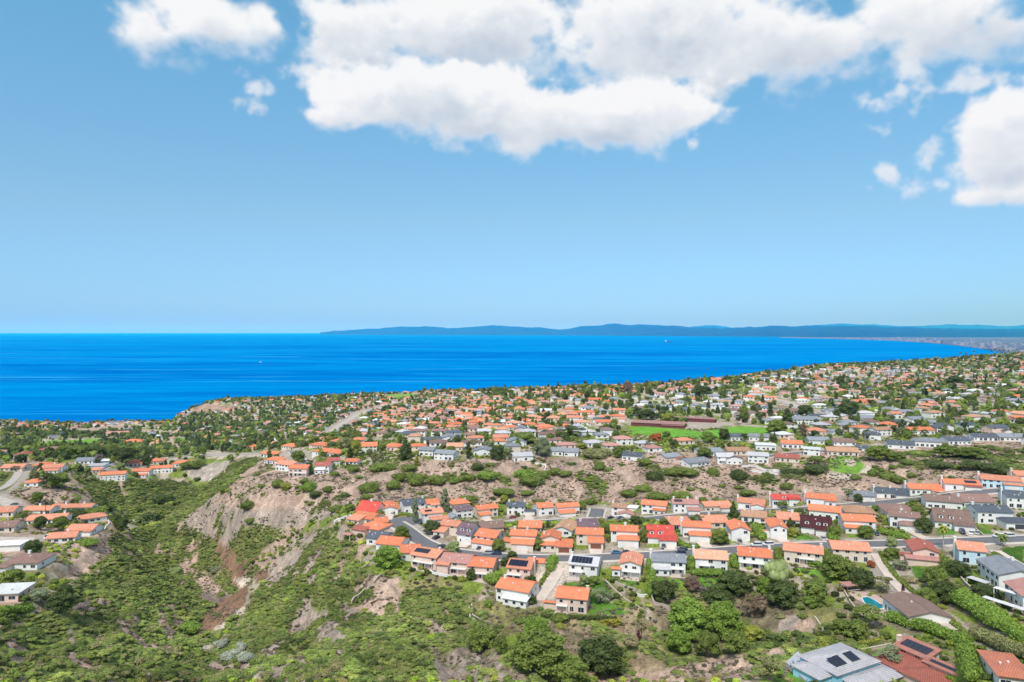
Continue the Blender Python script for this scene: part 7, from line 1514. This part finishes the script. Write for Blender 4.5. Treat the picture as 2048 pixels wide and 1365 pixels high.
for k in np.argsort(Yh + rs.rand(len(Yh)) * 200):
    if bad[k]: continue
    x, y = float(Xh[k]), float(Yh[k]); sp_ = (12.5 if east[k] else 8.6) if not sparse[k] else (11 if rs.rand() < .6 else 17)
    # rows of houses along streets 52 m apart
    a = float(ang[k]); c, s = math.cos(a), math.sin(a); v = -x * s + y * c; row = v / 27.0; fr = row - math.floor(row)
    if not sparse[k] and not (.30 < fr < .70): continue
    if not HG.free(x, y, sp_): continue
    HG.add(x, y, sp_); px, py = pxh[k], pyh[k]
    # where roofs are orange and where grey
    og = np.clip(1.25 - abs(px - 1000) / 620 - max(0, py - 850) / 30 + (py < 850) * .25, .12, .97)
    if px < 760: og = .55
    if px > 1450 and py < 790: og = .55
    if px > 1250 and py > 790: og = .18
    if px > 1700 and py > 790: og = .24
    u = rs.rand(); rc = (rs.choice(['orange', 'salmon', 'orange', 'peach', 'salmon']) if y < 900 else rs.choice(['salmon', 'peach', 'rose', 'orange', 'salmon', 'rose'])) if u < og * .86 else rs.choice(['grey', 'slate', 'pale', 'grey', 'tan', 'brown', 'white', 'umber', 'rose', 'grey'])
    GEN.append((x, y, a + (math.pi if fr < .5 else 0) * 0 + rs.choice([0, 0, 0, math.pi / 2]), rs.uniform(12, 17), rs.uniform(9.5, 12.5), 5.0 if rs.rand() < .38 else 3.0, rs.choice(['hip', 'gx', 'hip']), rc, rs.choice(['white', 'cream', 'white', 'white', 'pink']), px, py))
GEN.sort(key=lambda g: g[1])
print('generated houses', len(GEN))
NEAR_N = max(0, 296 - len(SPECS)); TREES_N = 0
OR_ = ('orange', 'salmon', 'peach', 'rose', 'red')
ADJ = dict(orange='vermilion', salmon='salmon', peach='pale apricot', rose='rose-pink', grey='mid grey', slate='dark blue-grey', pale='whitish grey', tan='straw-tan', brown='brown', white='white', umber='dark brown')
WAD = dict(white='white', cream='cream', pink='pinkish')
MARKS = [(1340, 838, 'the brilliant yellow-green tree'), (1491, 821, 'the tall pointed conifer'), (1400, 860, 'the green playing field'), (1142, 867, 'the wide dark open tree'), (1045, 878, 'the long spreading tree'), (995, 908, "the very dark edge tree"), (809, 899, 'the tall dark pine'), (709, 897, 'the yellow-green mesa tree'), (1314, 876, 'the rust-red tree'),
         (1705, 819, "the largest eastern tree"), (1616, 823, "the pink house's dark tree"), (1809, 813, 'the dark upright eastern tree'), (1845, 861, 'the long vermilion ridge roof'), (1920, 880, 'the low black ridge roof'), (1256, 779, "the brown-green skyline tree"), (1296, 831, "the dark domed tree"), (1417, 876, 'the bright green round tree'), (1578, 836, 'the double dark conifer'),
         (400, 888, 'the two dark valley trees'), (245, 885, 'the big club roof'), (937, 902, "the tall dark edge tree"), (1543, 821, 'the cypress-like tree'), (1839, 765, 'the lone dark pointed tree'), (1085, 896, 'the large grey-green tree'), (1238, 905, 'the plateau-edge blue-grey roof'), (1960, 800, 'the eastern frame edge')]
seen = {}
for k, g in enumerate(GEN[:NEAR_N]):
    x, y, a, w, d, h, rf, rc, wc, px, py = g; z = float(gz(x, y)); z = max(z, float(gz(x, y - d / 2)))
    m = min(MARKS, key=lambda q: (q[0] - px) ** 2 + 4 * (q[1] - py) ** 2); dx, dy = px - m[0], py - m[1]
    where = ('right of' if dx > 0 else 'left of') if abs(dx) > 2.2 * abs(dy) else ('above' if dy < 0 else 'below')
    dist = math.hypot(dx, 2 * dy); far = 'just ' if dist < 28 else ''
    lab = f"{WAD[wc]} {'two-storey ' if h > 4 else ''}house with {ADJ[rc]} {'hipped' if rf == 'hip' else 'gabled'} roof {far}{where} {m[2]}"
    seen.setdefault(lab, []).append(k)
    root = make_house(x, y, z + .1, a, w, d, h, rf, rc, wc, lab, 'houses packed across the plateau', fancy=False, side=False, winrows=[.95] if h < 4 else [.95, 3.6], seed=k,
                      wings=[(.55, 1.0, 3.2, 2.8, 'gy' if rf == 'gx' else 'hip', rc, 'g')] if (k % 3 == 0 and h > 4) else ())
# the rest of the town as one mass of real small houses
def town_mass(rest):
    V, Fc, C = [], [], []; RCOL = dict(orange=(.66, .19, .08), salmon=(.64, .25, .15), peach=(.66, .31, .19), rose=(.5, .26, .22), grey=(.27, .28, .31), slate=(.13, .145, .18), pale=(.5, .48, .5), tan=(.46, .28, .19), brown=(.27, .175, .145), white=(.72, .72, .72), umber=(.22, .145, .12))
    WCOL = dict(white=(.80, .78, .75), cream=(.73, .63, .53), pink=(.75, .57, .5)); q4 = [(0, 1, 5, 4), (1, 2, 6, 5), (2, 3, 7, 6), (3, 0, 4, 7)]
    for (x, y, a, w, d, h, rf, rc, wc, px, py) in rest:
        z = float(gz(x, y)); c, s = math.cos(a), math.sin(a); W, Dp = w / 2, d / 2
        def add(P, Fs, col):
            b = len(V)
            for (u, v, e) in P: V.append((x + u * c - v * s, y + u * s + v * c, z + e))
            for f in Fs: Fc.append(tuple(b + i for i in f)); C.append(col)
        add([(-W, -Dp, -4), (W, -Dp, -4), (W, Dp, -4), (-W, Dp, -4), (-W, -Dp, h), (W, -Dp, h), (W, Dp, h), (-W, Dp, h)], q4, WCOL[wc])
        o = .6; r = (Dp + o) * .34; e = W + o - (Dp + o) * (1 if rf == 'hip' else 0)
        P = [(-W - o, -Dp - o, h), (W + o, -Dp - o, h), (W + o, Dp + o, h), (-W - o, Dp + o, h), (-e, 0, h + r), (e, 0, h + r)]
        add(P, [(0, 1, 5, 4), (2, 3, 4, 5)], RCOL[rc]); add(P, [(1, 2, 5, 5), (3, 0, 4, 4)], RCOL[rc] if rf == 'hip' else WCOL[wc])
        if h > 4 or w > 15: add([(W * .1, -Dp - 3, -3), (W, -Dp - 3, -3), (W, -Dp, -3), (W * .1, -Dp, -3), (W * .1, -Dp - 3, 2.7), (W, -Dp - 3, 2.7), (W, -Dp, 2.9), (W * .1, -Dp, 2.9)], q4, WCOL[wc]); add([(W * .05, -Dp - 3.4, 2.7), (W + .3, -Dp - 3.4, 2.7), (W + .3, -Dp + .1, 3.3), (W * .05, -Dp + .1, 3.3)], [(0, 1, 2, 3)], RCOL[rc])
        for u in (-.6, -.1, .5):
            for sg in (-1, 1):
                yy = sg * (Dp + .04); e0 = h - 1.9; add([(u * W - .8, yy, e0), (u * W + .8, yy, e0), (u * W + .8, yy, e0 + 1.3), (u * W - .8, yy, e0 + 1.3)], [(0, 1, 2, 3)], (.05, .06, .075))
    me = bpy.data.meshes.new('distant_houses'); me.from_pydata(V, [], [tuple(dict.fromkeys(f)) for f in Fc]); me.materials.append(MAT_TOWN)
    a_ = me.color_attributes.new('col', 'FLOAT_COLOR', 'CORNER'); n = np.zeros(len(me.polygons), int); me.polygons.foreach_get('loop_total', n)
    me_c = np.repeat(np.array([tuple(c) + (1,) for c in C], np.float32), n, axis=0); a_.data.foreach_set('color', me_c.ravel())
    o = bpy.data.objects.new('distant_houses', me); COL.objects.link(o); tag(o, 'small far houses with terracotta and grey roofs packed to the coast', kind='stuff')
m, N, b = newmat('far plaster and tile'); MAT_TOWN = m; at = N.n('ShaderNodeAttribute', attribute_name='col'); tc = N.n('ShaderNodeTexCoord')
k_ = N.rng(N.noise(tc.outputs['Object'], .12, 4, .6), .3, .7, .8, 1.2); v_ = N.n('ShaderNodeVectorMath', operation='SCALE'); N.put(v_.inputs[0], at.outputs['Color']); N.put(v_.inputs['Scale'], k_); N.put(b.inputs['Base Color'], v_.outputs[0])
town_mass(GEN[NEAR_N:])

# ---- plants in masses
PPAD = np.array([(cx, cy, w, d, rz) for cx, cy, w, d, rz, z in PADS] + [(g[0], g[1] + g[4] / 2 * 0, g[3], g[4], g[2]) for g in GEN])
PG = {}
for k, (cx, cy, w, d, rz) in enumerate(PPAD):
    PG.setdefault((int(cx // 30), int(cy // 30)), []).append(k)
def clear_of_pads(x, y, m):
    i, j = int(x // 30), int(y // 30)
    for a in (-1, 0, 1):
        for b in (-1, 0, 1):
            for k in PG.get((i + a, j + b), ()):
                cx, cy, w, d, rz = PPAD[k]; u, v = x - cx, y - cy; c, s = math.cos(rz), math.sin(rz)
                if abs(u * c + v * s) < w / 2 + m and abs(-u * s + v * c) < d / 2 + m: return False
    return True
def unique_labels(objs):
    '''things that would share a label are told apart by their order from the left'''
    by = {}
    for o in objs: by.setdefault(o['label'], []).append(o)
    ORD = 'first second third fourth fifth sixth seventh eighth ninth tenth'.split(); NUM = 'zero one two three four five six seven eight nine ten'.split()
    for l, os__ in by.items():
        if len(os__) > 1:
            os__.sort(key=lambda o: o.location.x / o.location.y)
            for i_, o in enumerate(os__):
                n_ = len(os__); sfx = (('left', 'right')[i_] + ' one of two') if n_ == 2 else f"{ORD[min(i_, 9)]} of {NUM[min(n_, 10)]} from the left"
                base = l
                for a_, b_ in ((' just ', ' '), ('two-storey ', ''), ('in front of', 'before'), ('brilliant ', ''), ('dark blue-grey', 'slate-blue'), ('mid grey', 'grey'), ('pale apricot', 'apricot'), (' gabled ', ' '), (' hipped ', ' '), ('standing ', ''), ('rounded ', 'round ')):
                    if len(base.split()) + len(sfx.split()) > 16: base = base.replace(a_, b_)
                if len(base.split()) + len(sfx.split()) > 16: sfx = sfx.replace(' from the left', '')
                o['label'] = f"{base}, {sfx}"
SCR_NP = [proto('bush', i, M_SCRUB, 420, .075) for i in range(4)]; GAR_NP = [proto('bush', 7 + i, M_GARDEN, 300, .085) for i in range(3)]
FT = [proto('round', 21, M_WOOD, 420, .055), proto('round', 22, M_WOOD, 420, .055), proto('dome', 23, M_WOOD, 380, .055), proto('column', 24, M_WOOD, 380, .05), proto('cone', 25, M_WOOD, 340, .05), proto('airy', 26, M_WOOD, 340, .05)]
def rand_pts(n, y0, y1, smax=.80, p=2.0):
    u = rs.rand(n); Y = (y0 ** p + u * (y1 ** p - y0 ** p)) ** (1 / p); S = rs.uniform(-smax, smax, n); return S * Y, Y
# scrub on the wild slopes
X, Y = rand_pts(330000, 100, 720, .82, 1.35); i, j = _js(X / Y), _jt(np.log(Y)); m = SCRUB[j, i]; X, Y = X[m], Y[m]
G_ = Grid(8.0); ox, oy, os_ = [], [], []
for x, y in OCC and [(q[0], q[1]) for q in OCC]: pass
for (x, y, r) in OCC: G_.add(x, y, min(r, 6.5))
big = vnoise(X / 26, Y / 26, 91)
for k in range(len(X)):
    r = (.50 + .75 * rs.rand() ** 2 + .8 * (big[k] > .60) * rs.rand()) * (1 + max(0, Y[k] - 300) / 500)
    if G_.free(X[k], Y[k], r * .60) and clear_of_pads(X[k], Y[k], 1.5): G_.add(X[k], Y[k], r * .62); ox.append(X[k]); oy.append(Y[k]); os_.append(r)
ox, oy, os_ = map(np.array, (ox, oy, os_)); n = len(ox); print('scrub', n)
hh = os_ * 2 * rs.uniform(.34, .66, n)
scatter('scrub', 'low green coastal scrub covering the canyon sides', SCR_NP, ox, oy, gz(ox, oy) - hh * .12, np.stack([os_ * 2.5, os_ * 2.5, hh], -1), rs.uniform(0, 6.28, n), rs.randint(0, 4, n))
# dry tufts on the bare slopes
X, Y = rand_pts(90000, 110, 620, .8, 1.3); i, j = _js(X / Y), _jt(np.log(Y)); m = (~SCRUB & ~TOWN & land & (_lvl < .3))[j, i]; X, Y = X[m], Y[m]; X, Y = X[:16000], Y[:16000]
m = vnoise(X / 12, Y / 12, 55) > .42; X, Y = X[m], Y[m]; n = len(X); M_DRYL = leaf_mat('dry leaves', [(.26, .20, .15), (.32, .25, .18), (.20, .155, .12), (.16, .17, .07), (.30, .24, .19)], .3)
DRY_NP = [proto('bush', 31 + i, M_DRYL, 130, .11) for i in range(2)]; q = rs.uniform(.35, 1.0, n)
scatter('dry_scrub', 'dry brown tufts and twiggy brush on the bare slopes', DRY_NP, X, Y, gz(X, Y) - .1, np.stack([q * 2, q * 2, q * .9], -1), rs.uniform(0, 6.28, n), rs.randint(0, 2, n))
# garden shrubs between the near houses
X, Y = rand_pts(60000, 110, 660, .82, 1.7); i, j = _js(X / Y), _jt(np.log(Y)); m = (TOWN & (_lvl < .25))[j, i] & (vnoise(X / 9, Y / 9, 65) > .30); X, Y = X[m], Y[m]; GG = Grid(6.0); ox, oy, os_ = [], [], []
for (xa, ya, xb, yb) in DRV:
    for t_q in range(12): GG.add(xa + (xb - xa) * t_q / 11, ya + (yb - ya) * t_q / 11, 2.8)
for (x, y, r) in OCC: GG.add(x, y, min(r, 5))
for k in range(len(X)):
    r = .5 + 1.0 * rs.rand() ** 1.7
    if GG.free(X[k], Y[k], r * .8) and clear_of_pads(X[k], Y[k], .5): GG.add(X[k], Y[k], r * .8); ox.append(X[k]); oy.append(Y[k]); os_.append(r)
ox, oy, os_ = map(np.array, (ox, oy, os_)); n = len(ox); print('garden', n); hh = os_ * 2 * rs.uniform(.6, 1.1, n)
GARDEN_PTS = (ox, oy, os_)
scatter('garden_shrubs', 'garden shrubs filling the yards between the houses', GAR_NP, ox, oy, gz(ox, oy) - .1, np.stack([os_ * 2.3, os_ * 2.3, hh], -1), rs.uniform(0, 6.28, n), rs.randint(0, 3, n))
# trees of the town: nearest ones as things, the rest as one wood
X, Y = rand_pts(150000, 470, 3300, .82, 1.55); ok, j, i = town_at(X, Y); X, Y, j, i = X[ok], Y[ok], j[ok], i[ok]; px = 1024 + F * X / Y; py = HZ + F * D[j, i] / Y
woods = inpoly(px, py, PL("0,855 280,852 370,830 400,800 900,772 960,775 880,800 760,830 700,880 560,905 300,925 130,920 0,935")) | inpoly(px, py, PL("1400,770 1520,740 1700,716 1900,706 2048,706 2048,745 1900,740 1700,735 1550,755 1450,790")) | inpoly(px, py, PL("960,770 1250,765 1450,750 1420,790 1250,800 960,800"))
woods |= (shoreY[j, i] - Y < 190) & (px > 850)
field = inpoly(px, py, PL('1240,846 1560,850 1560,880 1470,880 1460,894 1240,886'))
green = inpoly(px, py, PL("1650,780 2048,740 2048,900 1700,900")); nearp = py > 900
TG = Grid(14.0); TR = []
for (x, y, r) in OCC: TG.add(x, y, min(r, 6))
dn = vnoise(X / 60, Y / 60, 44)
for k in range(len(X)):
    if field[k]: continue
    pr = .42 if woods[k] else (.40 if green[k] else .22)
    if rs.rand() > pr * (.35 + 1.1 * dn[k]): continue
    r = rs.uniform(1.9, 3.9) * (1.2 if woods[k] else 1)
    if not TG.free(X[k], Y[k], r * .62): continue
    if not clear_of_pads(X[k], Y[k], .6 if Y[k] < 900 else -1.5): continue
    TG.add(X[k], Y[k], r * .62); TR.append((X[k], Y[k], r))
TR = np.array(TR); TR = TR[np.argsort(TR[:, 1])]; print('town trees', len(TR))
NT_ = sum(1 for o in bpy.data.objects if o.name.split('.')[0] == 'tree'); NI = max(0, 290 - NT_); kinds = ['round', 'round', 'dome', 'column', 'cone', 'airy']
zt = gz(TR[:, 0], TR[:, 1]); cols = ['dark', 'mid', 'mid', 'bright', 'dark', 'greyg', 'olive', 'pale']; CW = dict(dark='dark green', mid='green', bright='bright green', greyg='grey-green', olive='olive', pale='pale green'); KW = dict(round='rounded', dome='domed', column='upright', cone='pointed', airy='open')
for k in range(min(NI, len(TR))):
    x, y, r = TR[k]; kd = kinds[rs.randint(6)]; c = cols[rs.randint(8)]; px_, py_ = 1024 + F * x / y, HZ + F * (HCAM - zt[k]) / y
    m = min(MARKS, key=lambda q: (q[0] - px_) ** 2 + 4 * (q[1] - py_) ** 2); dx, dy = px_ - m[0], py_ - m[1]; where = ('right of' if dx > 0 else 'left of') if abs(dx) > 2.2 * abs(dy) else ('behind' if dy < 0 else 'in front of')
    dist = math.hypot(dx, 2 * dy); far = 'just ' if dist < 26 else ''
    plant(x, y, zt[k] - .1, r * 2.1, r * (2.0 if kd in ('round', 'dome') else 2.8), kd, c, f"{CW[c]} {KW[kd]} tree {far}{where} {m[2]}", 'small trees between the plateau houses', seed=k % 3)
unique_labels([o for o in bpy.data.objects if o.get('group') in ('houses packed across the plateau', 'small trees between the plateau houses')])
rest = TR[NI:]; n = len(rest); pk = rs.choice(6, n, p=[.3, .24, .2, .1, .08, .08]); fs = np.where(pk >= 3, 1.35, .95) * rs.uniform(.8, 1.3, n)
scatter('distant_trees', 'dark green trees filling the far town down to the coast', FT, rest[:, 0], rest[:, 1], zt[NI:] - .3, np.stack([rest[:, 2] * 2.1, rest[:, 2] * 2.1, rest[:, 2] * 2 * fs], -1), rs.uniform(0, 6.28, n), pk)
# skyline trees and palms along the coast
X = []; Y = []
for s in np.linspace(-.76, .76, 1500):
    d_ = _interp(D, np.full(3000, s), _fine); row = np.where(d_ < HCAM - 4, HZ + F * d_ / _fy, 9999); kk = int(np.argmin(row)); Yq = _fy[kk]
    if rs.rand() < .5 * (.4 + 1.2 * vnoise(s * 40, 0, 3)): X.append(s * Yq); Y.append(Yq - rs.uniform(0, 30))
X, Y = np.array(X), np.array(Y); n = len(X); pk = rs.choice(6, n, p=[.35, .2, .2, .13, .04, .08]); q = rs.uniform(2.2, 4.6, n)
scatter('coastal_trees', 'dark trees lining the top of the coast against the sea', FT, X, Y, gz(X, Y) - .5, np.stack([q * 2, q * 2, q * 1.9 * rs.uniform(.5, 1.25, n)], -1), rs.uniform(0, 6.28, n), pk)
build_ground()
for o in bpy.data.objects:
    if 'label' in o and len(o['label'].split()) > 16: print('LONG', o.name, o['label'])
